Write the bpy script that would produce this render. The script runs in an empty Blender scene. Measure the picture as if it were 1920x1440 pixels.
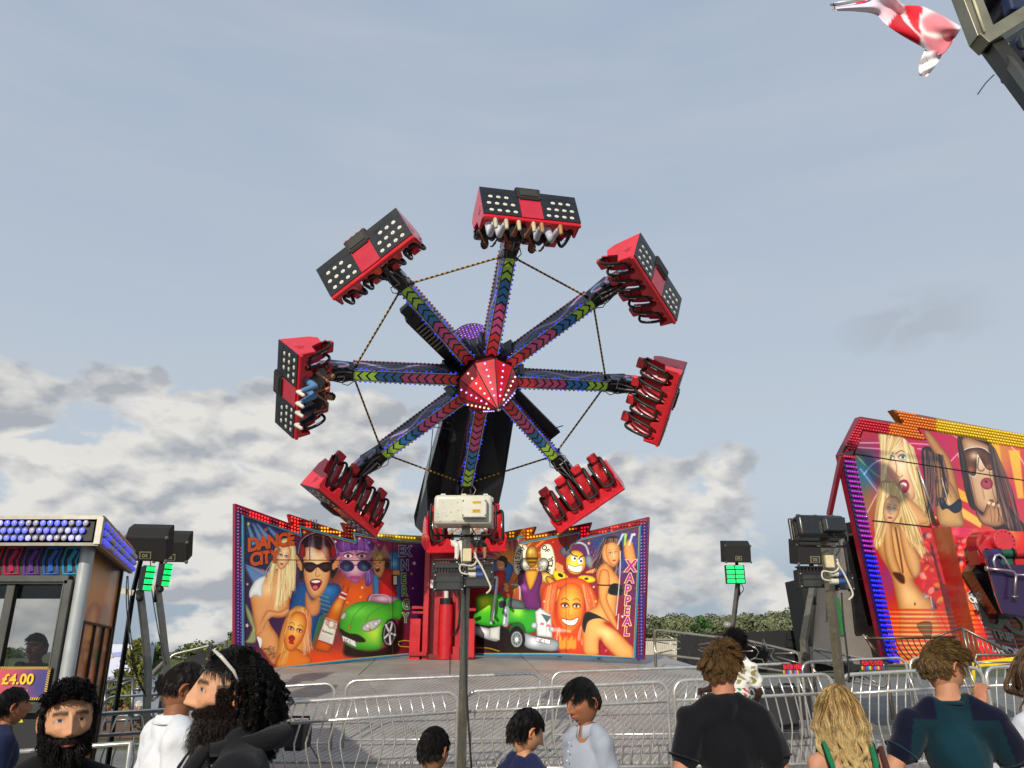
import bpy, bmesh, math, random
import numpy as np
from mathutils import Vector, Matrix, Quaternion, noise as mnoise
R = math.radians
sc = bpy.context.scene
COL = sc.collection
# ------------------------------------------------ camera
F = 1480.0; TH = R(18.74); CZ = 1.75
cd = bpy.data.cameras.new('camera'); cam = bpy.data.objects.new('camera', cd); COL.objects.link(cam)
cd.sensor_width = 36; cd.lens = F/1920*36; cd.clip_start = .05; cd.clip_end = 3000
cam.location = (0, 0, CZ); cam.rotation_euler = (R(90)+TH, 0, 0); sc.camera = cam
# ------------------------------------------------ view, sun, sky
sc.view_settings.view_transform = 'Standard'; sc.view_settings.look = 'None'
sc.view_settings.exposure = 0; sc.view_settings.gamma = 1
SUN_EL = R(25); SUN_AZ = R(198)      # azimuth of the sun, clockwise from +Y: behind the camera, to the left
sdir = Vector((math.sin(SUN_AZ)*math.cos(SUN_EL), math.cos(SUN_AZ)*math.cos(SUN_EL), math.sin(SUN_EL)))
sl = bpy.data.lights.new('sun', 'SUN'); sl.energy = 3.8; sl.angle = R(.6); sl.color = (1, .92, .8)
so = bpy.data.objects.new('sun', sl); COL.objects.link(so)
so.rotation_euler = (-sdir).to_track_quat('-Z', 'Y').to_euler()
W = bpy.data.worlds.new('World'); sc.world = W; W.use_nodes = True
def world():
    nt = W.node_tree; N = nt.nodes; K = nt.links; N.clear()
    out = N.new('ShaderNodeOutputWorld'); bg = N.new('ShaderNodeBackground'); K.new(bg.outputs[0], out.inputs[0])
    def m(op, a, b=0, c=None, clamp=False):
        n = N.new('ShaderNodeMath'); n.operation = op; n.use_clamp = clamp
        for i, v in enumerate((a, b, c)):
            if v is None: continue
            if isinstance(v, (int, float)): n.inputs[i].default_value = v
            else: K.new(v, n.inputs[i])
        return n.outputs[0]
    def mr(v, a, b, c=0, d=1, smooth=True):
        n = N.new('ShaderNodeMapRange'); n.interpolation_type = 'SMOOTHSTEP' if smooth else 'LINEAR'
        K.new(v, n.inputs[0])
        for i, q in zip((1, 2, 3, 4), (a, b, c, d)): n.inputs[i].default_value = q
        return n.outputs[0]
    def mix(f, a, b):
        n = N.new('ShaderNodeMix'); n.data_type = 'RGBA'
        if isinstance(f, float): n.inputs[0].default_value = f
        else: K.new(f, n.inputs[0])
        for i, v in ((6, a), (7, b)):
            if isinstance(v, tuple): n.inputs[i].default_value = (*v, 1)
            else: K.new(v, n.inputs[i])
        return n.outputs[2]
    tc = N.new('ShaderNodeTexCoord'); sp = N.new('ShaderNodeSeparateXYZ'); K.new(tc.outputs['Generated'], sp.inputs[0])
    x, y, z = sp.outputs
    sky = N.new('ShaderNodeTexSky'); sky.sky_type = 'NISHITA'; sky.sun_disc = False
    sky.sun_elevation = SUN_EL; sky.sun_rotation = SUN_AZ; sky.air_density = 1.0; sky.dust_density = 1.2
    sv = N.new('ShaderNodeVectorMath'); sv.operation = 'SCALE'; K.new(sky.outputs[0], sv.inputs[0]); sv.inputs[3].default_value = .075
    def noise(sx, sz, ox, scale, det, rough, dist=0):
        mp = N.new('ShaderNodeMapping'); K.new(tc.outputs['Generated'], mp.inputs[0])
        mp.inputs[3].default_value = (sx, sx, sz); mp.inputs[1].default_value = ox
        n = N.new('ShaderNodeTexNoise'); K.new(mp.outputs[0], n.inputs[0]); n.inputs['Scale'].default_value = scale
        n.inputs['Detail'].default_value = det; n.inputs['Roughness'].default_value = rough; n.inputs['Distortion'].default_value = dist
        return n.outputs[0]
    # thin high veil: pale grey-blue, a little paler in the middle of the sky
    vn = noise(1, 2.2, (3, 1, 0), 2.2, 3, .6, 0)
    veil = mix(mr(z, .05, .8), (.59, .665, .735), (.415, .505, .655))
    veil = mix(m('MULTIPLY', mr(vn, .35, .75), .45), veil, (.55, .62, .70))
    st_ = noise(1.2, 9, (0, 4, 2), 1.6, 4, .6, 0); veil = mix(m('MULTIPLY', mr(st_, .40, .70), .35), veil, (.60, .64, .69))
    base = mix(.85, sv.outputs[0], veil)
    # band of grey-blue low on the horizon
    base = mix(m('MULTIPLY', mr(z, .19, .02), .7), base, (.27, .35, .45))
    # cumulus: az = x/|y|
    az = m('DIVIDE', x, m('MAXIMUM', m('ABSOLUTE', y), .05))
    n1 = noise(1, 1.8, (7.3, 2.1, .55), 7.0, 7, .56, 0)
    n1s = noise(1, 1.8, (7.32, 2.1, .515), 7.0, 7, .56, 0)
    def bill(ox, scale):
        mp = N.new('ShaderNodeMapping'); K.new(tc.outputs['Generated'], mp.inputs[0]); mp.inputs[3].default_value = (1, 1, 1.8); mp.inputs[1].default_value = ox
        nn = N.new('ShaderNodeTexNoise'); K.new(mp.outputs[0], nn.inputs[0]); nn.inputs['Scale'].default_value = scale*1.7; nn.inputs['Detail'].default_value = 3
        ad = N.new('ShaderNodeVectorMath'); ad.operation = 'MULTIPLY_ADD'; K.new(nn.outputs['Color'], ad.inputs[0]); ad.inputs[1].default_value = (.09, .09, .09); K.new(mp.outputs[0], ad.inputs[2])
        v = N.new('ShaderNodeTexVoronoi'); K.new(ad.outputs[0], v.inputs['Vector']); v.inputs['Scale'].default_value = scale;
        v.inputs['Detail'].default_value = 1; v.inputs['Roughness'].default_value = .5
        return m('SUBTRACT', .62, v.outputs['Distance'])
    b1 = bill((7.3, 2.1, .55), 9.5); b1s = bill((7.31, 2.1, .523), 9.5)
    n1 = m('MULTIPLY_ADD', b1, .34, m('MULTIPLY', n1, .86)); n1s = m('MULTIPLY_ADD', b1s, .34, m('MULTIPLY', n1s, .86))
    left = m('MULTIPLY', mr(az, .02, -.2), m('MULTIPLY', mr(z, .35, .27), mr(z, .02, .13)))
    mid = m('MULTIPLY', m('MULTIPLY', mr(az, -.1, .08), mr(az, .42, .26)), mr(z, .29, .2))
    low = m('MULTIPLY', mr(z, .16, .05), m('MULTIPLY', mr(az, .55, .3), .8))
    reg = m('MAXIMUM', m('MAXIMUM', left, m('MULTIPLY', mid, .95)), low)
    bias = m('MULTIPLY_ADD', reg, .45, -.20)
    dens = m('ADD', n1, bias)
    densS = m('ADD', n1s, bias)
    cov = mr(dens, .46, .565)
    lit = m('SUBTRACT', densS, dens)
    sh = m('MULTIPLY_ADD', lit, 4.8, .62, clamp=True)
    n2 = noise(1, 1.5, (1, 5, 2), 11, 3, .6)
    sh = m('ADD', sh, m('MULTIPLY_ADD', n2, .5, -.25), clamp=True)
    cc = mix(sh, (.40, .425, .465), (.80, .775, .73))
    final = mix(m('MULTIPLY', cov, .93), base, cc)
    # wisps of small grey cloud to the right
    wz = m('MULTIPLY', mr(m('ABSOLUTE', m('SUBTRACT', z, .352)), .045, .01), mr(m('ABSOLUTE', m('SUBTRACT', az, .55)), .15, .02))
    final = mix(m('MULTIPLY', m('MULTIPLY', wz, .55), mr(n1, .40, .56)), final, (.40, .44, .50))
    # ground-side of the sphere
    final = mix(mr(z, -.02, -.1), final, (.16, .17, .15))
    K.new(final, bg.inputs[0]); bg.inputs[1].default_value = 1.0
world()
# ------------------------------------------------ camera maths, used only to place things at real distances
fw = np.array([0, math.cos(TH), math.sin(TH)]); up = np.array([0, -math.sin(TH), math.cos(TH)]); rt = np.array([1., 0, 0]); CP = np.array([0, 0, CZ])
def at(px, py, Y):
    d = fw + rt*(px-960)/F + up*(720-py)/F
    return CP + d*(Y/d[1])
def proj(p):
    q = np.asarray(p)-CP; z = q@fw
    return 960+F*(q@rt)/z, 720-F*(q@up)/z
# ------------------------------------------------ materials
def srgb(h):
    if not isinstance(h, str): return tuple(h)
    h = h.lstrip('#'); v = [int(h[i:i+2], 16)/255 for i in (0, 2, 4)]
    return tuple(c/12.92 if c <= .04045 else ((c+.055)/1.055)**2.4 for c in v)
MATS = {}
def mat(name, rough=.5, metal=0, noise=.12, nscale=6, bump=0, bscale=40, emit=0, coat=0, spec=.5, tint=None, stretch=(1, 1, 1), grime=0, alpha=1, trans=0, sheen=0, subs=0):
    """Principled material whose base colour is the mesh's Col attribute broken up by noise"""
    if name in MATS: return MATS[name]
    m = bpy.data.materials.new(name); m.use_nodes = True; MATS[name] = m
    nt = m.node_tree; N = nt.nodes; K = nt.links; b = N['Principled BSDF']
    at_ = N.new('ShaderNodeVertexColor'); at_.layer_name = 'Col'
    tc = N.new('ShaderNodeTexCoord'); mp = N.new('ShaderNodeMapping'); K.new(tc.outputs['Object'], mp.inputs[0]); mp.inputs[3].default_value = stretch
    n = N.new('ShaderNodeTexNoise'); K.new(mp.outputs[0], n.inputs[0]); n.inputs['Scale'].default_value = nscale; n.inputs['Detail'].default_value = 6; n.inputs['Roughness'].default_value = .65
    r = N.new('ShaderNodeMapRange'); K.new(n.outputs[0], r.inputs[0]); r.inputs[1].default_value = .3; r.inputs[2].default_value = .7; r.inputs[3].default_value = 1-noise; r.inputs[4].default_value = 1+noise*.6
    mu = N.new('ShaderNodeVectorMath'); mu.operation = 'SCALE'; K.new(at_.outputs[0], mu.inputs[0]); K.new(r.outputs[0], mu.inputs[3])
    c = mu.outputs[0]
    if grime:
        n2 = N.new('ShaderNodeTexNoise'); K.new(mp.outputs[0], n2.inputs[0]); n2.inputs['Scale'].default_value = nscale*.6; n2.inputs['Detail'].default_value = 8; n2.inputs['Roughness'].default_value = .75
        r2 = N.new('ShaderNodeMapRange'); K.new(n2.outputs[0], r2.inputs[0]); r2.inputs[1].default_value = .52; r2.inputs[2].default_value = .75; r2.inputs[3].default_value = 0; r2.inputs[4].default_value = grime
        mx = N.new('ShaderNodeMix'); mx.data_type = 'RGBA'; K.new(r2.outputs[0], mx.inputs[0]); K.new(c, mx.inputs[6]); mx.inputs[7].default_value = (.06, .05, .04, 1); c = mx.outputs[2]
    K.new(c, b.inputs['Base Color'])
    rr = N.new('ShaderNodeMapRange'); K.new(n.outputs[0], rr.inputs[0]); rr.inputs[3].default_value = max(0, rough-.1); rr.inputs[4].default_value = min(1, rough+.12)
    K.new(rr.outputs[0], b.inputs['Roughness']); b.inputs['Metallic'].default_value = metal
    b.inputs['Specular IOR Level'].default_value = spec; b.inputs['Coat Weight'].default_value = coat
    if sheen: b.inputs['Sheen Weight'].default_value = sheen
    if subs: b.inputs['Subsurface Weight'].default_value = subs; b.inputs['Subsurface Scale'].default_value = .01
    if trans: b.inputs['Transmission Weight'].default_value = trans
    if alpha < 1: b.inputs['Alpha'].default_value = alpha
    if bump:
        n3 = N.new('ShaderNodeTexNoise'); K.new(mp.outputs[0], n3.inputs[0]); n3.inputs['Scale'].default_value = bscale; n3.inputs['Detail'].default_value = 4
        bp = N.new('ShaderNodeBump'); bp.inputs['Strength'].default_value = bump; bp.inputs['Distance'].default_value = .01; K.new(n3.outputs[0], bp.inputs['Height']); K.new(bp.outputs[0], b.inputs['Normal'])
    if emit:
        K.new(at_.outputs[0], b.inputs['Emission Color']); b.inputs['Emission Strength'].default_value = emit
    return m
PAINT = lambda: mat('gloss_paint', rough=.28, noise=.14, nscale=3, coat=.35, grime=.22)
FIBRE = lambda: mat('moulded_fibreglass', rough=.30, noise=.16, nscale=3.5, coat=.4, grime=.30)
MATTE = lambda: mat('matte_surface', rough=.65, noise=.2, nscale=5, grime=.2, bump=.1)
RUBBER = lambda: mat('rubber_foam', rough=.55, noise=.2, nscale=8)
GALV = lambda: mat('galvanised_steel', rough=.38, metal=.85, noise=.25, nscale=14, bump=.05, grime=.15)
CHROME = lambda: mat('polished_rail', rough=.26, metal=.72, noise=.15, nscale=9, grime=.12)
ALU = lambda: mat('brushed_aluminium', rough=.42, metal=.55, noise=.2, nscale=7, grime=.2)
BULB = lambda: mat('lit_bulb', rough=.3, noise=.05, emit=1.0)
BULBOFF = lambda: mat('coloured_cap', rough=.25, noise=.1, coat=.4)
ART = lambda: mat('airbrushed_panel', rough=.35, noise=.08, nscale=2, coat=.15, grime=.06)
CLOTH = lambda: mat('cotton_cloth', rough=.85, noise=.08, nscale=10, bump=.35, bscale=220, spec=.15, sheen=.1)
SKIN = lambda: mat('skin', rough=.55, noise=.13, nscale=34, bump=.14, bscale=260, spec=.35, subs=.06)
HAIR = lambda: mat('hair_strand', rough=.52, noise=.1, nscale=30, spec=.28)
# ------------------------------------------------ objects
def link(o, par=None):
    COL.objects.link(o)
    if par is not None: o.parent = par
    return o
def tag(o, label=None, cat=None, group=None, kind=None):
    if label: o['label'] = label
    if cat: o['category'] = cat
    if group: o['group'] = group
    if kind: o['kind'] = kind
    return o
def thing(name, label, cat, loc=(0, 0, 0), rot=None, group=None):
    o = bpy.data.objects.new(name, None); o.empty_display_size = .2
    if rot is not None: o.matrix_world = Matrix.Translation(Vector(loc)) @ Matrix(rot).to_4x4()
    else: o.location = Vector(loc)
    COL.objects.link(o); return tag(o, label, cat, group)
def V(*a): return np.array(a[0] if len(a) == 1 else a, dtype=float)
def unit(v): v = np.asarray(v, float); return v/max(1e-9, np.linalg.norm(v))
def frame(z, x=None):
    z = unit(z); x = np.array([0, 0, 1.]) if x is None else np.asarray(x, float)
    if abs(unit(x)@z) > .98: x = np.array([1., 0, 0])
    x = unit(x-z*(x@z)); return np.stack([x, np.cross(z, x), z], 1)     # columns
class MB:
    def __init__(s): s.v = []; s.f = []; s.c = []; s.n = 0; s.A = np.eye(3); s.t = np.zeros(3)
    def at(s, t=(0, 0, 0), A=None): s.t = V(t); s.A = np.eye(3) if A is None else np.asarray(A, float); return s
    def add(s, vs, fs, col=(.5, .5, .5)):
        vs = np.asarray(vs, float)@s.A.T + s.t; k = s.n; s.v.append(vs); s.n += len(vs)
        s.f += [tuple(i+k for i in f) for f in fs]
        if isinstance(col, list): s.c += [srgb(c) for c in col]
        else: s.c += [srgb(col)]*len(fs)
        return s
    def box(s, c, d, Rm=None, col=(.5, .5, .5), tap=1.0):
        x, y, z = np.asarray(d, float)/2; vs = np.array([(a*x, b*y, q*z) for q in (-1, 1) for b in (-1, 1) for a in (-1, 1)], float)
        vs[4:, :2] *= tap
        if Rm is not None: vs = vs@np.asarray(Rm).T
        return s.add(vs+V(c), [(0, 2, 3, 1), (4, 5, 7, 6), (0, 1, 5, 4), (2, 6, 7, 3), (0, 4, 6, 2), (1, 3, 7, 5)], col)
    def beam(s, p0, p1, w, h, col=(.5, .5, .5), upv=None, tap=1.0):
        """box beam from p0 to p1, w across, h along upv"""
        p0, p1 = V(p0), V(p1); d = unit(p1-p0); u = np.array([0, 0, 1.]) if upv is None else V(upv)
        if abs(unit(u)@d) > .98: u = np.array([0, 1., 0])
        u = unit(u-d*(u@d)); a = np.cross(d, u); vs = []
        for p, k in ((p0, 1), (p1, tap)):
            for (i, j) in ((-1, -1), (1, -1), (1, 1), (-1, 1)): vs.append(p+a*i*w/2*k+u*j*h/2*k)
        return s.add(vs, [(0, 1, 2, 3), (4, 7, 6, 5), (0, 4, 5, 1), (1, 5, 6, 2), (2, 6, 7, 3), (3, 7, 4, 0)], col)
    def cyl(s, p0, p1, r0, r1=None, n=12, col=(.5, .5, .5), caps=True):
        p0, p1 = V(p0), V(p1); r1 = r0 if r1 is None else r1; Fm = frame(p1-p0); t = np.arange(n)*2*math.pi/n
        ring = np.cos(t)[:, None]*Fm[:, 0]+np.sin(t)[:, None]*Fm[:, 1]
        vs = np.concatenate([p0+ring*r0, p1+ring*r1]); fs = [(i, (i+1) % n, n+(i+1) % n, n+i) for i in range(n)]
        if caps: fs += [tuple(range(n))[::-1], tuple(range(n, 2*n))]
        return s.add(vs, fs, col)
    def tube(s, pts, r, n=8, col=(.5, .5, .5), closed=False, cols=None):
        pts = [V(p) for p in pts]; m = len(pts); vs = []; rr = r if hasattr(r, '__len__') else [r]*m
        tg = []
        for i in range(m):
            a = pts[(i-1) % m] if (closed or i > 0) else pts[i]; b = pts[(i+1) % m] if (closed or i < m-1) else pts[i]; tg.append(unit(b-a))
        x = frame(tg[0])[:, 0]
        for i in range(m):
            x = unit(x-tg[i]*(x@tg[i])); y = np.cross(tg[i], x)
            for k in range(n): t = 2*math.pi*k/n; vs.append(pts[i]+(x*math.cos(t)+y*math.sin(t))*rr[i])
        fs = []; cl = []
        for i in range(m if closed else m-1):
            for k in range(n):
                j = (i+1) % m; fs.append((i*n+k, i*n+(k+1) % n, j*n+(k+1) % n, j*n+k)); cl.append(cols[i] if cols else col)
        if not closed: fs += [tuple(range(n))[::-1], tuple(range((m-1)*n, m*n))]; cl += [cl[0], cl[-1]]
        return s.add(vs, fs, cl)
    def sph(s, c, r, sc=(1, 1, 1), nu=12, nv=8, col=(.5, .5, .5), Rm=None):
        vs = [(0, 0, 1)]
        for j in range(1, nv):
            a = math.pi*j/nv
            for i in range(nu): b = 2*math.pi*i/nu; vs.append((math.sin(a)*math.cos(b), math.sin(a)*math.sin(b), math.cos(a)))
        vs.append((0, 0, -1)); vs = np.array(vs)*r*np.asarray(sc, float)
        if Rm is not None: vs = vs@np.asarray(Rm).T
        fs = [(0, 1+i, 1+(i+1) % nu) for i in range(nu)]
        for j in range(nv-2):
            for i in range(nu): a = 1+j*nu; fs.append((a+i, a+nu+i, a+nu+(i+1) % nu, a+(i+1) % nu))
        a = 1+(nv-2)*nu; L = len(vs)-1; fs += [(a+i, L, a+(i+1) % nu) for i in range(nu)]
        return s.add(vs+V(c), fs, col)
    def prism(s, front, off, col=(.5, .5, .5), side=None):
        """polygon of 3-D points, extruded by the vector off"""
        front = np.array([V(p) for p in front]); n = len(front); vs = np.concatenate([front, front+V(off)])
        fs = [tuple(range(n)), tuple(range(n, 2*n))[::-1]]+[(i, n+i, n+(i+1) % n, (i+1) % n) for i in range(n)]
        return s.add(vs, fs, [col, col]+[side or col]*n)
    def capsule(s, p0, p1, r0, r1=None, n=14, col=(.5, .5, .5)):
        r1 = r0 if r1 is None else r1; p0, p1 = V(p0), V(p1); d = unit(p1-p0); pts = []; rr = []
        for k in range(5): a = math.pi/2*k/5; pts.append(p0-d*r0*math.cos(a)*.999); rr.append(max(.001, r0*math.sin(a)))
        pts.append(p0); rr.append(r0); pts.append(p1); rr.append(r1)
        for k in range(4, -1, -1): a = math.pi/2*k/5; pts.append(p1+d*r1*math.cos(a)*.999); rr.append(max(.001, r1*math.sin(a)))
        return s.tube(pts, rr, n, col)
    def mesh(s, name='m', sub=None):
        me = bpy.data.meshes.new(name); vs = np.concatenate(s.v) if s.v else np.zeros((0, 3))
        if sub is not None: vs = vs-V(sub)
        me.from_pydata(vs.tolist(), [], s.f)
        ca = me.color_attributes.new('Col', 'FLOAT_COLOR', 'CORNER')
        cnt = [len(f) for f in s.f]; cc = np.repeat(np.array(s.c, float).reshape(-1, 3), cnt, axis=0)
        ca.data.foreach_set('color', np.concatenate([cc, np.ones((len(cc), 1))], 1).ravel().astype(np.float32))
        return me
    def build(s, name, m, par=None, smooth=None, bev=0, world=False, label=None):
        sub = None
        if world and par is not None:
            q = par; sub = np.zeros(3)
            while q is not None: sub += np.array(q.location); q = q.parent
        me = s.mesh(name, sub); me.materials.append(m() if callable(m) else m)
        if smooth is not None:
            me.polygons.foreach_set('use_smooth', np.ones(len(me.polygons), bool))
            if smooth < 180: me.set_sharp_from_angle(angle=R(smooth))
        o = link(bpy.data.objects.new(name, me), par)
        if bev: b = o.modifiers.new('bevel', 'BEVEL'); b.width = bev; b.segments = 2; b.limit_method = 'ANGLE'; b.angle_limit = R(35)
        if label: o['label'] = label
        return o
def wloc(o):
    s = np.zeros(3)
    while o is not None: s += np.array(o.location); o = o.parent
    return s
def copy_tree(o, par=None):
    c = o.copy(); COL.objects.link(c); c.parent = par
    for ch in list(o.children): copy_tree(ch, c)
    return c
def col_all(me, col):
    ca = me.color_attributes.new('Col', 'FLOAT_COLOR', 'CORNER'); n = len(me.loops)
    ca.data.foreach_set('color', np.tile(np.array([*srgb(col), 1], np.float32), n))
def text_mesh(s, size, bold=0, extrude=.0, shear=0, align='LEFT', space=1.0, line=1.0):
    cu = bpy.data.curves.new('t', 'FONT'); cu.body = s; cu.size = size; cu.offset = bold; cu.extrude = extrude; cu.shear = shear; cu.align_x = align; cu.space_character = space; cu.space_line = line
    o = bpy.data.objects.new('t', cu); COL.objects.link(o); dg = bpy.context.evaluated_depsgraph_get(); dg.update()
    me = bpy.data.meshes.new_from_object(o.evaluated_get(dg)); bpy.data.objects.remove(o); bpy.data.curves.remove(cu)
    return me
def text(name, s, size, col, m, par, origin, xv, yv, world=True, outline=None, **k):
    """lettering laid in the plane spanned by xv, yv; outline = (colour, width)"""
    xv, yv = unit(xv), V(yv); yv = unit(yv-0*xv); zv = unit(np.cross(xv, yv)); sub = wloc(par) if (world and par) else 0
    bo = k.pop('bold', 0); o = None
    for j, (c, b) in enumerate(([(outline[0], bo+outline[1])] if outline else [])+[(col, bo)]):
        me = text_mesh(s, size, bold=b, **k); n = len(me.vertices); co = np.zeros(n*3); me.vertices.foreach_get('co', co); co = co.reshape(-1, 3)
        w = V(origin)-sub+co[:, :1]*xv+co[:, 1:2]*yv+(co[:, 2:3]+.002*j)*zv
        me.vertices.foreach_set('co', w.ravel()); col_all(me, c); me.materials.append(m() if callable(m) else m); me.update()
        o = link(bpy.data.objects.new(name if j or not outline else name+'_outline', me), par)
    return o
def fuse(mb, voxel=.012, smooth=6, name='fused'):
    """one continuous skin over overlapping closed shapes; returns a mesh"""
    me = mb.mesh(name); o = link(bpy.data.objects.new(name, me))
    a = o.modifiers.new('r', 'REMESH'); a.mode = 'VOXEL'; a.voxel_size = voxel
    b = o.modifiers.new('s', 'SMOOTH'); b.iterations = smooth; b.factor = .5
    dg = bpy.context.evaluated_depsgraph_get(); dg.update(); r = bpy.data.meshes.new_from_object(o.evaluated_get(dg))
    bpy.data.objects.remove(o); bpy.data.meshes.remove(me); return r
def mesh_np(me):
    n = len(me.vertices); co = np.zeros(n*3); me.vertices.foreach_get('co', co)
    return co.reshape(-1, 3), [tuple(p.vertices) for p in me.polygons]
def vcol_mesh(name, vs, fs, vc, m, par=None, smooth=True, extra_mats=()):
    """mesh with one colour per vertex"""
    me = bpy.data.meshes.new(name); me.from_pydata(np.asarray(vs).tolist(), [], fs)
    li = np.zeros(len(me.loops), np.int32); me.loops.foreach_get('vertex_index', li); vc = np.asarray(vc, float)
    ca = me.color_attributes.new('Col', 'FLOAT_COLOR', 'CORNER'); ca.data.foreach_set('color', np.concatenate([vc[li], np.ones((len(li), 1))], 1).ravel().astype(np.float32))
    me.materials.append(m() if callable(m) else m)
    if smooth: me.polygons.foreach_set('use_smooth', np.ones(len(me.polygons), bool))
    return link(bpy.data.objects.new(name, me), par)
# ================================================ the spinning ride
HC = V(-0.566, 16.551, 7.436); AX = V(.23028, -.62778, -.74354); E1 = V(.96231, .26049, .0781); E2 = V(.14465, -.73351, .66411); PH = .0355
RED = '#b3121f'; DRED = '#7d0c16'; BLK = '#0b0b0d'
rbase = at(835, 1238, 20.6)
ride = thing('spinning_ride', 'tall fairground ride with eight chevron striped arms, red seat pods and a red faceted hub', 'fairground ride', rbase)
def armvec(k): t = PH+k*math.pi/4; return math.sin(t)*E1+math.cos(t)*E2
def place(o, org, X, Y_, Z, par=None):
    """local frame (X, Y, Z) at world point org, under an unrotated parent"""
    m = Matrix([[X[i], Y_[i], Z[i]] for i in range(3)]).to_4x4(); m.translation = Vector(V(org)-(wloc(par) if par else 0)); o.matrix_local = m
# ---- one arm in its own frame: x tangent, y outwards, z along the axle towards the viewer
def make_arm():
    w = .26; m = MB()
    m.beam((0, .5, -.20), (0, 2.98, -.172), w, .40, '#101018', upv=(0, 0, 1), tap=.86)
    m.beam((0, .45, -.3), (0, .75, -.3), .46, .55, BLK, upv=(0, 0, 1))
    hues = ['#f03040']*3+['#e85898']*4+['#2c86c8']*3+['#b9ee58']*3
    n = len(hues); y0 = .62; st = (2.93-y0)/n
    for i, h in enumerate(hues):
        a = y0+i*st; b = a+st*.70; q = .085; x = .108-.012*i/13
        z = .0035-.02*(1-(a-y0)/2.4)*0
        for sgn in (-1, 1):
            f = [(0, a+q, z+.003), (sgn*x, a, z+.003), (sgn*x, b, z+.003), (0, b+q, z+.003)]
            m.prism(f if sgn < 0 else f[::-1], (0, 0, -.006), h)
    arm = m.build('arm', PAINT, ride)
    # swirl-painted cheek plates down both sides
    rg = np.random.default_rng(4)
    for sx in (-1, 1):
        vs = []; fs = []; vc = []; nu, nv = 120, 16
        for j in range(nv+1):
            for i in range(nu+1):
                y = .7+2.2*i/nu; v = j/nv; z = -.02-.42*v; vs.append((sx*(.137-.017*i/nu), y, z))
                a = math.sin(y*5.2)*.25+.5; b = math.sin(y*4.3+2)*.3+.5; c3 = math.sin(y*8+1)*.2+.4
                k1 = math.exp(-((v-a)/.06)**2); k2 = math.exp(-((v-b)/.055)**2); k3 = math.exp(-((v-c3)/.03)**2)
                vc.append(V(.018, .02, .035)+k1*V(.05, .16, .32)+k2*V(.42, .09, .22)+k3*V(.12, .2, .3))
        for j in range(nv):
            for i in range(nu): q = j*(nu+1)+i; fs.append((q, q+1, q+nu+2, q+nu+1))
        vcol_mesh('side_panel', vs, fs, vc, ART, arm)
    for sx in (-1, 1):
        s = MB(); s.beam((sx*.139, .66, .004), (sx*.122, 2.92, .004), .022, .016, '#b9b9b4', upv=(0, 0, 1)); s.build('edge_rail', ALU, arm)
        b = MB(); lit = MB()
        for i in range(21):
            y = .72+2.14*i/20; x = sx*(.162-.016*i/20)
            (lit if (i*7+(sx > 0)*3) % 9 < 4 else b).sph((x, y, -.005), .025, nu=8, nv=5, col='#1a30d8')
            b.cyl((x-sx*.02, y, -.005), (x+0*sx, y, -.005), .011, n=6, col='#15151c')
        b.build('bulb_row', BULBOFF, arm, 180)['kind'] = 'stuff'; lit.build('lit_bulb_row', mat('lit_blue_bulb', rough=.3, noise=.02, emit=1.6), arm, 180)['kind'] = 'stuff'
        r = MB()
        for i in range(25): r.sph((sx*(.15-.014*i/24), .72+2.16*i/24, -.40), .022, nu=8, nv=5, col='#a3223c')
        r.build('red_bulb_row', BULBOFF, arm, 180)['kind'] = 'stuff'
    # black forked bracket that carries the pod
    k = MB(); k.beam((0, 2.9, -.16), (0, 3.45, -.17), .27, .36, BLK, upv=(0, 0, 1), tap=1.15); k.beam((0, 3.4, -.17), (0, 4.2, .02), .30, .34, '#111116', upv=(0, 0, 1), tap=.9)
    for sx in (-1, 1): k.tube([(sx*.09, 2.95, .05), (sx*.13, 3.15, .1), (sx*.05, 3.5, .12), (sx*.03, 3.85, .1)], .016, 6, '#5a5a5a')
    k.cyl((-.19, 3.3, -.1), (.19, 3.3, -.1), .07, n=10, col='#25252a'); k.tube([(0, 3.1, .06), (0, 3.3, .12), (0, 4.0, .18)], .02, 6, '#8a8a86')
    k.tube([(-.14, 2.88, 0), (-.24, 3.0, .02), (-.2, 3.12, .04), (0, 3.1, .1)], .012, 6, '#a8a49a'); k.tube([(.14, 2.88, 0), (.22, 3.02, .02), (.16, 3.15, .03), (.02, 3.2, .1)], .012, 6, '#3a3a3c')
    kb = k.build('bracket', mat('black_metal', rough=.4, noise=.25, grime=.1), arm, bev=.01)
    # painted cheek on the bracket
    vs = []; fs = []; vc = []
    for sx in (-1, 1):
        o0 = len(vs)
        for j in range(9):
            for i in range(41):
                u = i/40; v = j/8; y = 3.0+1.0*u; z = (-.01-.3*v)+.14*max(0, u-.45); vs.append((sx*(.157+.004), y, z))
                a = math.sin(u*9)*.3+.5; b = math.sin(u*9+3.1)*.3+.5
                vc.append(V(.03, .035, .06)+math.exp(-((v-a)/.09)**2)*V(.08, .22, .42)+math.exp(-((v-b)/.07)**2)*V(.45, .12, .3))
        for j in range(8):
            for i in range(40): q = o0+j*41+i; fs.append((q, q+1, q+42, q+41))
    vcol_mesh('bracket_cheek', vs, fs, vc, ART, arm)
    return arm
PW = 1.92
ALS = [R(q) for q in (25, 35, 34, 28, 24, 38, 31, 32)]
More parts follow.
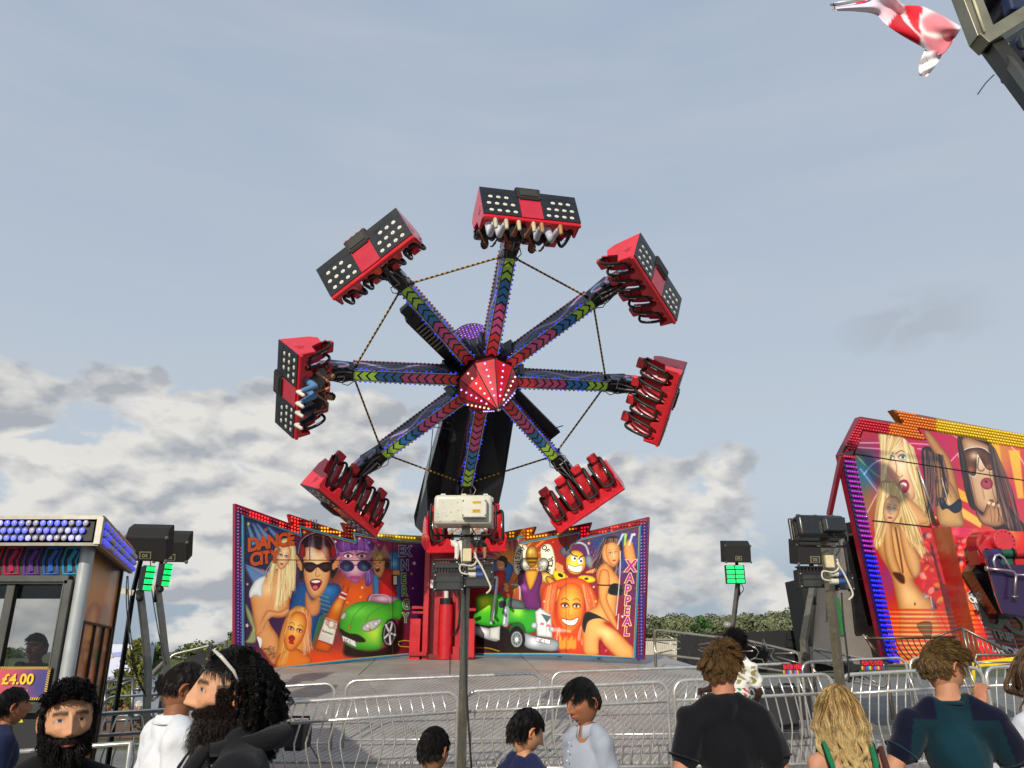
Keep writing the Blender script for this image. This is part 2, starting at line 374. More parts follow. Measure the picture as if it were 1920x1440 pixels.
# ---- one pod: x along the row of seats, y towards the riders' heads, z the way they face; origin in the middle of the front lip
def make_pod():
    m = MB(); hw = PW/2; s = PW/4
    top = []
    for i in range(4):
        b = -hw+i*s
        top += [(b+.0, .30 if i else .34), (b+.05, .27), (b+.10, .09), (b+.17, .05), (b+s/2-.035, .07), (b+s/2, .15), (b+s/2+.035, .07), (b+s-.17, .05), (b+s-.10, .09), (b+s-.05, .27)]
    top += [(hw, .34)]
    front = [(-hw, -.12, 0)]+[(x, y, 0) for x, y in top][::1]+[(hw, -.12, 0)]
    m.prism(front, (0, 0, -.055), '#d81a2a')
    m.cyl((-hw, -.075, .012), (hw, -.075, .012), .05, n=12, col='#cf1828')                    # rolled front lip
    side = [(0, -.12), (0, .34), (-.10, .36), (-.30, .40), (-.42, .74), (-.66, .80), (-.80, .62), (-.95, -.06), (-.95, -.12)]
    for sx in (-1, 1): m.prism([(sx*hw, y, z) for z, y in side], (-sx*.05, 0, 0), '#d42434')
    m.box((0, -.09, -.475), (PW-.02, .05, .93), col='#8a0f1c')                               # floor pan
    m.prism([(-hw+.03, -.1, -.95), (-hw+.03, .62, -.80), (hw-.03, .62, -.80), (hw-.03, -.1, -.95)], (0, 0, .04), '#a01422')
    pod = m.build('seat_pod', FIBRE, ride, bev=.012)
    # seats: buckets with deep wings
    for i in range(4):
        c = -hw+s*(i+.5); q = MB()
        q.box((c, .03, -.30), (s-.08, .10, .46), col='#8e0f1c')
        n = 9; prof = []
        for j in range(11):
            v = j/10; y = .05+.92*v; z = -.50-.13*v+.05*math.sin(v*math.pi)
            for k in range(n):
                u = k/(n-1)*2-1; prof.append((c+u*(s/2-.02)*(1-.12*v), y, z+.17*abs(u)**3*(1-.35*v)))
        fs = [(j*n+k, j*n+k+1, (j+1)*n+k+1, (j+1)*n+k) for j in range(10) for k in range(n-1)]
        q.add(prof, fs, '#c01826'); q.add([(x, y, z-.05) for x, y, z in prof], [f[::-1] for f in fs], '#c01826')
        e = len(prof); ring = [j*n for j in range(11)]; ring2 = [j*n+n-1 for j in range(11)]
        q.add(prof+[(x, y, z-.05) for x, y, z in prof], [(a, b, b+e, a+e) for a, b in zip(ring, ring[1:])]+[(b, a, a+e, b+e) for a, b in zip(ring2, ring2[1:])]+[(10*n+k, 10*n+k+1, 10*n+k+1+e, 10*n+k+e) for k in range(n-1)], '#b01423')
        q.box((c, .20, -.47), (s*.5, .22, .05), col='#6e0a14')
        q.build('seat', FIBRE, pod, 40)
        h = MB(); h.box((c, 1.07, -.575), (.25, .25, .15), col='#d01a2b'); h.box((c, .93, -.60), (.2, .1, .1), col='#b51524'); h.build('headrest', FIBRE, pod, 60, bev=.035)
        t = MB(); pts = []
        for sx in (-1, 1):
            side_ = [(c+sx*.10, .86, -.62), (c+sx*.145, 1.0, -.50), (c+sx*.16, .97, -.34), (c+sx*.155, .80, -.22), (c+sx*.145, .55, -.13), (c+sx*.13, .30, -.08)]
            pts += side_ if sx < 0 else [(c+.07, .22, -.06)]+side_[::-1]
            if sx < 0: pts += [(c-.07, .22, -.06)]
        from_ = np.array(pts); sm = []
        for i2 in range(len(from_)-1):
            p0, p1, p2, p3 = from_[max(0, i2-1)], from_[i2], from_[i2+1], from_[min(len(from_)-1, i2+2)]
            for t_ in np.linspace(0, 1, 4, endpoint=False): sm.append(.5*((2*p1)+(-p0+p2)*t_+(2*p0-5*p1+4*p2-p3)*t_**2+(-p0+3*p1-3*p2+p3)*t_**3))
        sm.append(from_[-1]); t.tube(sm, .036, 8, '#1d1b18')
        rs = t.build('restraint', RUBBER, pod, 180)
        g = MB()
        for sx in (-1, 1): g = MB(); g.tube([(c+sx*.12, .75, -.19), (c+sx*.118, .62, -.135), (c+sx*.11, .56, -.12)], .016, 6, '#e8e8e4'); g.build('grab_handle', CHROME, rs, 180)
    # underside
    for sx in (-1, 1):
        p = MB(); c = sx*(hw+.22)/2; wd = hw-.22
        p.box((c, -.128, -.49), (wd, .03, .90), col='#15171a')
        for j in range(3):   # airbrushed arcs
            pts = [(c-wd/2+.04+(wd-.08)*i/14, -.1445, -.20-.24*j-.10*math.sin(math.pi*i/14)*1) for i in range(15)]
            p.tube(pts, .0035, 4, '#050506')
        pl = p.build('lamp_panel', mat('black_panel', rough=.35, noise=.25, nscale=3, coat=.2, grime=.15), pod, bev=.006)
        for j, (nn, zz) in enumerate(((4, -.17), (4, -.40), (3, -.63))):
            for i in range(nn):
                x = c+(i-(nn-1)/2)*.155-sx*.03*(1-j)
                l = MB(); l.cyl((x, -.143, zz), (x, -.151, zz), .043, n=14, col='#d9d6c6'); l.cyl((x, -.151, zz), (x, -.158, zz), .030, n=12, col='#efeddd'); l.cyl((x, -.158, zz), (x, -.160, zz), .012, n=8, col='#77756a')
                l.build('lamp', BULBOFF, pl, 40)
    p = MB(); p.box((0, -.134, -.36), (.43, .03, .66), col='#c21c33'); p.build('centre_panel', FIBRE, pod, bev=.005)
    p = MB(); p.box((0, -.10, -.86), (.47, .16, .34), col='#23221f'); p.box((0, -.19, -.86), (.36, .02, .22), col='#33322d'); p.box((0, -.16, -.66), (.4, .04, .05), col='#141414'); p.box((0, -.0, -1.02), (.5, .3, .06), col='#1a1a1a')
    for i in range(4): p.cyl((-.19+.127*i, -.10, -1.04), (-.19+.127*i, -.10, -1.10), .03, n=8, col='#b01c38')
    p.build('hinge_box', MATTE, pod, bev=.008)
    # star-shaped emblem moulded on both ends
    st = MB()
    for sx in (-1, 1):
        pts = []
        for i in range(10): a = math.pi/2+i*math.pi/5; r = .12 if i % 2 == 0 else .05; pts.append((sx*(hw+.0), .12+r*math.sin(a), -.38+r*math.cos(a)))
        st.prism(pts if sx > 0 else pts[::-1], (sx*.006, 0, 0), '#a81226')
    st.build('star_emblem', FIBRE, pod)
    return pod
arm0 = make_arm(); pod0 = make_pod(); PODS = []
for k in range(8):
    d = armvec(k); tx = np.cross(d, AX); a = arm0 if k == 0 else copy_tree(arm0, ride)
    place(a, HC, tx, d, AX, ride)
    AL = ALS[k]; n = d*math.cos(AL)+AX*math.sin(AL); fr = AX*math.cos(AL)-d*math.sin(AL); upv = -n
    p = pod0 if k == 0 else copy_tree(pod0, ride)
    org = HC+3.981*d+.983*AX; xv = np.cross(upv, fr)
    place(p, org, xv, upv*.80, fr*.78, ride); PODS.append((org, xv, upv, fr))
# tie rods between neighbouring arms, black with yellow bands
for k in range(8):
    d0, d1 = armvec(k), armvec(k+1); t0 = np.cross(AX, d0)
    p0 = HC+2.93*d0+.14*unit(d1-d0)-.12*AX; p1 = HC+2.93*d1-.14*unit(d1-d0)-.12*AX
    m = MB(); n = 36; pts = []; cols = []
    for i in range(n+1): pts.append(p0+(p1-p0)*i/n); cols.append('#b78a1e' if i % 2 else '#101010')
    m.tube(pts, .022, 8, cols=cols); m.cyl(p0, p0+unit(p1-p0)*.09, .035, n=8, col='#151515'); m.cyl(p1, p1-unit(p1-p0)*.09, .035, n=8, col='#151515')
    m.build('tie_rod', MATTE, ride, 60, world=True)
# faceted red hub nose
def hubpt(t, r, h): return HC+r*(math.sin(t)*E1+math.cos(t)*E2)+h*AX
hub = MB(); apex = HC+1.22*AX; nb = 9
for i in range(nb):
    t0, t1 = PH+.03+i*2*math.pi/nb, PH+.03+(i+1)*2*math.pi/nb
    A_, B_ = hubpt(t0, .69, .22), hubpt(t1, .69, .22); A2, B2 = hubpt(t0, .60, -.02), hubpt(t1, .60, -.02)
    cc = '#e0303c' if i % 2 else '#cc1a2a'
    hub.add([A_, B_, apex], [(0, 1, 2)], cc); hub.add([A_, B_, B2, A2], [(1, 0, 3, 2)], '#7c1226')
ho = hub.build('hub_nose', FIBRE, ride, world=True)
e = MB(); bl = [MB(), MB()]
for i in range(nb):
    t0, t1 = PH+.03+i*2*math.pi/nb, PH+.03+(i+1)*2*math.pi/nb; A_, B_ = hubpt(t0, .69, .22), hubpt(t1, .69, .22)
    e.tube([A_+.004*AX, apex+.004*AX], .012, 5, '#241014'); e.tube([A_, B_], .010, 5, '#2a1216')
    m_ = (A_+B_)/2; nn = unit(np.cross(B_-A_, apex-A_)); nn = nn if nn@AX > 0 else -nn
    for j in range(6):
        q = m_+(apex-m_)*(.06+.13*j); b = MB(); b.sph(q+nn*.006, .021, nu=8, nv=5, col=('#ffd9b0' if i % 2 else '#b9a4ff')); b.build('hub_light', mat('lit_white_bulb', rough=.3, noise=.02, emit=2.2), ho, 180, world=True)
e.cyl(apex-.03*AX, apex+.04*AX, .03, .012, n=8, col='#9a9a9a'); e.build('hub_seam', MATTE, ho, world=True)
m = MB(); m.cyl(HC-.02*AX, HC-.9*AX, .66, .6, n=24, col='#0c0c0f')
for k in range(8): d = armvec(k); m.beam(HC+.45*d-.35*AX, HC+.9*d-.25*AX, .42, .5, '#0e0e12', upv=AX); m.cyl(HC+.55*d+.13*unit(np.cross(d, AX))-.02*AX, HC+.55*d+.13*unit(np.cross(d, AX))+.08*AX, .03, n=6, col='#6a6a66')
m.build('hub_drum', mat('black_metal'), ride, 40, world=True)
# loose cables round the hub
m = MB(); rg = random.Random(3)
for k in range(8):
    for q in range(3):
        t = PH+k*math.pi/4+.22+rg.random()*.4; pts = [hubpt(t+.10*math.sin(j*1.3+q), .62+.12*math.sin(j/6*math.pi)+.05*rg.random(), -.15+.04*rg.random()+.18*math.sin(j)) for j in range(7)]
        m.tube(pts, .010, 5, '#141414')
m.build('cable', RUBBER, ride, 180, world=True)
# purple light dome at the head of the boom
pc = HC-1.05*AX; m = MB(); vs = []
m.cyl(pc, pc-.75*AX, .52, .55, n=28, col='#3a1236'); dm = m.build('light_dome', PAINT, ride, 40, world=True)
b = MB()
for i in range(44):
    t = 2*math.pi*i/44
    for j in range(7):
        b.sph(pc+(.535+.01*j/6)*(math.sin(t)*E1+math.cos(t)*E2)-(.06+.1*j)*AX, .018, nu=6, nv=4, col='#8a4cff' if (i+j) % 3 else '#d07ad0')
b.build('dome_lights', mat('lit_violet_bulb', rough=.3, noise=.02, emit=.75), dm, 180, world=True)['kind'] = 'stuff'
# crossing counterweight beam behind the arms
def slab(name, pts, off, mm, col, par, bev=.02): q = MB(); q.prism(pts, off, col); return q.build(name, mm, par, bev=bev, world=True)
bk = mat('black_boom', rough=.45, noise=.3, nscale=2, bump=.05, grime=.1)
def inpl(px, py, h): d = fw+rt*(px-960)/F+up*(720-py)/F; return CP+d*(((HC+h*AX-CP)@AX)/(d@AX))
sdv = unit(np.cross(unit(inpl(770, 590, -.6)-inpl(905, 722, -.6)), AX))
m = MB(); m.beam(inpl(770, 588, -.62), inpl(905, 722, -.62), .36, .30, '#17171a', upv=AX); m.beam(inpl(757, 575, -.6), inpl(785, 602, -.6), .26, .2, '#1b1b20', upv=AX); m.build('counter_beam', bk, ride, bev=.03, world=True)
m = MB(); m.beam(inpl(925, 716, -.62), inpl(1032, 822, -.62), .60, .12, '#1a1a1d', upv=AX); m.tube([inpl(1040, 803, -.5), inpl(1056, 798, -.5)], .015, 6, '#222226'); m.build('counter_plate', bk, ride, bev=.02, world=True)
g = MB()
for i in range(8): c = inpl(789+5.2*i, 612+5.6*i, -.44); g.beam(c-sdv*.12, c+sdv*.12, .035, .03, '#8b8678', upv=AX)
g.build('vent_grille', ALU, ride, world=True)
g = MB(); g.cyl(inpl(772, 572, -.45), inpl(812, 612, -.45), .045, n=10, col='#cfd2d4'); g.cyl(inpl(818, 622, -.45), inpl(868, 690, -.45), .03, n=8, col='#b8bcc0'); g.build('hydraulic_ram', CHROME, ride, 60, world=True)
# main swinging boom down to the tower head
BT = 17.9
bp = [at(846, 728, BT), at(885, 640, BT-.2), at(945, 655, BT-.2), at(962, 760, BT), at(963, 792, BT+.1), at(945, 905, BT+.9), at(921, 1012, BT+1.7), at(803, 1012, BT+1.7), at(799, 905, BT+.9)]
nb_ = unit(np.cross(bp[4]-bp[0], bp[7]-bp[0])); nb_ = nb_ if nb_[1] > 0 else -nb_
slab('boom', bp, nb_*1.0+V(-.25, 0, 0), bk, '#15151a', ride, .04)
m = MB()
for (x0, y0, x1, y1) in ((806, 800, 860, 806), (826, 806, 812, 930), (858, 806, 846, 938), (800, 935, 860, 948), (935, 812, 918, 960), (905, 812, 950, 818), (812, 800, 800, 935)):
    Y0 = BT+1.7*(y0-728)/284-.035; Y1 = BT+1.7*(y1-728)/284-.035; m.tube([at(x0, y0, Y0), at(x1, y1, Y1)], .010, 5, '#040405')
rg = random.Random(8)
for i in range(40):
    py = rg.uniform(740, 1000); px = rg.choice([rg.uniform(806, 850), rg.uniform(905, 935)]); Y = BT+1.7*(py-728)/284-.05; m.sph(at(px, py, Y), .012, nu=5, nv=4, col='#4a4a50')
m.build('boom_hatch_line', bk, ride, world=True)
m = MB(); m.prism([at(847, 728, BT+.02), at(838, 742, BT+.5), at(800, 872, BT+1.3), at(776, 968, BT+2.1), at(778, 986, BT+2.2), at(803, 1012, BT+1.72), at(800, 905, BT+.92)], (.08, .06, 0), '#0c0d16'); m.build('boom_side', PAINT, ride, world=True)
# ---- red tower
TY = 20.35
def tb(x0, x1, y0, y1, Y0, Y1, col=RED, m_=None):
    a, b = at(x0, y1, Y0), at(x1, y0, Y0); c = (a+b)/2; return (V(c[0], (Y0+Y1)/2, c[2]), (abs(b[0]-a[0]), Y1-Y0, abs(b[2]-a[2])))
def tower(name, boxes, mm=PAINT, bev=.012):
    q = MB()
    for bx in boxes: c, d = tb(*bx[:6]); q.box(c, d, col=bx[6])
    return q.build(name, mm, ride, world=True, bev=bev)
def slabs(name, x0, x1, y0, y1, Y0, Y1, col): return tower(name, [(x0, x1, y0, y1, Y0, Y1, col)])
slabs('column', 790, 808, 1010, 1240, TY, TY+.9, '#b5141f'); slabs('column', 852, 866, 1100, 1238, TY, TY+.9, '#a9121c')
slabs('back_plate', 803, 872, 1030, 1232, TY+.35, TY+.42, '#b0141f'); slabs('cross_head', 796, 880, 1012, 1096, TY+.12, TY+.5, '#ab131e')
slabs('side_box', 766, 789, 1160, 1239, TY-.05, TY+.6, '#b8151f'); slabs('side_box', 868, 890, 1160, 1233, TY-.05, TY+.6, '#c01824')
for bx_ in [(772, 800, 1136, 1142, TY+.3, TY+.36, '#a5121c'), (772, 800, 1146, 1151, TY+.3, TY+.36, '#a5121c'), (862, 892, 1140, 1146, TY+.3, TY+.36, '#a5121c'), (766, 800, 1222, 1230, TY-.12, TY-.06, '#a5121c'), (800, 890, 1226, 1236, TY+.0, TY+.5, '#7a0f16'), (848, 862, 1212, 1238, TY-.1, TY+.0, '#a5121c')]: tower('cross_bar', [bx_])
m = MB(); p0 = at(834, 1236, TY+.1); p1 = at(837, 1134, TY+.1); m.cyl(p0, p1, .19, .18, n=24, col='#bd1522'); m.cyl(p1, at(837, 1122, TY+.1), .16, n=20, col='#141414'); m.cyl(at(837, 1124, TY+.1), at(837, 1060, TY+.1), .06, n=14, col='#c8c8c8')
m.build('lift_ram', PAINT, ride, 50, world=True)
m = MB(); m.prism([at(797, 1096, TY+.28), at(822, 1030, TY+.28), at(812, 1096, TY+.28)], (0, -.03, 0), '#a3131d'); m.tube([at(797, 1098, TY+.2), at(826, 1098, TY+.2)], .02, 6, '#c61a26')
m.tube([at(858, 1080, TY-.05), at(861, 1150, TY-.07), at(858, 1178, TY-.06), at(850, 1186, TY-.05)], .014, 6, '#14090a'); m.tube([at(860, 1090, TY-.05), at(864, 1160, TY-.09), at(856, 1186, TY-.06), at(848, 1192, TY-.05)], .014, 6, '#14090a')
m.build('gusset', PAINT, ride, world=True)
m = MB(); m.box(at(813, 1095, TY-.02), (.16, .01, .2), col='#dfe3e8'); m.build('notice_plate', MATTE, ride, world=True); m = MB(); m.box(at(886, 1092, TY-.02), (.2, .01, .12), col='#b9c7dc'); m.build('notice_plate', MATTE, ride, world=True)
# ================================================ airbrush painting on a colour grid (baked into mesh colours of the real panels)
def hx(h): return np.array([int(h[i:i+2], 16)/255 for i in (1, 3, 5)]) if isinstance(h, str) else np.asarray(h, float)
class Art:
    def __init__(s, x0, y0, w, h, sc_, k, bg):
        """x0,y0: corner; w,h size in sketch units; sc_: sketch units per unit; k: pixels per sketch unit"""
        s.x0, s.y0, s.sc, s.k = x0, y0, sc_, k; s.a = np.zeros((int(h*k), int(w*k), 3))+hx(bg); s.rg = np.random.default_rng(1)
    def _win(s, pts, mg):
        H, W_ = s.a.shape[:2]; k = s.k; x0 = max(0, int((pts[:, 0].min()-mg)*k)); x1 = min(W_, int((pts[:, 0].max()+mg)*k)+2); y0 = max(0, int((pts[:, 1].min()-mg)*k)); y1 = min(H, int((pts[:, 1].max()+mg)*k)+2)
        if x1 <= x0 or y1 <= y0: return None
        X, Y = np.meshgrid((np.arange(x0, x1)+.5)/k, (np.arange(y0, y1)+.5)/k); return x0, x1, y0, y1, X, Y
    def _seg(s, X, Y, p, q):
        dx, dy = q-p; t = np.clip(((X-p[0])*dx+(Y-p[1])*dy)/(dx*dx+dy*dy+1e-9), 0, 1); return (X-p[0]-t*dx)**2+(Y-p[1]-t*dy)**2
    def P(s, pts, col, sh=None, bl=1.2, sm=True, ol=None, op=1, hl=None):
        """filled outline; sh=(colour, reach) shades inwards from the edge, hl=(colour,x,y,r) a soft light, ol an outline"""
        p = np.array(pts, float).reshape(-1, 2)
        if sm:
            n = len(p); o = []
            for i in range(n):
                a, b, c, d = p[i-1], p[i], p[(i+1) % n], p[(i+2) % n]
                for t in (0, .2, .4, .6, .8): o.append(.5*((2*b)+(-a+c)*t+(2*a-5*b+4*c-d)*t*t+(-a+3*b-3*c+d)*t**3))
            p = np.array(o)
        w = s._win(p, bl*2+(ol[1] if ol else 0))
        if w is None: return s
        x0, x1, y0, y1, X, Y = w; D = np.full(X.shape, 1e9); ins = np.zeros(X.shape, bool); n = len(p)
        for i in range(n):
            a, b = p[i], p[(i+1) % n]; D = np.minimum(D, s._seg(X, Y, a, b))
            if a[1] != b[1]:
                c = (a[1] > Y) != (b[1] > Y); ins ^= c & (X < (b[0]-a[0])*(Y-a[1])/(b[1]-a[1])+a[0])
        D = np.sqrt(D)*np.where(ins, 1, -1); R_ = s.a[y0:y1, x0:x1]
        if ol: m = np.clip((D+ol[1])/1.5+.5, 0, 1)[..., None]; R_[:] = R_*(1-m)+hx(ol[0])*m
        c = np.broadcast_to(hx(col), R_.shape).copy()
        if hl: g = np.exp(-((X-hl[1])**2+(Y-hl[2])**2)/hl[3]**2)[..., None]; c = c*(1-g)+hx(hl[0])*g
        if sh: g = np.exp(-np.clip(D, 0, None)/sh[1])[..., None]; c = c*(1-g)+hx(sh[0])*g
        m = (np.clip(D/(2*bl)+.5, 0, 1)*op)[..., None]; R_[:] = R_*(1-m)+c*m; return s
    def E(s, x, y, rx, ry, col, rot=0, bl=1.2, sh=None, op=1, hl=None, ol=None):
        t = np.linspace(0, 2*np.pi, 25)[:-1]; c, q = math.cos(R(rot)), math.sin(R(rot)); u, v = rx*np.cos(t), ry*np.sin(t)
        return s.P(np.stack([x+u*c-v*q, y+u*q+v*c], 1), col, sh, bl, False, ol, op, hl)
    def G(s, x, y, rx, ry, col, op=1):
        p = np.array([[x-rx*2.2, y-ry*2.2], [x+rx*2.2, y+ry*2.2]]); w = s._win(p, 0)
        if w is None: return s
        x0, x1, y0, y1, X, Y = w; m = (op*np.exp(-((X-x)/rx)**2-((Y-y)/ry)**2))[..., None]; s.a[y0:y1, x0:x1] = s.a[y0:y1, x0:x1]*(1-m)+hx(col)*m; return s
    def L(s, pts, wd, col, bl=1, op=1, sm=True):
        p = np.array(pts, float).reshape(-1, 2)
        if sm and len(p) > 2:
            o = []
            for i in range(len(p)-1):
                a, b, c, d = p[max(0, i-1)], p[i], p[i+1], p[min(len(p)-1, i+2)]
                for t in (0, .25, .5, .75): o.append(.5*((2*b)+(-a+c)*t+(2*a-5*b+4*c-d)*t*t+(-a+3*b-3*c+d)*t**3))
            p = np.array(o+[p[-1]])
        w = s._win(p, wd+bl*2)
        if w is None: return s
        x0, x1, y0, y1, X, Y = w; D = np.full(X.shape, 1e9)
        for a, b in zip(p, p[1:]): D = np.minimum(D, s._seg(X, Y, a, b))
        m = (np.clip((wd/2-np.sqrt(D))/(2*bl)+.5, 0, 1)*op)[..., None]; s.a[y0:y1, x0:x1] = s.a[y0:y1, x0:x1]*(1-m)+hx(col)*m; return s
    def hair(s, root, tip, col, n=30, sp=18, wd=3, cur=0, op=.6):
        """strands fanned between two polylines"""
        root = np.array(root, float).reshape(-1, 2); tip = np.array(tip, float).reshape(-1, 2); cols = col if isinstance(col, list) else [col]
        def on(p, t): t = t*(len(p)-1); i = min(int(t), len(p)-2); return p[i]+(p[i+1]-p[i])*(t-i)
        for i in range(n):
            t = s.rg.random(); a, b = on(root, t), on(tip, t); m = (a+b)/2+s.rg.normal(size=2)*sp*.4+np.array([cur, 0]); b = b+s.rg.normal(size=2)*sp*.4
            s.L([*a, *m, *b], wd*(.5+s.rg.random()), cols[i % len(cols)], 1.2, op)
    def star(s, x, y, r, col, rot=0, ol=None):
        p = []
        for i in range(10): a = R(rot-90+36*i); q = r if i % 2 == 0 else r*.42; p += [x+q*math.cos(a), y+q*math.sin(a)]
        return s.P(p, col, None, 1, False, ol)
    def face(s, x, y, w, h, rot, sk, dk, lip='#c04048', eye='#3a2a22', lid=None, brow='#4a2a18', open_=0, hlc=None, look=0, asp=1):
        c, q = math.cos(R(rot)), math.sin(R(rot))
        def T(L_): a = np.array(L_, float).reshape(-1, 2)*(w/2, h/2); return np.stack([x+a[:, 0]*c-a[:, 1]*q, y+a[:, 0]*q+a[:, 1]*c], 1)
        s.P(T([0, -1, .55, -.9, .92, -.5, .98, 0, .86, .45, .5, .86, .15, 1.02, -.15, 1.02, -.5, .86, -.86, .45, -.98, 0, -.92, -.5, -.55, -.9]), sk, (dk, w*.13), 1.5, True, None, 1, (hlc or sk, x, y-h*.1, w*.5))
        o = look*.12
        for e in (-1, 1):
            ex = .42*e+o; u = T([ex, -.08])[0]; rx = w*.105*(1-.25*abs(look)*(e*look > 0)); s.E(*u, rx*1.6, rx*1.05, dk, rot, 3, op=.55)
            if lid: s.E(*(u+T([0, 0])[0]*0+np.array([0, -rx*.35])), rx*1.5, rx*.8, lid, rot, 2, op=.8)
            s.E(*u, rx, rx*.5, '#f4f0e6', rot, .8); s.E(*u, rx*.45, rx*.48, eye, rot, .8); s.L(np.concatenate([u-[rx*1.1*c, rx*1.1*q], u+[rx*.3*q, -rx*.62*c], u+[rx*1.15*c, rx*1.1*q]]), max(1.5, w*.018), '#1c120e', .8)
            b = T([ex-.26, -.30+.02*e*0, ex-.02, -.38, ex+.26, -.28]); s.L(b.ravel(), max(1.5, w*.022), brow, .8)
        n = T([o-.06, -.1, o-.12, .22, o-.02, .34, o+.14, .30]); s.L(n.ravel(), max(1.2, w*.02), dk, 1.6, .8); s.G(*T([o+.02, .18])[0], w*.05, h*.10, (hlc or '#ffe9c8'), .45)
        m = T([o, .60])[0]
        if open_: s.E(*m, w*.17, h*.075*open_, '#5a1218', rot, 1, ol=(lip, w*.028)); s.E(*(m-[0, h*.03*open_]), w*.12, h*.028*open_, '#f6f2ea', rot, .8)
        else: s.E(*m, w*.14, h*.042, lip, rot, 1); s.L(T([o-.26, .6, o, .61, o+.26, .59]).ravel(), 1.5, '#6a1a20', .6)
    def sample(s, X, Y):
        """X, Y in sketch units -> linear rgb"""
        H, W_ = s.a.shape[:2]; u = np.clip(X*s.k-.5, 0, W_-1.001); v = np.clip(Y*s.k-.5, 0, H-1.001); i = u.astype(int); j = v.astype(int); fu = (u-i)[:, None]; fv = (v-j)[:, None]
        i1 = np.minimum(i+1, W_-1); j1 = np.minimum(j+1, H-1)
        c = s.a[j, i]*(1-fu)*(1-fv)+s.a[j, i1]*fu*(1-fv)+s.a[j1, i]*(1-fu)*fv+s.a[j1, i1]*fu*fv
        c = np.clip(c, 0, 1); return np.where(c <= .04045, c/12.92, ((c+.055)/1.055)**2.4)**1.10*1.28
def art_panel(name, art, bl, br, tr, tl, nu, nv, par, thick=.04, cut=None, mm=None):
    """flat panel with corners given as world points, coloured by sampling the painting where each point of it was sketched; cut(px,py) keeps cells"""
    bl, br, tr, tl = map(V, (bl, br, tr, tl)); u = np.linspace(0, 1, nu+1); v = np.linspace(0, 1, nv+1); U, Vv = np.meshgrid(u, v)
    P_ = (bl*((1-U)*(1-Vv))[..., None]+br*(U*(1-Vv))[..., None]+tr*(U*Vv)[..., None]+tl*((1-U)*Vv)[..., None]).reshape(-1, 3)
    px, py = proj(P_); c = art.sample((px-art.x0)*art.sc, (py-art.y0)*art.sc)
    q = (np.arange(nv)[:, None]*(nu+1)+np.arange(nu)[None, :]).ravel()
    if cut is not None: cx = px[q]*.25+px[q+1]*.25+px[q+nu+1]*.25+px[q+nu+2]*.25; cy = py[q]*.25+py[q+1]*.25+py[q+nu+1]*.25+py[q+nu+2]*.25; q = q[cut(cx, cy)]
    fs = np.stack([q, q+1, q+nu+2, q+nu+1], 1).tolist()
    o = vcol_mesh(name, P_-(wloc(par) if par else 0), fs, c, mm or ART, par, False)
    sol = o.modifiers.new('thickness', 'SOLIDIFY'); sol.thickness = thick; sol.offset = -1
    return o
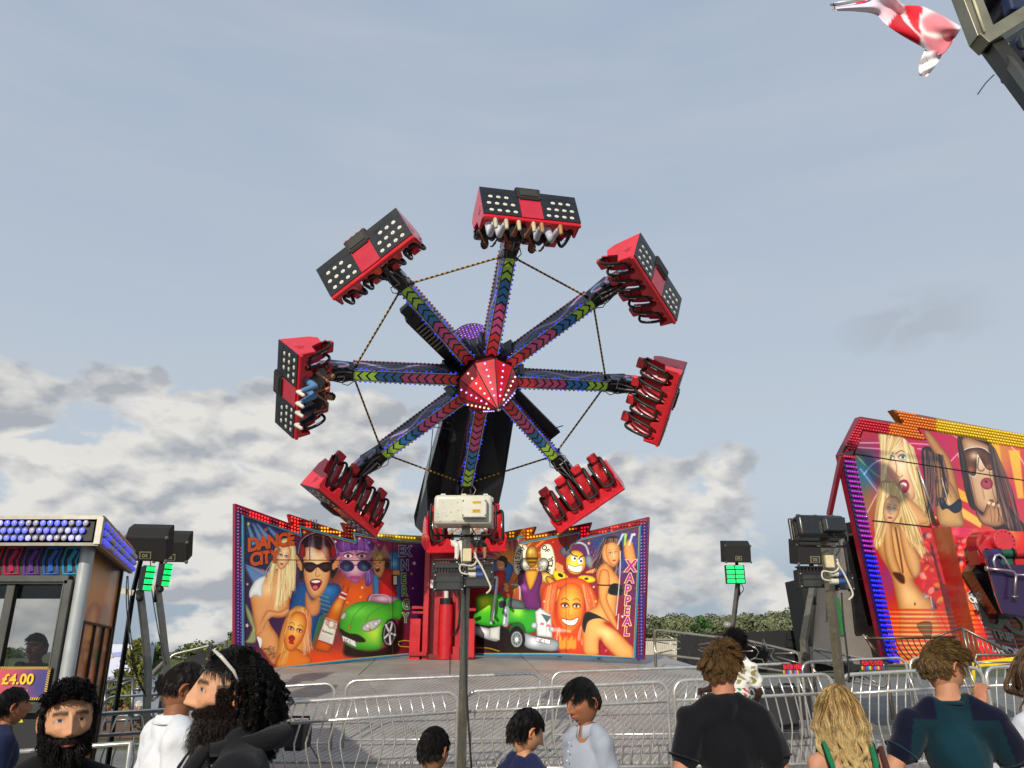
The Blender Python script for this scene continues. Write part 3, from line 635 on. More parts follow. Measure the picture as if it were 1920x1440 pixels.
# ================================================ the painted backdrop behind the ride
def mural_left():
    A = Art(420, 920, 1694, 1440, 4.235, .5, '#4a2350'); S1, K1 = '#e9b173', '#a85a2c'
    A.G(240, 420, 300, 330, '#17304f'); A.G(420, 300, 200, 160, '#1d3f74', .8); A.G(760, 330, 260, 130, '#8a1f30', .9); A.G(230, 1050, 160, 300, '#3a1a44', .9); A.G(1050, 850, 240, 260, '#f06a1c', .95); A.G(1520, 720, 160, 420, '#5d2a72'); A.G(720, 1080, 120, 300, '#23865c', .9); A.G(800, 1340, 460, 130, '#f0521c'); A.G(1200, 1180, 280, 200, '#c23a20', .8); A.G(1500, 1260, 140, 160, '#6a1838', .9); A.G(1120, 420, 180, 110, '#7a3d86', .9); A.G(1300, 430, 130, 90, '#a03058', .8)
    for i, (a, b) in enumerate((((190, 270), (240, 420)), ((230, 260), (300, 400)), ((262, 262), (350, 380)), ((350, 290), (440, 380)))): A.P([a[0]-7, a[1], a[0]+7, a[1], b[0]+26, b[1], b[0]-18, b[1]+18], '#9fc4ea', None, 8, False, None, .6)
    A.P([165, 585, 360, 700, 250, 770, 168, 605], '#7fb2e0', None, 12, False, None, .7); A.P([165, 585, 380, 650, 340, 690], '#cfe6fb', None, 6, False, None, .5)
    for p in ([170, 900, 230, 1010, 245, 1120, 190, 1010], [190, 1180, 240, 1080, 250, 1200, 160, 1200]): A.P(p, '#b7cf7a', None, 9, True, None, .75)
    # purple haired woman with big shades
    A.P([905, 430, 950, 385, 1060, 370, 1150, 400, 1180, 470, 1160, 560, 1190, 700, 1130, 760, 1100, 640, 960, 640, 905, 560, 895, 480], '#8c55a8', ('#4c2570', 22)); A.hair([900, 450, 1180, 440], [890, 620, 1190, 740], ['#b48ad0', '#5f3a86', '#7fb8a0'], 50, 26, 4, 0, .5)
    A.P([920, 460, 1050, 440, 1160, 465, 1165, 560, 1120, 660, 1050, 735, 985, 700, 930, 620], '#c88aa8', ('#8a4a86', 26), hl=('#f0c8b8', 1040, 600, 70)); A.P([905, 400, 1040, 368, 1170, 395, 1175, 480, 1040, 470, 920, 485], '#7a4a98', ('#4a2470', 14)); A.hair([930, 380, 1150, 385], [925, 480, 1165, 480], ['#a47ac4', '#5a3080'], 40, 8, 4)
    for ex in (985, 1095): A.E(ex, 518, 32, 14, '#f0e8e0'); A.E(ex, 518, 13, 13, '#4a2a5a'); A.L([ex-38, 512, ex, 494, ex+38, 508], 8, '#2a1030')
    for ex in (975, 1115): A.E(ex, 598, 58, 44, '#20284a', 8, sh=('#3a2458', 12), hl=('#4a7088', ex-5, 612, 26), ol=('#a884c0', 5))
    A.L([1030, 590, 1062, 592], 9, '#6a4a84'); A.E(1040, 690, 46, 16, '#d06a9a', sh=('#903868', 8)); A.L([1000, 690, 1080, 690], 3, '#6a1a48')
    # DJ with headphones
    A.P([540, 860, 600, 730, 700, 760, 800, 740, 900, 740, 930, 800, 880, 950, 760, 1000, 700, 1200, 640, 1290, 560, 1200, 500, 1060], '#1d5f9a', ('#12366a', 24), hl=('#3a8fc8', 830, 780, 60))
    A.P([650, 800, 700, 870, 760, 830, 760, 960, 700, 1000, 650, 960], '#dc9a60', ('#a05a30', 14))
    A.E(740, 470, 118, 112, '#2a1018', sh=('#140a10', 20)); A.P([635, 470, 690, 445, 760, 470, 820, 450, 842, 560, 838, 680, 800, 790, 730, 850, 680, 820, 645, 720, 628, 600], '#ecba80', ('#b06a3a', 20), hl=('#ffe0b0', 730, 540, 60)); A.P([760, 440, 838, 450, 838, 560, 800, 520], '#7a3a2a', None, 4, op=.6)
    A.L([600, 500, 625, 410, 700, 352, 790, 352, 860, 410, 885, 500], 16, '#0e0e12'); A.L([590, 500, 615, 395, 700, 340, 795, 340, 870, 400, 895, 500], 5, '#8f97a4')
    A.P([610, 430, 640, 440, 645, 520, 600, 520], '#a01a22', ('#50101a', 8)); A.P([850, 440, 880, 440, 890, 520, 850, 520], '#a01a22', ('#50101a', 8)); A.P([600, 560, 632, 555, 630, 690, 598, 700], '#17191d', ('#444a52', 5)); A.P([845, 560, 905, 550, 900, 640, 850, 700], '#17191d', ('#444a52', 5))
    for i in range(4): A.L([575+6*i, 520+26*i, 600, 560+14*i, 612, 590+12*i], 17, '#d8945a'); A.L([915-5*i, 530+24*i, 890, 560+14*i, 868, 590+10*i], 17, '#d8945a')
    A.P([634, 575, 700, 568, 740, 585, 790, 568, 850, 572, 842, 630, 800, 648, 750, 612, 735, 612, 690, 650, 645, 630], '#1c1414', ('#3a2a26', 6)); A.E(690, 608, 36, 20, '#3c2a2c'); A.E(802, 605, 36, 20, '#3c2a2c')
    A.L([738, 610, 728, 668, 745, 682, 760, 670], 5, '#a8643a'); A.P([685, 720, 730, 702, 775, 718, 755, 770, 722, 792, 698, 765], '#7a1a20', ol=('#b05040', 4)); A.P([692, 722, 730, 710, 768, 720, 730, 734], '#f6f4ee'); A.E(725, 768, 20, 16, '#d87078'); A.L([640, 700, 670, 800, 720, 855, 790, 810], 5, '#c07a48')
    # blonde dancer, white swimsuit
    A.P([430, 410, 490, 378, 545, 400, 572, 480, 570, 700, 552, 800, 500, 760, 470, 900, 410, 1000, 370, 940, 330, 760, 380, 600, 400, 480], '#e9d9a0', ('#b89a5c', 18))
    A.P([370, 640, 430, 620, 490, 650, 520, 760, 520, 900, 505, 990, 420, 1010, 340, 1000, 380, 1080, 430, 1160, 440, 1260, 400, 1380, 330, 1300, 270, 1200, 240, 1060, 220, 930, 205, 820, 240, 740, 310, 700], '#e8a86a', ('#a8602e', 18), hl=('#ffd29a', 350, 780, 60))
    A.P([440, 430, 500, 420, 530, 500, 515, 590, 460, 628, 415, 570, 415, 490], '#eebc86', ('#b06e3e', 12)); pass
    A.P([255, 710, 330, 680, 310, 760, 300, 840, 250, 830, 205, 850, 205, 790], '#eef0ea', ('#b0b4b8', 12)); A.P([262, 1160, 300, 1180, 290, 1250, 275, 1210], '#eef0ea')
    A.P([350, 950, 440, 960, 500, 930, 520, 960, 470, 1000, 370, 1010, 300, 1120, 270, 1140, 262, 1100, 320, 990], '#eab078', ('#a8602e', 9)); A.hair([450, 400, 545, 420], [400, 950, 560, 800], ['#fff2c4', '#c4a462', '#f0e0ac'], 70, 30, 5); A.hair([430, 420, 420, 500], [340, 640, 380, 900], ['#fff2c4', '#c4a462'], 26, 20, 5)
    A.face(472, 525, 108, 196, 14, '#f4c894', '#b06c40', '#c0505a', lid='#7a4a3a', hlc='#ffe4bc'); A.hair([450, 395, 500, 400], [408, 560, 420, 470], ['#fff2c4', '#c4a462'], 16, 8, 4)
    for i in range(5): A.L([300+14*i, 1020+5*i, 270+18*i, 1090, 262+18*i, 1140-8*i], 9, '#d8985c')
    for i in range(14): A.L([300+A.rg.random()*90, 1250+A.rg.random()*90, 330+A.rg.random()*80, 1230+A.rg.random()*100, 350+A.rg.random()*70, 1290+A.rg.random()*60], 3, '#5a3a2c', 1, .7)
    # orange faced girl
    A.P([520, 960, 580, 915, 650, 930, 695, 1000, 690, 1120, 640, 1280, 560, 1400, 420, 1400, 430, 1220, 470, 1060], '#e2a24a', ('#b06a28', 18)); A.P([440, 1300, 560, 1250, 640, 1290, 700, 1340, 640, 1400, 420, 1410], '#e8862c', ('#a84a18', 16)); 
    A.hair([530, 950, 640, 930], [440, 1380, 470, 1380], ['#f0c070', '#c88a3c'], 26, 26, 5); A.hair([610, 930, 680, 970], [640, 1300, 690, 1250], ['#f0b090', '#d86a4a', '#f6c880'], 34, 22, 5)
    A.face(562, 1115, 168, 318, 16, '#f8a03a', '#b0501e', '#c03020', lid='#a85a20', hlc='#ffd070'); A.E(538, 1172, 27, 26, '#c42c1c', 14, sh=('#8a1a14', 8)); A.L([516, 1172, 562, 1166], 3, '#5a100c'); A.hair([520, 960, 560, 935], [474, 1200, 490, 1040], ['#f0c070', '#c88a3c'], 12, 10, 4)
    for i in range(9): A.L([740+12*i, 860+38*i-40, 830+8*i, 900+36*i-50], 6, '#e8d84a' if i < 4 else '#4ac48a', 4, .6)
    # bottle
    c = [[970, 712], [1006, 726], [985, 800], [968, 860], [935, 960], [905, 1060], [858, 1230], [830, 1284], [725, 1262], [722, 1225], [770, 1090], [830, 960], [860, 900], [915, 820], [950, 750]]
    A.P(np.array(c), '#d86a1c', ('#8a3410', 14), hl=('#ffb04a', 900, 900, 60)); A.P([955, 745, 1002, 765, 1000, 715, 962, 705], '#c8501a'); A.P([932, 795, 980, 818, 965, 862, 915, 842], '#b01c24', None, 1, False); A.P([935, 800, 978, 820, 974, 832, 930, 812], '#e8dccc', None, 1, False); A.P([918, 832, 968, 855, 964, 866, 912, 846], '#e8dccc', None, 1, False)
    A.P([806, 1005, 905, 1042, 862, 1225, 745, 1185], '#ece8da', ('#b8b0a0', 6), 1, False); A.P([800, 1010, 905, 1048, 903, 1056, 797, 1020], '#c2222c', None, 1, False); A.P([748, 1182, 862, 1222, 860, 1232, 745, 1192], '#c2222c', None, 1, False); A.E(852, 1062, 34, 34, '#c8c0a0', sh=('#9a9070', 6)); A.E(852, 1062, 18, 22, '#ece6d4')
    for i in range(5): A.L([772-4*i, 1140+11*i, 850-4*i, 1168+11*i], 2.5, '#7a8090', 1, .8)
    for q in ((820, 1050), (885, 1085)): A.E(*q, 14, 20, '#d8b8b0', 20, sh=('#b06a6a', 4))
    # excited youth in red with blue seat restraint
    A.P([1310, 500, 1360, 480, 1400, 540, 1400, 900, 1330, 900, 1320, 640], '#3f7fae', ('#1c4a78', 14), hl=('#8fd0ea', 1345, 580, 30)); A.P([1180, 680, 1215, 660, 1250, 800, 1250, 900, 1195, 900], '#3f7fae', ('#1c4a78', 12)); A.P([1235, 690, 1300, 620, 1345, 660, 1370, 780, 1360, 900, 1240, 900], '#cc1f26', ('#7a1018', 14)); A.P([1180, 560, 1210, 515, 1260, 510, 1280, 560, 1270, 640, 1240, 690, 1205, 670, 1183, 620], '#e8ae70', ('#a86434', 10)); A.P([1175, 545, 1195, 490, 1255, 475, 1285, 530, 1262, 560, 1250, 520, 1200, 530], '#6a4a28'); A.hair([1190, 500, 1270, 500], [1180, 545, 1285, 560], ['#c89a58', '#3a2414'], 20, 12, 3)
    A.E(1220, 625, 17, 21, '#5a1014', -10, ol=('#c05048', 3)); A.E(1217, 612, 13, 6, '#f6f2ea', -10); A.E(1196, 580, 7, 5, '#201410'); A.E(1238, 572, 7, 5, '#201410'); A.E(1295, 590, 20, 26, '#14161a'); A.P([1335, 640, 1390, 630, 1395, 670, 1340, 680], '#e0a468', ('#a86434', 6))
    # sports car
    A.P([915, 1060, 960, 1180, 950, 1290, 1030, 1320, 1330, 1320, 1420, 1180, 1410, 1000, 1300, 1230, 1100, 1270, 940, 1160], '#14100f', None, 14)
    A.P([1140, 850, 1180, 825, 1330, 832, 1390, 860, 1365, 885, 1310, 900, 1150, 880], '#b884a0', ('#5a2c48', 12), hl=('#e8c8d8', 1260, 845, 50)); A.L([1150, 880, 1180, 828, 1300, 835, 1320, 895], 5, '#e0c8d4')
    A.P([935, 990, 980, 930, 1060, 885, 1150, 878, 1310, 900, 1370, 865, 1410, 880, 1420, 940, 1400, 1020, 1350, 1015, 1300, 1050, 1262, 1130, 1255, 1240, 1180, 1270, 1060, 1260, 970, 1220, 930, 1150, 915, 1070], '#47b532', ('#1a7a24', 20), hl=('#c8f04a', 1200, 1130, 90)); A.G(1060, 960, 110, 50, '#8ff060', .6); A.G(1340, 930, 60, 40, '#2c8a28', .6)
    A.L([1000, 1080, 1040, 980, 1120, 905], 4, '#2a8a26', 2); A.L([1110, 1090, 1160, 980, 1290, 905], 4, '#2a8a26', 2)
    A.P([1090, 1100, 1120, 1050, 1180, 1025, 1250, 1018, 1240, 1060, 1190, 1105, 1130, 1120], '#cfd6cc', ('#4a5a4a', 7)); A.E(1140, 1075, 20, 20, '#f4f6f0', sh=('#7a857a', 6)); A.E(1205, 1055, 20, 20, '#f4f6f0', sh=('#7a857a', 6)); A.E(1160, 1100, 8, 8, '#d8481c'); A.E(950, 995, 20, 34, '#c8d0c4', 30, sh=('#4a5a4a', 6))
    A.P([915, 1090, 990, 1130, 1060, 1140, 1120, 1180, 1110, 1205, 1020, 1195, 940, 1150], '#0c1a12', ('#1d4a28', 6)); A.E(995, 1085, 11, 16, '#e0c02c', 15, ol=('#1a1a1a', 3)); A.E(995, 1085, 5, 8, '#1a1a1a', 15); A.P([938, 1150, 1042, 1195, 1052, 1243, 945, 1195], '#f2f2ee', ('#c8c8c4', 4), 1, False, ('#20302a', 3))
    A.E(1318, 1130, 62, 112, '#0c0c0d', 8); A.E(1315, 1130, 50, 98, '#a8aeb0', 8, sh=('#50585c', 8)); A.E(1315, 1130, 40, 84, '#23272a', 8)
    for i in range(5): a = R(72*i+10); A.L([1315, 1130, 1315+44*math.cos(a), 1130+90*math.sin(a)], 14, '#d4d8da')
    A.E(1315, 1130, 12, 18, '#8a9094'); A.L([1385, 1200, 1430, 1190, 1480, 1195], 5, '#d8c84a'); A.L([1385, 1215, 1400, 1235, 1480, 1240], 5, '#d8c84a')
    for x, y, r, cc in ((195, 262, 16, '#e8cc3a'), (332, 310, 16, '#d05a24'), (186, 742, 12, '#d8d850'), (182, 1070, 20, '#f0c8d8'), (306, 630, 12, '#e05a20'), (638, 330, 17, '#e8a83a'), (885, 405, 14, '#e8d8d0'), (1076, 380, 15, '#f0c840'), (1150, 412, 16, '#d8b8e0'), (1228, 430, 12, '#f0b040'), (1510, 577, 20, '#f0e0f0'), (1490, 660, 14, '#f0b83a'), (1500, 775, 12, '#f0d0e0'), (1097, 770, 14, '#ffd0a0'), (1085, 845, 14, '#ffc040'), (980, 888, 13, '#ffb040')): A.star(x, y, r, cc, x % 40)
    for i in range(150): q = A.rg.random(2); A.E(170+q[0]*1400, 240+q[1]*(500 if q[0] > .5 else 900), 2.2, 2.2, '#e8d8e8', op=.6)
    for x in (676, 700, 785): A.P([x, 350, x+6, 350, x+34, 520, x-14, 520], '#e8e8f8', None, 8, False, None, .35)
    for x in (1200, 1270): A.P([x, 430, x+8, 430, x+60, 540, x-50, 530], '#e8e0a0', None, 8, False, None, .4)
    return A
def mural_right():
    A = Art(820, 920, 1779, 1440, 4.236, .5, '#8a1c22'); 
    A.G(560, 520, 230, 130, '#f0942c'); A.G(380, 520, 120, 140, '#8a3a8a', .9); A.G(640, 400, 110, 90, '#6a3a90', .9); A.G(700, 640, 200, 200, '#f0a03a', .8); A.G(900, 450, 170, 100, '#a8281c', .9); A.G(1500, 500, 260, 200, '#1f5f9c'); A.G(1300, 420, 150, 70, '#1a4a80', .9); A.G(1550, 800, 100, 400, '#5a2060', .9); A.G(1050, 1150, 320, 250, '#ee4e18'); A.G(1350, 1250, 120, 130, '#a01c2c', .9); A.G(560, 1240, 380, 110, '#241a22', .95); A.G(360, 1050, 80, 200, '#6a2a6a', .6)
    for i in range(14): a = R(-170+i*13); A.P([600, 600, 600+330*math.cos(a-.03), 600+330*math.sin(a-.03), 600+330*math.cos(a+.03), 600+330*math.sin(a+.03)], '#ffd070', None, 6, False, None, .5)
    # youth in red in a blue seat
    A.P([425, 620, 450, 555, 520, 540, 600, 600, 590, 680, 540, 760, 500, 810, 450, 800], '#2f7ec0', ('#174a80', 14)); A.P([448, 660, 500, 630, 545, 650, 540, 720, 500, 800, 470, 780], '#c8202c', ('#7a1018', 12)); A.P([470, 570, 495, 535, 540, 545, 545, 600, 520, 635, 480, 625], '#e8ae70', ('#a86434', 9)); A.P([480, 545, 510, 515, 555, 540, 552, 600, 535, 610, 530, 570, 495, 555], '#2a1a14'); A.L([490, 608, 515, 612], 5, '#f4f0e8'); A.E(497, 582, 5, 4, '#20120c'); A.E(520, 582, 5, 4, '#20120c')
    for i in range(4): A.E(545+8*(i % 2), 745+16*i, 20, 12, '#e8a868', sh=('#b0683a', 5))
    # gold robot figure in purple top, ring of letters
    for s_ in (-1, 1): A.P([770+s_*60, 440, 770+s_*130, 430, 770+s_*165, 540, 770+s_*160, 640, 770+s_*130, 670, 770+s_*80, 600, 770+s_*50, 520], '#e8e2cc', ('#a09878', 6), 1, True, ('#5a4a28', 3)); A.E(770+s_*72, 590, 48, 58, '#9a9a90', s_*8, sh=('#4a4a44', 12), hl=('#e8e8e0', 770+s_*80, 580, 22))
    for i in range(40): A.E(690+A.rg.random()*160, 540+A.rg.random()*100, 4, 4, '#f0f0e8', op=.7)
    A.P([700, 640, 830, 640, 900, 660, 985, 800, 975, 840, 900, 950, 860, 930, 920, 830, 860, 740, 820, 760, 815, 920, 690, 920, 640, 760, 620, 860, 600, 760, 650, 660], '#c8942c', ('#6a4414', 14), hl=('#ffe08a', 870, 690, 40)); A.P([650, 660, 700, 635, 735, 760, 810, 640, 835, 700, 812, 800, 820, 935, 700, 935, 665, 820, 640, 740], '#6e2a6c', ('#3c1440', 16), hl=('#a85aa0', 690, 770, 30)); A.P([700, 640, 800, 640, 738, 790], '#d8a43a', ('#7a5018', 10))
    A.E(752, 520, 52, 88, '#b8902e', sh=('#5a4012', 16), hl=('#f8e48a', 740, 480, 26)); A.P([700, 530, 805, 530, 800, 548, 705, 548], '#4a3410', None, 2, False); A.P([715, 560, 790, 560, 780, 578, 725, 578], '#5a4214', None, 2, False); A.L([752, 450, 752, 610], 4, '#7a5a1c', 1.5)
    for y in (612, 624, 636): A.L([715, y, 795, y], 4, '#6a4a18')
    A.P([860, 700, 905, 690, 985, 805, 900, 950, 865, 935, 930, 830], '#d8a43a', ('#6a4414', 9), 1, True, ('#3a2408', 3))
    # yellow smiley with headphones
    A.G(1150, 480, 110, 80, '#5a2a60', .9); A.E(1098, 570, 80, 96, '#f0c824', sh=('#b07a14', 18), hl=('#fff07a', 1075, 600, 40)); A.L([1040, 520, 1060, 440, 1120, 412, 1180, 440, 1205, 520], 15, '#a8b0bc'); A.E(1205, 560, 32, 52, '#8a93a0', -10, sh=('#454c58', 12)); A.E(1018, 480, 44, 44, '#6a7280', sh=('#343a44', 14), op=.9)
    for x, y in ((1085, 535), (1135, 555)): A.E(x, y, 25, 30, '#f6f6f2', sh=('#a0a098', 5)); A.E(x+6, y+4, 9, 10, '#1a1414')
    A.L([1050, 482, 1080, 515, 1110, 520], 9, '#2a1408'); A.L([1165, 515, 1140, 525, 1125, 545], 9, '#2a1408'); A.P([1040, 590, 1090, 605, 1150, 595, 1140, 640, 1095, 645, 1050, 628], '#f2f2ea', None, 1, True, ('#5a3010', 4))
    for i in range(6): A.L([1055+15*i, 594, 1056+15*i, 640], 2.5, '#8a6a50')
    A.E(985, 690, 78, 44, '#e8d024', 38, sh=('#a8881a', 10)); A.E(978, 672, 24, 14, '#22221c', 30); A.E(1185, 702, 72, 30, '#e8d024', 6, sh=('#a8881a', 9)); A.E(1185, 700, 18, 9, '#22221c')
    for i in range(4): A.L([950+14*i, 575+8*i, 945+16*i, 610+6*i, 965+12*i, 640], 14, '#e09a5c'); A.L([1185+16*i, 650, 1210+14*i, 640-6*i, 1250+8*i, 640], 12, '#e09a5c')
    # orange woman
    A.P([830, 900, 850, 770, 930, 720, 1040, 690, 1160, 705, 1240, 790, 1275, 930, 1200, 980, 1170, 850, 960, 780, 940, 1000, 990, 1120, 930, 1100, 860, 980], '#e0642c', ('#a83a1c', 18)); A.hair([880, 760, 960, 730], [850, 980, 930, 960], ['#f4a070', '#b8401c', '#f07a4a'], 40, 16, 6); A.hair([1150, 740, 1220, 790], [1190, 960, 1260, 960], ['#f4a070', '#b8401c', '#f07a4a'], 40, 16, 6); A.face(1058, 930, 222, 400, 3, '#f08a2a', '#b04818', '#c8302c', lid='#8a3a18', brow='#3a1408', hlc='#ffb850'); A.P([990, 1020, 1060, 1032, 1118, 1010, 1095, 1060, 1050, 1068, 1010, 1050], '#f6f0e6', None, 1, True, ('#a82820', 7)); A.hair([960, 1080, 980, 1100], [920, 1200, 980, 1180], ['#f08a5a', '#e8b0a0'], 16, 12, 4); A.hair([1140, 1080, 1160, 1060], [1120, 1180, 1160, 1230], ['#f08a5a', '#e8b0a0'], 16, 12, 4)
    for x in (985, 1030, 1075): A.P([x-18, 1250, x-22, 1190, x-4, 1150, x+8, 1190, x+24, 1165, x+26, 1250], '#f8a03a', None, 6, True, None, .8)
    # truck
    A.P([290, 1055, 500, 1070, 560, 1090, 600, 1040, 660, 1080, 700, 1180, 780, 1240, 940, 1270, 930, 1290, 500, 1290, 330, 1220, 295, 1150], '#171316', None, 12)
    A.P([315, 840, 440, 815, 520, 830, 545, 880, 540, 1060, 300, 1055, 305, 940], '#3fa82e', ('#1a6a24', 16), hl=('#d8f03a', 370, 880, 70)); A.P([540, 850, 620, 860, 690, 890, 700, 940, 780, 945, 800, 1000, 790, 1110, 700, 1130, 650, 1060, 560, 1060, 540, 1075, 530, 940], '#34a02e', ('#14602a', 14), hl=('#9ae04a', 640, 960, 50))
    A.P([568, 868, 640, 868, 690, 900, 688, 940, 572, 930], '#5a666c', ('#28323a', 9)); A.P([490, 880, 545, 872, 548, 930, 492, 930], '#20282c', ('#84909a', 4)); A.L([455, 690, 475, 700, 462, 830, 430, 1050], 22, '#b9c0c6', 2); A.L([455, 690, 472, 700, 458, 830, 424, 1050], 5, '#f0f4f8', 2); A.L([590, 745, 650, 760, 655, 860], 12, '#aab2ba'); A.L([548, 940, 540, 1060], 44, '#8c969e', 3); A.L([540, 945, 530, 1055], 10, '#e0e6ea', 3)
    A.P([295, 1075, 400, 1090, 440, 1110, 480, 1195, 390, 1180, 300, 1140], '#aeb4b8', ('#5a6268', 12), hl=('#f0f0f0', 360, 1110, 40)); A.P([415, 1090, 500, 1075, 495, 1190, 410, 1175], '#c4c8c4', ('#6a7070', 7), 1, False)
    A.P([775, 960, 815, 930, 905, 985, 915, 1170, 790, 1155], '#d8dcd8', ('#6a7274', 8), 1, False); A.P([820, 975, 905, 1000, 870, 1050], '#5a6264', None, 1, False); A.L([868, 1050, 862, 1150], 3, '#7a8284')
    for x, y in ((832, 1058), (882, 1072)): A.E(x, y, 17, 11, '#e06a88')
    A.P([690, 1130, 780, 1155, 955, 1190, 945, 1270, 830, 1270, 700, 1240], '#9aa2a8', ('#4a5258', 12), hl=('#e8ecf0', 770, 1190, 40)); A.P([788, 1165, 898, 1188, 894, 1217, 784, 1195], '#f4f4f0', None, 1, False, ('#2a2a2a', 3)); A.E(770, 1070, 26, 26, '#c8d0d4', sh=('#5a6470', 8)); A.E(905, 1100, 20, 22, '#c8d0d4', sh=('#5a6470', 8)); A.P([905, 1085, 1060, 1110, 1060, 1125, 910, 1120], '#e8d8e0', None, 9, False, None, .6)
    A.E(628, 1180, 70, 96, '#0c0c0e'); A.E(630, 1180, 46, 64, '#b8bcc0', sh=('#60686c', 9)); A.E(630, 1180, 34, 50, '#8c9498', sh=('#3c4448', 6)); A.E(630, 1183, 12, 16, '#e8ecec')
    for i in range(8): a = R(45*i); A.E(630+25*math.cos(a), 1181+36*math.sin(a), 4, 6, '#2a2e30')
    A.P([570, 1130, 580, 1070, 640, 1045, 690, 1075, 705, 1140, 690, 1120, 640, 1078, 600, 1090], '#1d6a30', ('#0f3c1c', 8)); A.L([295, 1248, 400, 1250, 490, 1275], 8, '#d8b83a', 4, .8)
    # dark haired dancer in black
    A.P([1290, 470, 1320, 390, 1390, 360, 1450, 380, 1470, 450, 1460, 560, 1400, 640, 1320, 640, 1240, 600, 1270, 540], '#4a2a28', ('#24100f', 18)); A.hair([1320, 380, 1440, 380], [1210, 620, 1440, 740], ['#7a5648', '#1e0e0c', '#a08878'], 60, 30, 5); A.P([1490, 420, 1540, 390, 1580, 560, 1560, 600, 1500, 560, 1480, 480], '#e0a060', ('#a8602e', 14))
    A.P([1320, 440, 1370, 415, 1430, 425, 1456, 500, 1440, 560, 1400, 605, 1350, 580, 1310, 530], '#e8ac6c', ('#a05e32', 12)); A.face(1392, 500, 108, 185, -8, '#ecb070', '#a05e32', '#b84a4a', look=.7)
    A.P([1300, 590, 1350, 580, 1400, 640, 1450, 720, 1430, 850, 1420, 960, 1400, 1040, 1330, 1050, 1420, 1110, 1520, 1210, 1555, 1250, 1552, 1330, 1440, 1330, 1330, 1230, 1290, 1180, 1280, 1300, 1170, 1295, 1150, 1150, 1150, 1030, 1200, 950, 1270, 900, 1280, 780, 1260, 660], '#e8a862', ('#a05a28', 22), hl=('#ffd290', 1340, 1130, 70)); A.P([1300, 630, 1360, 640, 1370, 760, 1350, 860, 1400, 980, 1440, 1100, 1400, 1080, 1320, 960, 1285, 860, 1280, 720], '#e4a05a', ('#9a5426', 12)); A.P([1362, 770, 1400, 735, 1470, 755, 1475, 820, 1440, 835, 1362, 820], '#14120f', ('#4a4640', 6)); A.L([1272, 748, 1340, 752, 1420, 748], 10, '#14120f'); A.P([1180, 965, 1270, 985, 1370, 1050, 1290, 1015, 1200, 1040, 1170, 1130, 1150, 1060], '#1c1a18', ('#3e3a34', 6)); A.P([1285, 1190, 1290, 1310, 1360, 1310, 1330, 1240], '#a81828', ('#6a0c18', 12))
    for x0, x1 in ((1425, 1470), (1480, 1490), (1515, 1545)): A.P([x0, 440, x0+14, 430, x1+18, 340, x1-4, 340], '#bfe4fa' if x0 != 1480 else '#b4e04a', None, 4, False, None, .85)
    A.L([1420, 990, 1448, 700, 1455, 480], 7, '#c8d0d8', 2); A.L([1432, 1100, 1440, 980], 7, '#c8d0d8', 2)
    for x, y, r, cc in ((622, 415, 13, '#e0503c'), (918, 408, 12, '#e05a3c'), (1203, 418, 15, '#f0c03a'), (1565, 348, 14, '#e8f0f8'), (1257, 880, 17, '#ffb02c'), (1242, 765, 12, '#ffd0c0'), (850, 880, 12, '#ffc890'), (1340, 1270, 16, '#e05070'), (1470, 1000, 14, '#f0e0f0')): A.star(x, y, r, cc, x % 40)
    for i in range(160): q = A.rg.random(2); A.E(1200+q[0]*400, 300+q[1]*600, 2.4, 2.4, '#cfe0f4', op=.55)
    return A
# -- the two wings of the backdrop: straight folded panels, their tops cut in lightning steps
def polycut(poly, grow=0):
    p = np.array(poly, float)
    def f(x, y):
        x = np.asarray(x, float); y = np.asarray(y, float); ins = np.zeros(x.shape, bool)
        for i in range(len(p)):
            a, b = p[i-1], p[i]
            if a[1] != b[1]: c = (a[1] > y) != (b[1] > y); ins ^= c & (x < (b[0]-a[0])*(y-a[1])/(b[1]-a[1])+a[0])
        return ins
    return f
def pdist(x, y, poly):
    p = np.array(poly, float); d = np.full(np.shape(x), 1e9)
    for i in range(len(p)):
        a, b = p[i-1], p[i]; e = b-a; t = np.clip(((x-a[0])*e[0]+(y-a[1])*e[1])/(e@e+1e-9), 0, 1); d = np.minimum(d, np.hypot(x-a[0]-t*e[0], y-a[1]-t*e[1]))
    return d
def clip(poly, X, keep):
    o = []
    for j in range(len(poly)):
        a, b = poly[j-1], poly[j]; ia, ib = keep*(a[0]-X) >= 0, keep*(b[0]-X) >= 0
        if ia != ib: q = (X-a[0])/(b[0]-a[0]); o.append((X, a[1]+(b[1]-a[1])*q))
        if ib: o.append(b)
    return o
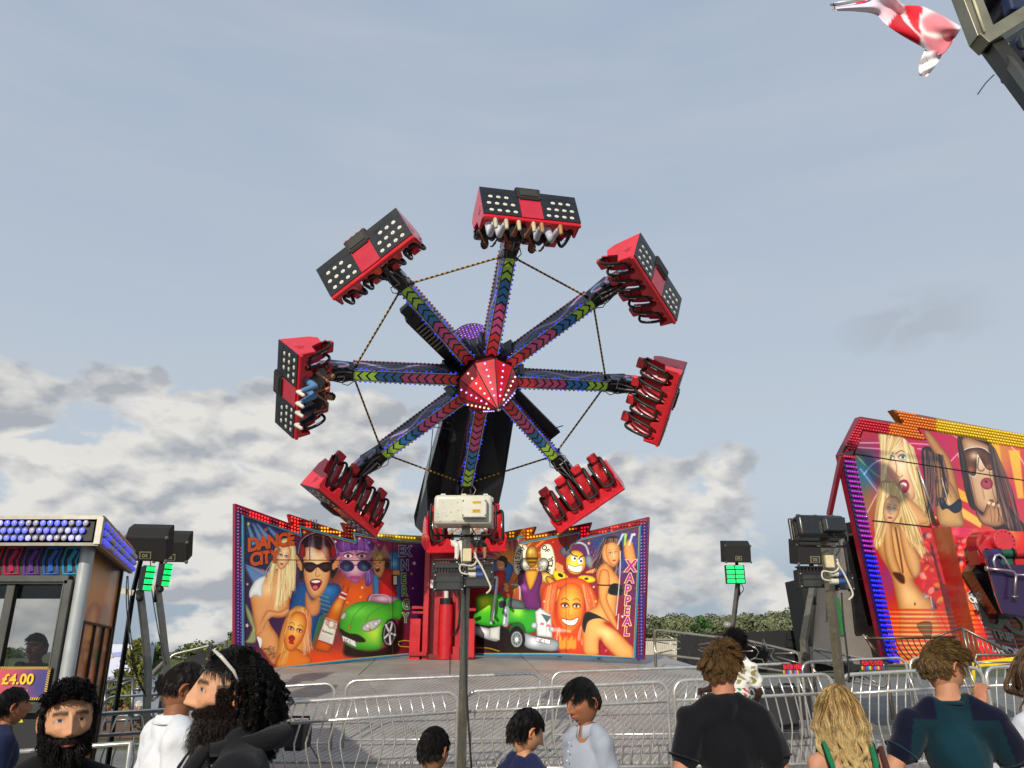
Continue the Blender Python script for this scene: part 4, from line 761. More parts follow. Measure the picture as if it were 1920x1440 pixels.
def wing(name, label, art, knots, outline, paint, cols, loc, strip, lampcol, seed):
    t = thing(name, label, 'mural wall', loc)
    (xa, Ya), (xb, Yb) = knots; A0, B0 = at(xa, 1240, Ya), at(xb, 1240, Yb); dv = B0-A0; dv[2] = 0; nrm = unit(np.array([-dv[1], dv[0], 0])); nrm = nrm if nrm[1] > 0 else -nrm
    def on(px, py, o=0): d = fw+rt*(px-960)/F+up*(720-py)/F; s_ = ((A0-CP)@nrm+o)/(d@nrm); return CP+d*s_
    xs = [c[0] for c in cols]
    for i in range(len(cols)-1):
        pl = clip(clip(list(outline), xs[i], 1), xs[i+1], -1); m = MB(); m.prism([on(*p, .02) for p in pl], nrm*.10, cols[i][1]); m.build('border_board', PAINT, t, world=True)
    m = MB(); m.prism([on(*p, .008) for p in strip[0]], nrm*.010, strip[1]); m.build('border_strip', PAINT, t, world=True)
    xs_ = [p[0] for p in paint]; ys_ = [p[1] for p in paint]; x0, x1, y0, y1 = min(xs_), max(xs_), min(ys_)-1, max(ys_)+1
    art_panel('mural_panel', art, on(x0, y1), on(x1, y1), on(x1, y0), on(x0, y0), int((x1-x0)*1.35), int((y1-y0)*1.35), t, .006, polycut(paint))
    m = MB(); pts = [on(*p, -.004) for p in paint]; m.tube(pts+[pts[0]], .030, 6, '#3f88a8'); m.build('border_trim', PAINT, t, world=True)
    c = V(np.mean(xs_), np.mean(ys_)); pin = [tuple(c+(V(p)-c)*(1-2.6/np.linalg.norm(V(p)-c))) for p in paint]
    m = MB(); pts = [on(*p, -.010) for p in pin]; m.tube(pts+[pts[0]], .010, 5, '#c9b24a'); m.build('border_trim', PAINT, t, world=True)
    # lamps in the border
    rg = np.random.default_rng(seed); lit, off = MB(), MB(); gx, gy = np.meshgrid(np.arange(430, 1220, 5.6), np.arange(940, 1262, 6.1)); gx = gx+(np.arange(gx.shape[0])[:, None] % 2)*0
    sl_ = np.interp(gx, [o[0] for o in lampcol['rise']], [o[1] for o in lampcol['rise']]); gy = gy+sl_-sl_.mean()
    ok = polycut(outline)(gx, gy) & ~polycut(paint)(gx, gy) & (pdist(gx, gy, outline) > 2.3) & (pdist(gx, gy, paint) > 2.7)
    for x, y in zip(gx[ok], gy[ok]):
        side = (x < 455 or x > 1201); cc = lampcol['f'](x, y, side); on_ = (not side) and (math.sin(x*.09+seed)+math.sin(x*.23) > -.1)
        (lit if on_ else off).sph(on(x, y, .0), .026, nu=7, nv=5, col=cc[0] if on_ else cc[1])
    off.build('unlit_bulb_row', BULBOFF, t, 180, world=True)['kind'] = 'stuff'; lit.build('lit_bulb_row', mat('lit_amber_bulb', rough=.3, noise=.02, emit=.75), t, 180, world=True)['kind'] = 'stuff'
    # rear props and feet
    m = MB()
    for px in np.linspace(xs[0]+60, xs[-1]-60, 4):
        a = on(px, 1050, .13); b = on(px, 1232, .13)+nrm*1.3; b[2] = deck_z(b[1]); m.beam(a, b, .07, .07, '#7b1a20')
    m.build('rear_prop', PAINT, t, world=True)
    return t, on, nrm
def deck_z(y): return float(np.interp(y, [11.6, 16.6, 21.8, 24], [.36, 1.33, 1.66, 1.7]))
AL_, AR_ = mural_left(), mural_right()
def lc_left(x, y, side):
    if side: return ('#c070e0', '#6a3a9c' if y > 1090 else '#a05090')
    if x < 520: return ('#ff2a2a', '#8c1026')
    if x < 590: return ('#ff3018', '#a01420')
    if x < 705: return ('#ffb020', '#8a3210')
    return ('#ffe628', '#b89410')
def lc_right(x, y, side):
    if side: return ('#e070e0', '#a85a90' if y < 1120 else '#8a5ab0')
    if x > 1130: return ('#ff4a24', '#9a1420')
    if x > 1075: return ('#ff1a3a', '#8c0c1e')
    if x > 985: return ('#ffb422', '#963c0c')
    return ('#ffc02a', '#a8540c')
bl_, on_l, nl = wing('mural_wall', 'airbrushed mural wall left of the red tower with a shouting DJ, a bottle and a green sports car', AL_, ((440, 17.2), (800, 21.35)),
    [(440, 1265), (441, 944), (546, 982), (542, 963.7), (650, 999), (642, 979.5), (715, 1001), (800, 1005), (800, 1232), (765, 1229), (656, 1240), (517, 1256)],
    [(455.5, 1261), (455, 966), (564, 1004), (561.7, 987), (668, 1017), (663, 1000), (735, 1013), (800, 1019), (800, 1230), (765, 1227.5), (656, 1238.5), (517, 1254.5)],
    [(440, '#8c1238'), (520, '#8a1020'), (590, '#7c2412'), (705, '#c8a018'), (800, '')], at(620, 1245, 19), ([(441.5, 1262), (442.5, 960), (454, 965), (454, 1261)], '#34195a'),
    {'rise': [(440, 0), (560, 42), (800, 60)], 'f': lc_left}, 2)
br_, on_r, nr = wing('mural_wall', 'airbrushed mural wall right of the red tower with a green truck, yellow smiley and dark haired dancer', AR_, ((866, 21.35), (1212, 18.7)),
    [(866, 1229), (866, 1008), (943, 998), (1003, 987), (997, 1003), (1107.5, 979), (1102, 996), (1215.5, 969), (1206.5, 1237), (1188, 1236), (1056, 1229.5), (888, 1228.5)],
    [(866, 1228), (866, 1023), (952, 1012), (980.5, 1005), (978, 1018), (1088, 997), (1082, 1013), (1201, 986), (1190, 1234), (1056, 1228), (888, 1227)],
    [(866, '#a85a14'), (985, '#8a3a12'), (1075, '#80101e'), (1130, '#8a1424'), (1216, '')], at(1040, 1232, 20), ([(1203, 984), (1214, 977), (1205, 1236), (1192, 1234)], '#2a1f6a'),
    {'rise': [(866, 0), (1215, -42)], 'f': lc_right}, 5)
# ---- lettering on the murals
def ltext(on, par, s, x, y, size_px, col, ol=None, rise=0, name='lettering', bold=0, shear=0, up_tilt=0, **k):
    o = on(x, y, -.012); xv = on(x+10, y-rise*10, -.012)-o; yv = on(x+up_tilt*10, y-10, -.012)-o; k_ = np.linalg.norm(yv)/10
    return text(name, s, size_px*k_, col, ART, par, o, xv, unit(yv), outline=ol, bold=bold*k_*size_px, shear=shear, **k)
def L1(x): return 420+x/4.235
def M1(y): return 920+y/4.235
for s_, x, y, sz in (('DANCE', 185, 482, 34), ('CITY', 205, 596, 33)): ltext(on_l, bl_, s_, L1(x), M1(y), sz, '#d4561a', ('#5a1a10', .9*.004), rise=.16, bold=.05, space=.86)
for i, (s_, c) in enumerate((('EX', '#1c3f9c'), ('N', '#1f58a0'), ('E', '#1d8a3c'), ('R', '#2a9a3a'), ('G', '#2c8f5c'), ('Y', '#1a8a4a'))):
    ltext(on_l, bl_, s_, L1((1385, 1403, 1405, 1410, 1418, 1420)[i]), M1((525, 635, 742, 840, 945, 1050)[i]-8), (27, 27, 26, 25, 25, 24)[i], c, ('#e6ddb0', .014), rise=-.02, bold=.03)
ltext(on_l, bl_, 'LC 1', L1(953), M1(1196), 9, '#151515', None, rise=-.42, bold=.01); ltext(on_l, bl_, 'Budweiser', L1(778), M1(1118), 6.6, '#20242c', None, rise=-.34, bold=.004, shear=.25)
for i, s_ in enumerate('XAPPEAL'):
    ltext(on_r, br_, s_, 820+(1492, 1494, 1486, 1484, 1482, 1478, 1480)[i]/4.236, 920+(640, 728, 820, 905, 985, 1068, 1150)[i]/4.236, (30, 24, 23, 23, 22, 23, 23)[i], '#b42a92', ('#f0d088', .016), rise=.0, bold=.028, shear=.12)
ltext(on_r, br_, 'JC 1', 820+806/4.236, 920+1198/4.236, 8.5, '#151515', None, rise=-.2, bold=.012, shear=.2)
def arc(s, cx, cy, r, a0, a1, sz, col):
    for i, ch in enumerate(s):
        if ch == ' ': continue
        a = R(a0+(a1-a0)*i/(len(s)-1)); x, y = 820+(cx+r*math.cos(a))/4.236, 920+(cy+r*math.sin(a))/4.236; t_ = a+math.pi/2
        if math.cos(t_) < 0 and False: t_ += math.pi
        o = on_r(x, y, -.012); xv = on_r(x+10*math.cos(t_), y+10*math.sin(t_), -.012)-o; yv = on_r(x+10*math.sin(t_), y-10*math.cos(t_), -.012)-o
        text('lettering', ch, sz*np.linalg.norm(yv)/10, col, ART, br_, o, xv, unit(yv), align='CENTER', bold=.002)
arc('OF YOUR', 770, 555, 112, -52, 40, 13, '#22201c'); arc('MINISTRY', 770, 555, 118, 138, 228, 12, '#22201c')
m = MB(); o = on_l(741, 1087.5, -.03); m.beam(on_l(741, 1078, -.03), on_l(741, 1098, -.03), .16, .03, '#14110f', upv=nl); m.beam(on_l(741, 1080, -.05), on_l(741, 1096, -.05), .11, .01, '#e8e2d0', upv=nl); m.build('notice_board', MATTE, bl_, world=True)
m = MB()
for wo, xs_, ys_ in ((on_l, 580, (997, 1050)), (on_l, 736, (1015, 1227)), (on_r, 1061, (1006, 1228))): m.tube([wo(xs_, ys_[0], -.006), wo(xs_+.5, ys_[1], -.006)], .006, 4, '#3a2a2a')
m.tube([on_l(457, 1049, -.006), on_l(735, 1051, -.006)], .006, 4, '#3a2a2a'); m.build('panel_seam', MATTE, bl_, world=True)
m = MB()
for px in (585, 588, 591): m.tube([on_l(px, 992, .0), on_l(px-2+(px-585)*.8, 974, -.02)], .012, 5, '#3a3a3e')
m.build('antenna', MATTE, bl_, world=True)
# ================================================ ground, lake, deck
def gz(x, y):
    """terrain height: flat fairground, falling to the lake on the left"""
    s_ = np.clip((-x-2.0+.10*(y-20))/4, 0, 1)*np.clip((y-20)/3, 0, 1)*np.clip((230-y)/12, 0, 1); s_ = s_*s_*(3-2*s_)
    return -5.0*s_
gx = np.concatenate([np.linspace(-900, -120, 14), np.linspace(-110, -42, 18), np.linspace(-40, 40, 110), np.linspace(44, 120, 20), np.linspace(140, 900, 14)]); gy = np.concatenate([np.linspace(-60, -6, 10), np.linspace(-5, 40, 110), np.linspace(42, 210, 40), np.linspace(212, 250, 20), np.linspace(260, 1400, 20)])
X, Y = np.meshgrid(gx, gy); Z = gz(X, Y)+np.where(Y > 255, (Y-255)*.001, 0); nxx = len(gx); q = (np.arange(len(gy)-1)[:, None]*nxx+np.arange(nxx-1)[None]).ravel()
gc = np.zeros((X.size, 3)); xf, yf = X.ravel(), Y.ravel()
asph = (yf < 16.3); gc[:] = (.075, .095, .03); gc[asph] = (.20, .195, .185); gc[(xf > -3) & (yf < 60)] = (.17, .165, .15)
def gmat():
    m = mat('ground_surface', rough=.9, noise=.35, nscale=.9, bump=.4, bscale=25, grime=.1); return m
o = vcol_mesh('ground', np.stack([X.ravel(), Y.ravel(), Z.ravel()], 1), np.stack([q, q+1, q+nxx+1, q+nxx], 1).tolist(), gc, gmat); o['kind'] = 'structure'
m = MB(); m.add([(-700, 18, -4.2), (60, 18, -4.2), (60, 700, -4.2), (-700, 700, -4.2)], [(0, 1, 2, 3)], (.11, .15, .19)); w = m.build('lake', mat('lake_water', rough=.28, noise=.12, nscale=.3, bump=.5, bscale=1.4, stretch=(.25, 1, 1))); w['kind'] = 'structure'
# deck of the ride: ribbed aluminium, gently rising, then the entry slope of tread plate
dk = mat('ribbed_deck', rough=.5, metal=.2, noise=.22, nscale=1.6, grime=.25)
nt = dk.node_tree; N = nt.nodes; K = nt.links; b = N['Principled BSDF']; tc = N.new('ShaderNodeTexCoord'); wv = N.new('ShaderNodeTexWave'); mp = N.new('ShaderNodeMapping'); K.new(tc.outputs['Object'], mp.inputs[0]); mp.inputs[2].default_value = (0, 0, R(24)); K.new(mp.outputs[0], wv.inputs[0]); wv.inputs['Scale'].default_value = 3.4; wv.bands_direction = 'X'; wv.wave_profile = 'SIN'
bp_ = N.new('ShaderNodeBump'); bp_.inputs['Strength'].default_value = 1; bp_.inputs['Distance'].default_value = .03; K.new(wv.outputs[1], bp_.inputs['Height']); K.new(bp_.outputs[0], b.inputs['Normal'])
src = b.inputs['Base Color'].links[0].from_socket; mm_ = N.new('ShaderNodeMapRange'); K.new(wv.outputs[1], mm_.inputs[0]); mm_.inputs[3].default_value = .80; mm_.inputs[4].default_value = 1.08; vs_ = N.new('ShaderNodeVectorMath'); vs_.operation = 'SCALE'; K.new(src, vs_.inputs[0]); K.new(mm_.outputs[0], vs_.inputs[3]); K.new(vs_.outputs[0], b.inputs['Base Color'])
pts = [(-7.3, 11.6), (4.6, 11.6), (5.2, 16.6), (6.3, 22.6), (-6.9, 22.6), (-6.9, 16.6)]
def platestrip(name, xl, xr, y0, y1, mm, col, n=1):
    m = MB(); L_ = [(xl(y0), y0, deck_z(y0)), (xr(y0), y0, deck_z(y0)), (xr(y1), y1, deck_z(y1)), (xl(y1), y1, deck_z(y1))]; m.prism([V(p) for p in L_], (0, 0, -.08), col); return m
XL = lambda y: float(np.interp(y, [11.6, 16.6, 22.6], [-4.2, -6.6, -7.2])); XR = lambda y: float(np.interp(y, [11.6, 16.6, 22.6], [5.6, 4.15, 3.85]))
m = MB(); ys = [11.6, 14.1, 16.6, 19.2, 21.8, 22.6]
for i in range(5):
    n = 6
    for j in range(n):
        a, b_ = ys[i], ys[i+1]-.012; f = lambda y, k: XL(y)+(XR(y)-XL(y))*k/n; g = .012
        sh = .44+.05*((i*3+j*5) % 4)/4
        m.prism([(f(a, j)+g, a, deck_z(a)), (f(a, j+1)-g, a, deck_z(a)), (f(b_, j+1)-g, b_, deck_z(b_)), (f(b_, j)+g, b_, deck_z(b_))], (0, 0, -.07), (sh, sh*.95, sh*.86))
d_ = m.build('ride_platform', dk); d_['kind'] = 'structure'
m = MB(); m.prism([(XL(11.6), 11.65, .0), (XL(11.6), 11.65, deck_z(11.6)-.08), (XL(22.6), 22.5, 1.5), (XL(22.6), 22.5, 0)], (.05, 0, 0), '#4a4a4a'); m.prism([(XR(11.6), 11.65, .0), (XR(11.6), 11.65, deck_z(11.6)-.08), (XR(22.6), 22.5, 1.5), (XR(22.6), 22.5, 0)], (-.05, 0, 0), '#6a6a68'); m.build('platform_skirt', MATTE)['kind'] = 'structure'
# walkway of tread plate in front, on which the barriers stand, with one step down
tp = mat('tread_plate', rough=.38, metal=.6, noise=.2, nscale=3, grime=.3)
nt = tp.node_tree; N = nt.nodes; K = nt.links; b = N['Principled BSDF']; tc = N.new('ShaderNodeTexCoord'); ck = N.new('ShaderNodeTexVoronoi'); mp = N.new('ShaderNodeMapping'); K.new(tc.outputs['Object'], mp.inputs[0]); mp.inputs[2].default_value = (0, 0, R(45)); mp.inputs[3].default_value = (1, 1.9, 1); K.new(mp.outputs[0], ck.inputs[0]); ck.inputs['Scale'].default_value = 14; ck.inputs['Randomness'].default_value = 0
rr = N.new('ShaderNodeMapRange'); K.new(ck.outputs['Distance'], rr.inputs[0]); rr.inputs[1].default_value = .25; rr.inputs[2].default_value = .5; rr.inputs[3].default_value = 1; rr.inputs[4].default_value = 0
bp_ = N.new('ShaderNodeBump'); bp_.inputs['Strength'].default_value = 1; bp_.inputs['Distance'].default_value = .012; K.new(rr.outputs[0], bp_.inputs['Height']); K.new(bp_.outputs[0], b.inputs['Normal'])
m = MB(); m.box((1.6, 10.75, .17), (11.6, 1.66, .34), col=(.36, .35, .32)); m.box((2.4, 9.60, .08), (10.2, .6, .17), col=(.36, .35, .32)); m.build('walkway', tp, bev=.01)['kind'] = 'structure'
# ================================================ barriers
def rail_pt(px, py, Y): return at(px, py, Y)
def rounded(p0, p1, zb0, zb1, rad=.14):
    """rounded frame: up at p0, along the top, down at p1"""
    p0, p1 = V(p0), V(p1); d = unit(p1-p0); b0 = V(p0[0], p0[1], zb0); b1 = V(p1[0], p1[1], zb1); o = [b0]
    for i in range(6): a = math.pi/2*i/5; o.append(p0+d*rad*(1-math.cos(a))+V(0, 0, -rad*(1-math.sin(a))))
    for i in range(5, -1, -1): a = math.pi/2*i/5; o.append(p1-d*rad*(1-math.cos(a))+V(0, 0, -rad*(1-math.sin(a))))
    return o+[b1]
def barrier(label, p0, p1, base, group='steel crowd barriers in front of the ride', bars=True, r=.024, drop=.225, col='#d6d3cc'):
    p0, p1 = V(p0), V(p1); c = (p0+p1)/2; t = thing('crowd_barrier', label, 'barrier', (c[0], c[1], base), group=group)
    m = MB(); m.tube(rounded(p0, p1, base, base), r, 10, col); m.build('frame', CHROME, t, 180, world=True)
    d = p1-p0; dn = unit(d); L_ = np.linalg.norm(d); f = lambda u, z: p0+d*u+V(0, 0, -z)
    if bars:
        m = MB(); m.tube([f(.005, drop), f(.995, drop)], r*.85, 10, col); m.build('rail', CHROME, t, 180, world=True)
    hb = p0[2]-base-.10; hb1 = p1[2]-base-.10
    m = MB(); m.tube([f(.005, hb), p0+d*.995+V(0, 0, -hb1)], r*.8, 8, col); m.build('rail', CHROME, t, 180, world=True)
    if bars:
        n = int(L_/.125); half = n//2
        for i in range(1, n):
            m = MB(); u = i/n; s_ = -1 if i < half else 1; w = .062/L_; hh = hb+(hb1-hb)*u; q = .5+.5*((i*37) % 5-2)*.0
            m.tube([f(u-s_*w*.9, .02), f(u, drop), f(u+s_*w*.9, drop+(hh-drop)*.42), f(u+s_*w*.9-s_*w*.1, drop+(hh-drop)*.55), f(u-s_*w*.3, hh)], .0105, 6, '#cfccc4', )
            m.build('bar', CHROME, t, 180, world=True)
    return t
def zpt(px, py, Y): return at(px, py, Y)
A_ = [(60, 1347, 465, 1322, 9.7, 9.9, 'barrier panel behind the man in the white shirt'), (480, 1321, 858, 1297, 9.9, 10.3, 'barrier panel left of the floodlight pole, behind the boy in grey'), (873, 1297, 1250, 1278, 10.3, 10.5, 'barrier panel right of the floodlight pole, behind the boy in the white polo'),
      (1263, 1277, 1558, 1264, 10.5, 10.8, 'barrier panel behind the back of the man in the black tee'), (1575, 1266, 1839, 1251, 10.8, 11.1, 'barrier panel behind the youth in the green jersey'), (1846, 1252, 2060, 1243, 11.1, 11.4, 'barrier panel at the right edge beside the woman in white')]
for x0, y0, x1, y1, Y0, Y1, lb in A_:
    p0, p1 = at(x0, y0, Y0), at(x1, y1, Y1); barrier(lb, p0, p1, .17 if x0 < 400 else .34)
B_ = [(194, 1308, 628, 1281, 11.9, 12.1, 'plain rail frame behind the curly haired man'), (650, 1277, 1012, 1262, 12.1, 12.3, 'plain rail frame behind the floodlight pole'), (1035, 1261, 1492, 1244, 12.3, 12.6, 'plain rail frame behind the man in the black tee'), (1502, 1242, 1697, 1233, 12.6, 12.9, 'plain rail frame below the blue lamps, carrying a red notice'), (1704, 1233, 1835, 1238, 12.9, 13.0, 'plain rail frame behind the head of the youth in the green jersey')]
for x0, y0, x1, y1, Y0, Y1, lb in B_:
    p0, p1 = at(x0, y0, Y0), at(x1, y1, Y1); barrier(lb, p0, p1, deck_z((Y0+Y1)/2)-.0 if x0 < 1400 else .3, 'plain steel frames at the edge of the deck', False, .021)
# low hand rail near the left edge
p0, p1 = at(-90, 1419, 5.9), at(245, 1393, 5.9); t = thing('hand_rail', 'low polished hand rail in front of the ticket booth, by the boy in navy', 'hand rail', ((p0[0]+p1[0])/2, 5.9, 0))
m = MB(); m.tube([p0*[1, 1, 0], p0, p1, p1*[1, 1, 0]], .022, 10, '#c4c0b8'); m.build('rail', CHROME, t, 180, world=True)
m = MB(); m.tube([(p0+p1)/2*[1, 1, 0], (p0+p1)/2], .02, 8, '#b4b0a8'); m.build('post', CHROME, t, 180, world=True)
# star panels
def star_panel(label, tl, tr, br, bl, c, rad, solid=True, post=None, nm='star_railing'):
    P_ = [V(q) for q in (tl, tr, br, bl)]; t = thing(nm, label, 'railing', (P_[0][0], P_[0][1], P_[3][2]-.5), group='star railings round the decks')
    m = MB(); pts = []
    for i in range(4):
        a, b, c_ = P_[i-1], P_[i], P_[(i+1) % 4]; e = b+unit(a-b)*.12; g = b+unit(c_-b)*.12
        for s_ in np.linspace(0, 1, 5): pts.append(e*(1-s_)**2+2*b*s_*(1-s_)+g*s_**2)
    m.tube(pts, .024, 8, '#a8a49a', closed=True); m.build('frame', CHROME, t, 180, world=True)
    x = unit(P_[1]-P_[0]); z = V(0, 0, 1.); c = V(c); m = MB()
    n = unit(np.cross(x, z)); sp = []
    for i in range(12): a = math.pi/6*i+math.pi/2; r = rad if i % 2 == 0 else rad*.50; sp.append(c+x*r*math.cos(a)+z*r*math.sin(a))
    if solid: m.prism([p-n*.01 for p in sp], n*.02, '#121214')
    else:
        m.tube(sp, .013, 6, '#8f8c84', closed=True); m.prism([c+(p-c)*.5 for p in sp], n*.01, '#141416')
    m.build('star', MATTE if solid else CHROME, t, world=True)
    for a_, b_ in [(q+unit(c-q)*.08, c+(q-c)*(rad*.8/np.linalg.norm(q-c))) for q in P_]+[((P_[0]+P_[3])/2, c-x*rad), ((P_[1]+P_[2])/2, c+x*rad)]: m = MB(); m.tube([a_, b_], .013, 6, '#9b978d'); m.build('spoke', CHROME, t, 180, world=True)
    for q in (P_[0], P_[1]): m = MB(); b = q.copy(); b[2] = min(P_[2][2], P_[3][2])-.45; m.tube([q+V(0, 0, .02), b], .03, 8, '#8a8274'); m.build('post', CHROME, t, 180, world=True)
    return t
star_panel('railing with a solid black star in front of the white container', at(1226, 1180, 17.6), at(1372, 1198, 16.6), at(1372, 1242, 16.6), at(1228, 1226, 17.6), at(1292, 1212, 17.15), .25)
star_panel('sloping railing with an open steel star in front of the black trailer', at(1385, 1197, 16.2), at(1499, 1224, 15.2), at(1501, 1264, 15.2), at(1388, 1246, 16.2), at(1434, 1226, 15.7), .26, False)
star_panel('sloping railing right of the leaning speaker pole with its star low down', at(1520, 1215, 13.6), at(1660, 1243, 12.9), at(1664, 1290, 12.9), at(1524, 1262, 13.6), at(1596, 1256, 13.2), .22)
star_panel('railing with a black star behind the head of the man in the white shirt', at(317, 1229, 14.5), at(424, 1203, 14.7), at(424, 1260, 14.7), at(317, 1290, 14.5), at(372, 1238, 14.6), .23)
star_panel('stair railing sloping up between the two speaker poles on the left', at(281, 1266, 13.4), at(312, 1236, 13.8), at(312, 1292, 13.8), at(281, 1318, 13.4), at(297, 1280, 13.6), .14)
t = thing('gate_railing', 'grey square framed gate railing by the lake left of the speaker poles', 'railing', at(230, 1370, 13)*[1, 1, 0])
m = MB()
for pts in ([(198, 1279), (249, 1272)], [(249, 1272), (247, 1370)], [(198, 1279), (196, 1370)], [(200, 1297), (247, 1275)], [(247, 1293), (268, 1291)], [(196, 1352), (262, 1348)]): m.tube([at(*p, 13) for p in pts], .026, 8, '#7d7d7b')
m.build('frame', GALV, t, 180, world=True)
# red and striped notices hung on the rails
def notice(s, x0, y0, x1, y1, Y, label):
    p = at((x0+x1)/2, (y0+y1)/2, Y); a, b = at(x0, y1, Y), at(x1, y0, Y); w, h = b[0]-a[0], b[2]-a[2]
    t = thing('notice_sign', label, 'sign', p, group='red lettered notices hung on the rails')
    m = MB(); m.box(p+V(0, .02, 0), (w, .02, h), col='#121218'); m.build('board', MATTE, t, world=True)
    cs = ['#c7b51e', '#b0203a', '#7a1830', '#2458a8', '#2f8fc0', '#c9b62a', '#a81e34', '#20307a', '#3a6fb8', '#c04050']; m = MB(); n = 14
    for i in range(n): m.box((a[0]+w*(i+.5)/n, Y+.007, a[2]+h*.20), (w/n*.96, .006, h*.34), col=cs[i % 10])
    m.build('stripe_row', MATTE, t, world=True)
    sz = h*.62; tm = text('lettering', s, sz, '#f01c34', mat('red_letter', rough=.5, noise=.02, emit=.35), t, (p[0], Y-.002, a[2]+h*.47), (1, 0, 0), (0, 0, 1), bold=sz*.012, align='CENTER', space=1.0)
    bb = max(v.co.x for v in tm.data.vertices)-min(v.co.x for v in tm.data.vertices); f_ = w*.92/bb
    for v in tm.data.vertices: v.co.x *= f_
notice('ENTER HERE', 1469, 1244, 1503, 1264, 12.5, 'red lettered notice above coloured stripes, behind the blonde woman to her left')
notice('PUSH TO ENTER', 1616, 1237, 1656, 1256, 12.7, 'red lettered notice reading push to enter, left of the youth in the green jersey')
notice('NO ENTRY', 1893, 1250, 1925, 1272, 11.6, 'red lettered notice behind the raised hand of the woman in white')
# ================================================ speaker and lamp poles
def pole(t, pts, Y, w, col='#77736a', nm='pole'):
    m = MB(); P_ = [at(x, y, Y) for x, y in pts]; m.tube(P_, w, 4, col); 
    b = P_[-1].copy(); b[2] = 0 if Y < 11.5 else b[2]-.2; 
    if P_[-1][2] > .1: m.tube([P_[-1], b], w, 4, col)
    return m.build(nm, GALV, t, 60, world=True)
def speaker(t, px, py, Y, w, h, d, yaw, pitch, badge=True):
    c = at(px, py, Y); Rm = np.array(Matrix.Rotation(R(yaw), 3, 'Z') @ Matrix.Rotation(R(pitch), 3, 'X')); m = MB()
    pr = [(-w/2, -d/2, -h/2), (w/2, -d/2, -h/2), (w/2, -d/2, h*.30), (w/2, -d/2+d*.35, h/2), (-w/2, -d/2+d*.35, h/2), (-w/2, -d/2, h*.30)]
    f = [V(p)@Rm.T+c for p in [(-w/2, -d/2, -h/2), (-w/2, -d/2, h*.28), (-w/2, -d*.1, h/2), (-w/2, d/2, h/2), (-w/2, d/2, -h/2)]]
    m.prism(f, Rm[:, 0]*w, '#1b1a18'); o = m.build('speaker', mat('speaker_carpet', rough=.8, noise=.3, nscale=60, bump=.4, bscale=300), t, world=True, bev=.012)
    for a in (-1, 1):
        for b in (-1, .56): m = MB(); m.sph(c+V(a*w/2*.98, -d/2*.98, b*h/2*.97)@Rm.T, .028, nu=8, nv=5, col='#55534e'); m.build('corner_cap', MATTE, t, 180, world=True)
    if badge:
        m = MB(); m.box(c+V(0, -d/2-.006, -h*.30)@Rm.T, (.15, .008, .10), Rm, '#7e775c'); m.box(c+V(0, -d/2-.011, -h*.30)@Rm.T, (.12, .006, .075), Rm, '#17160f'); bo = m.build('badge', MATTE, t, world=True)
        text('lettering', 'DS', .06, '#8d8668', MATTE, t, c+V(-.04, -d/2-.017, -h*.30-.022)@Rm.T, Rm[:, 0], Rm[:, 2], bold=.002)
    return o
def ledgrid(t, px, py, Y, w, h, yaw, pitch, n, lit='#12e868', e=1.25):
    c = at(px, py, Y); Rm = np.array(Matrix.Rotation(R(yaw), 3, 'Z') @ Matrix.Rotation(R(pitch), 3, 'X')); m = MB(); m.box(c, (w, .10, h), Rm, '#15171a')
    for i in range(5): m.box(c+V(-w/2+w*(i+.5)/5, .08, 0)@Rm.T, (.012, .07, h*.9), Rm, '#202226')
    o = m.build('led_floodlight', MATTE, t, world=True, bev=.006); m = MB()
    for i in range(n):
        for s_ in (-1, 1): m.box(c+V(s_*w*.235, -.054, h*(-.5+(i+.5)/n))@Rm.T, (w*.40, .012, h/n*.72), Rm, lit)
    m.build('led_panel', mat('lit_green_led', rough=.3, noise=.25, nscale=22, emit=e), t, world=True); return o
def cable(t, pts, Y, r=.008, col='#141414'):
    m = MB(); P_ = [at(x, y, Y) for x, y in pts]; o = []
    for i in range(len(P_)-1):
        a, b, c, d = P_[max(0, i-1)], P_[i], P_[i+1], P_[min(len(P_)-1, i+2)]
        for s_ in (0, .25, .5, .75): o.append(.5*((2*b)+(-a+c)*s_+(2*a-5*b+4*c-d)*s_*s_+(-a+3*b-3*c+d)*s_**3))
    m.tube(o+[P_[-1]], r, 6, col); return m.build('cable', RUBBER, t, 180, world=True)
t = thing('speaker_pole', 'front of two grey poles left of the mural wall, with speaker and green lamp', 'speaker pole', at(274, 1400, 11)*[1, 1, 0])
pole(t, [(262, 1106), (271, 1180), (278, 1258), (275, 1330), (273, 1390)], 11, .055); pole(t, [(265, 1046), (250, 1108)], 11, .035, '#151517', 'bracket'); speaker(t, 281, 1017, 11, .54, .42, .38, 10, 22); ledgrid(t, 276, 1084, 10.9, .13, .33, 50, 6, 4); cable(t, [(238, 1080), (237, 1130), (248, 1240), (272, 1300)], 10.95); cable(t, [(240, 1080), (243, 1170), (258, 1270), (274, 1306)], 10.9)
m = MB(); m.beam(at(230, 1108, 11), at(252, 1112, 11), .07, .07, '#c9c2a4'); m.sph(at(262, 1121, 10.9), .05, nu=10, nv=7, col='#101012'); m.build('junction_box', MATTE, t, world=True)
t = thing('speaker_pole', 'rear of two grey poles left of the mural wall, with speaker and green lamp', 'speaker pole', at(313, 1300, 12.4)*[1, 1, 0])
pole(t, [(295, 1100), (303, 1160), (312, 1240), (314, 1300)], 12.4, .055); pole(t, [(304, 1046), (294, 1104)], 12.4, .035, '#151517', 'bracket'); speaker(t, 326, 1024, 12.4, .48, .40, .38, 10, 22); ledgrid(t, 310, 1078, 12.3, .13, .34, 50, 6, 4); cable(t, [(282, 1044), (285, 1110), (300, 1200), (312, 1246)], 12.3)
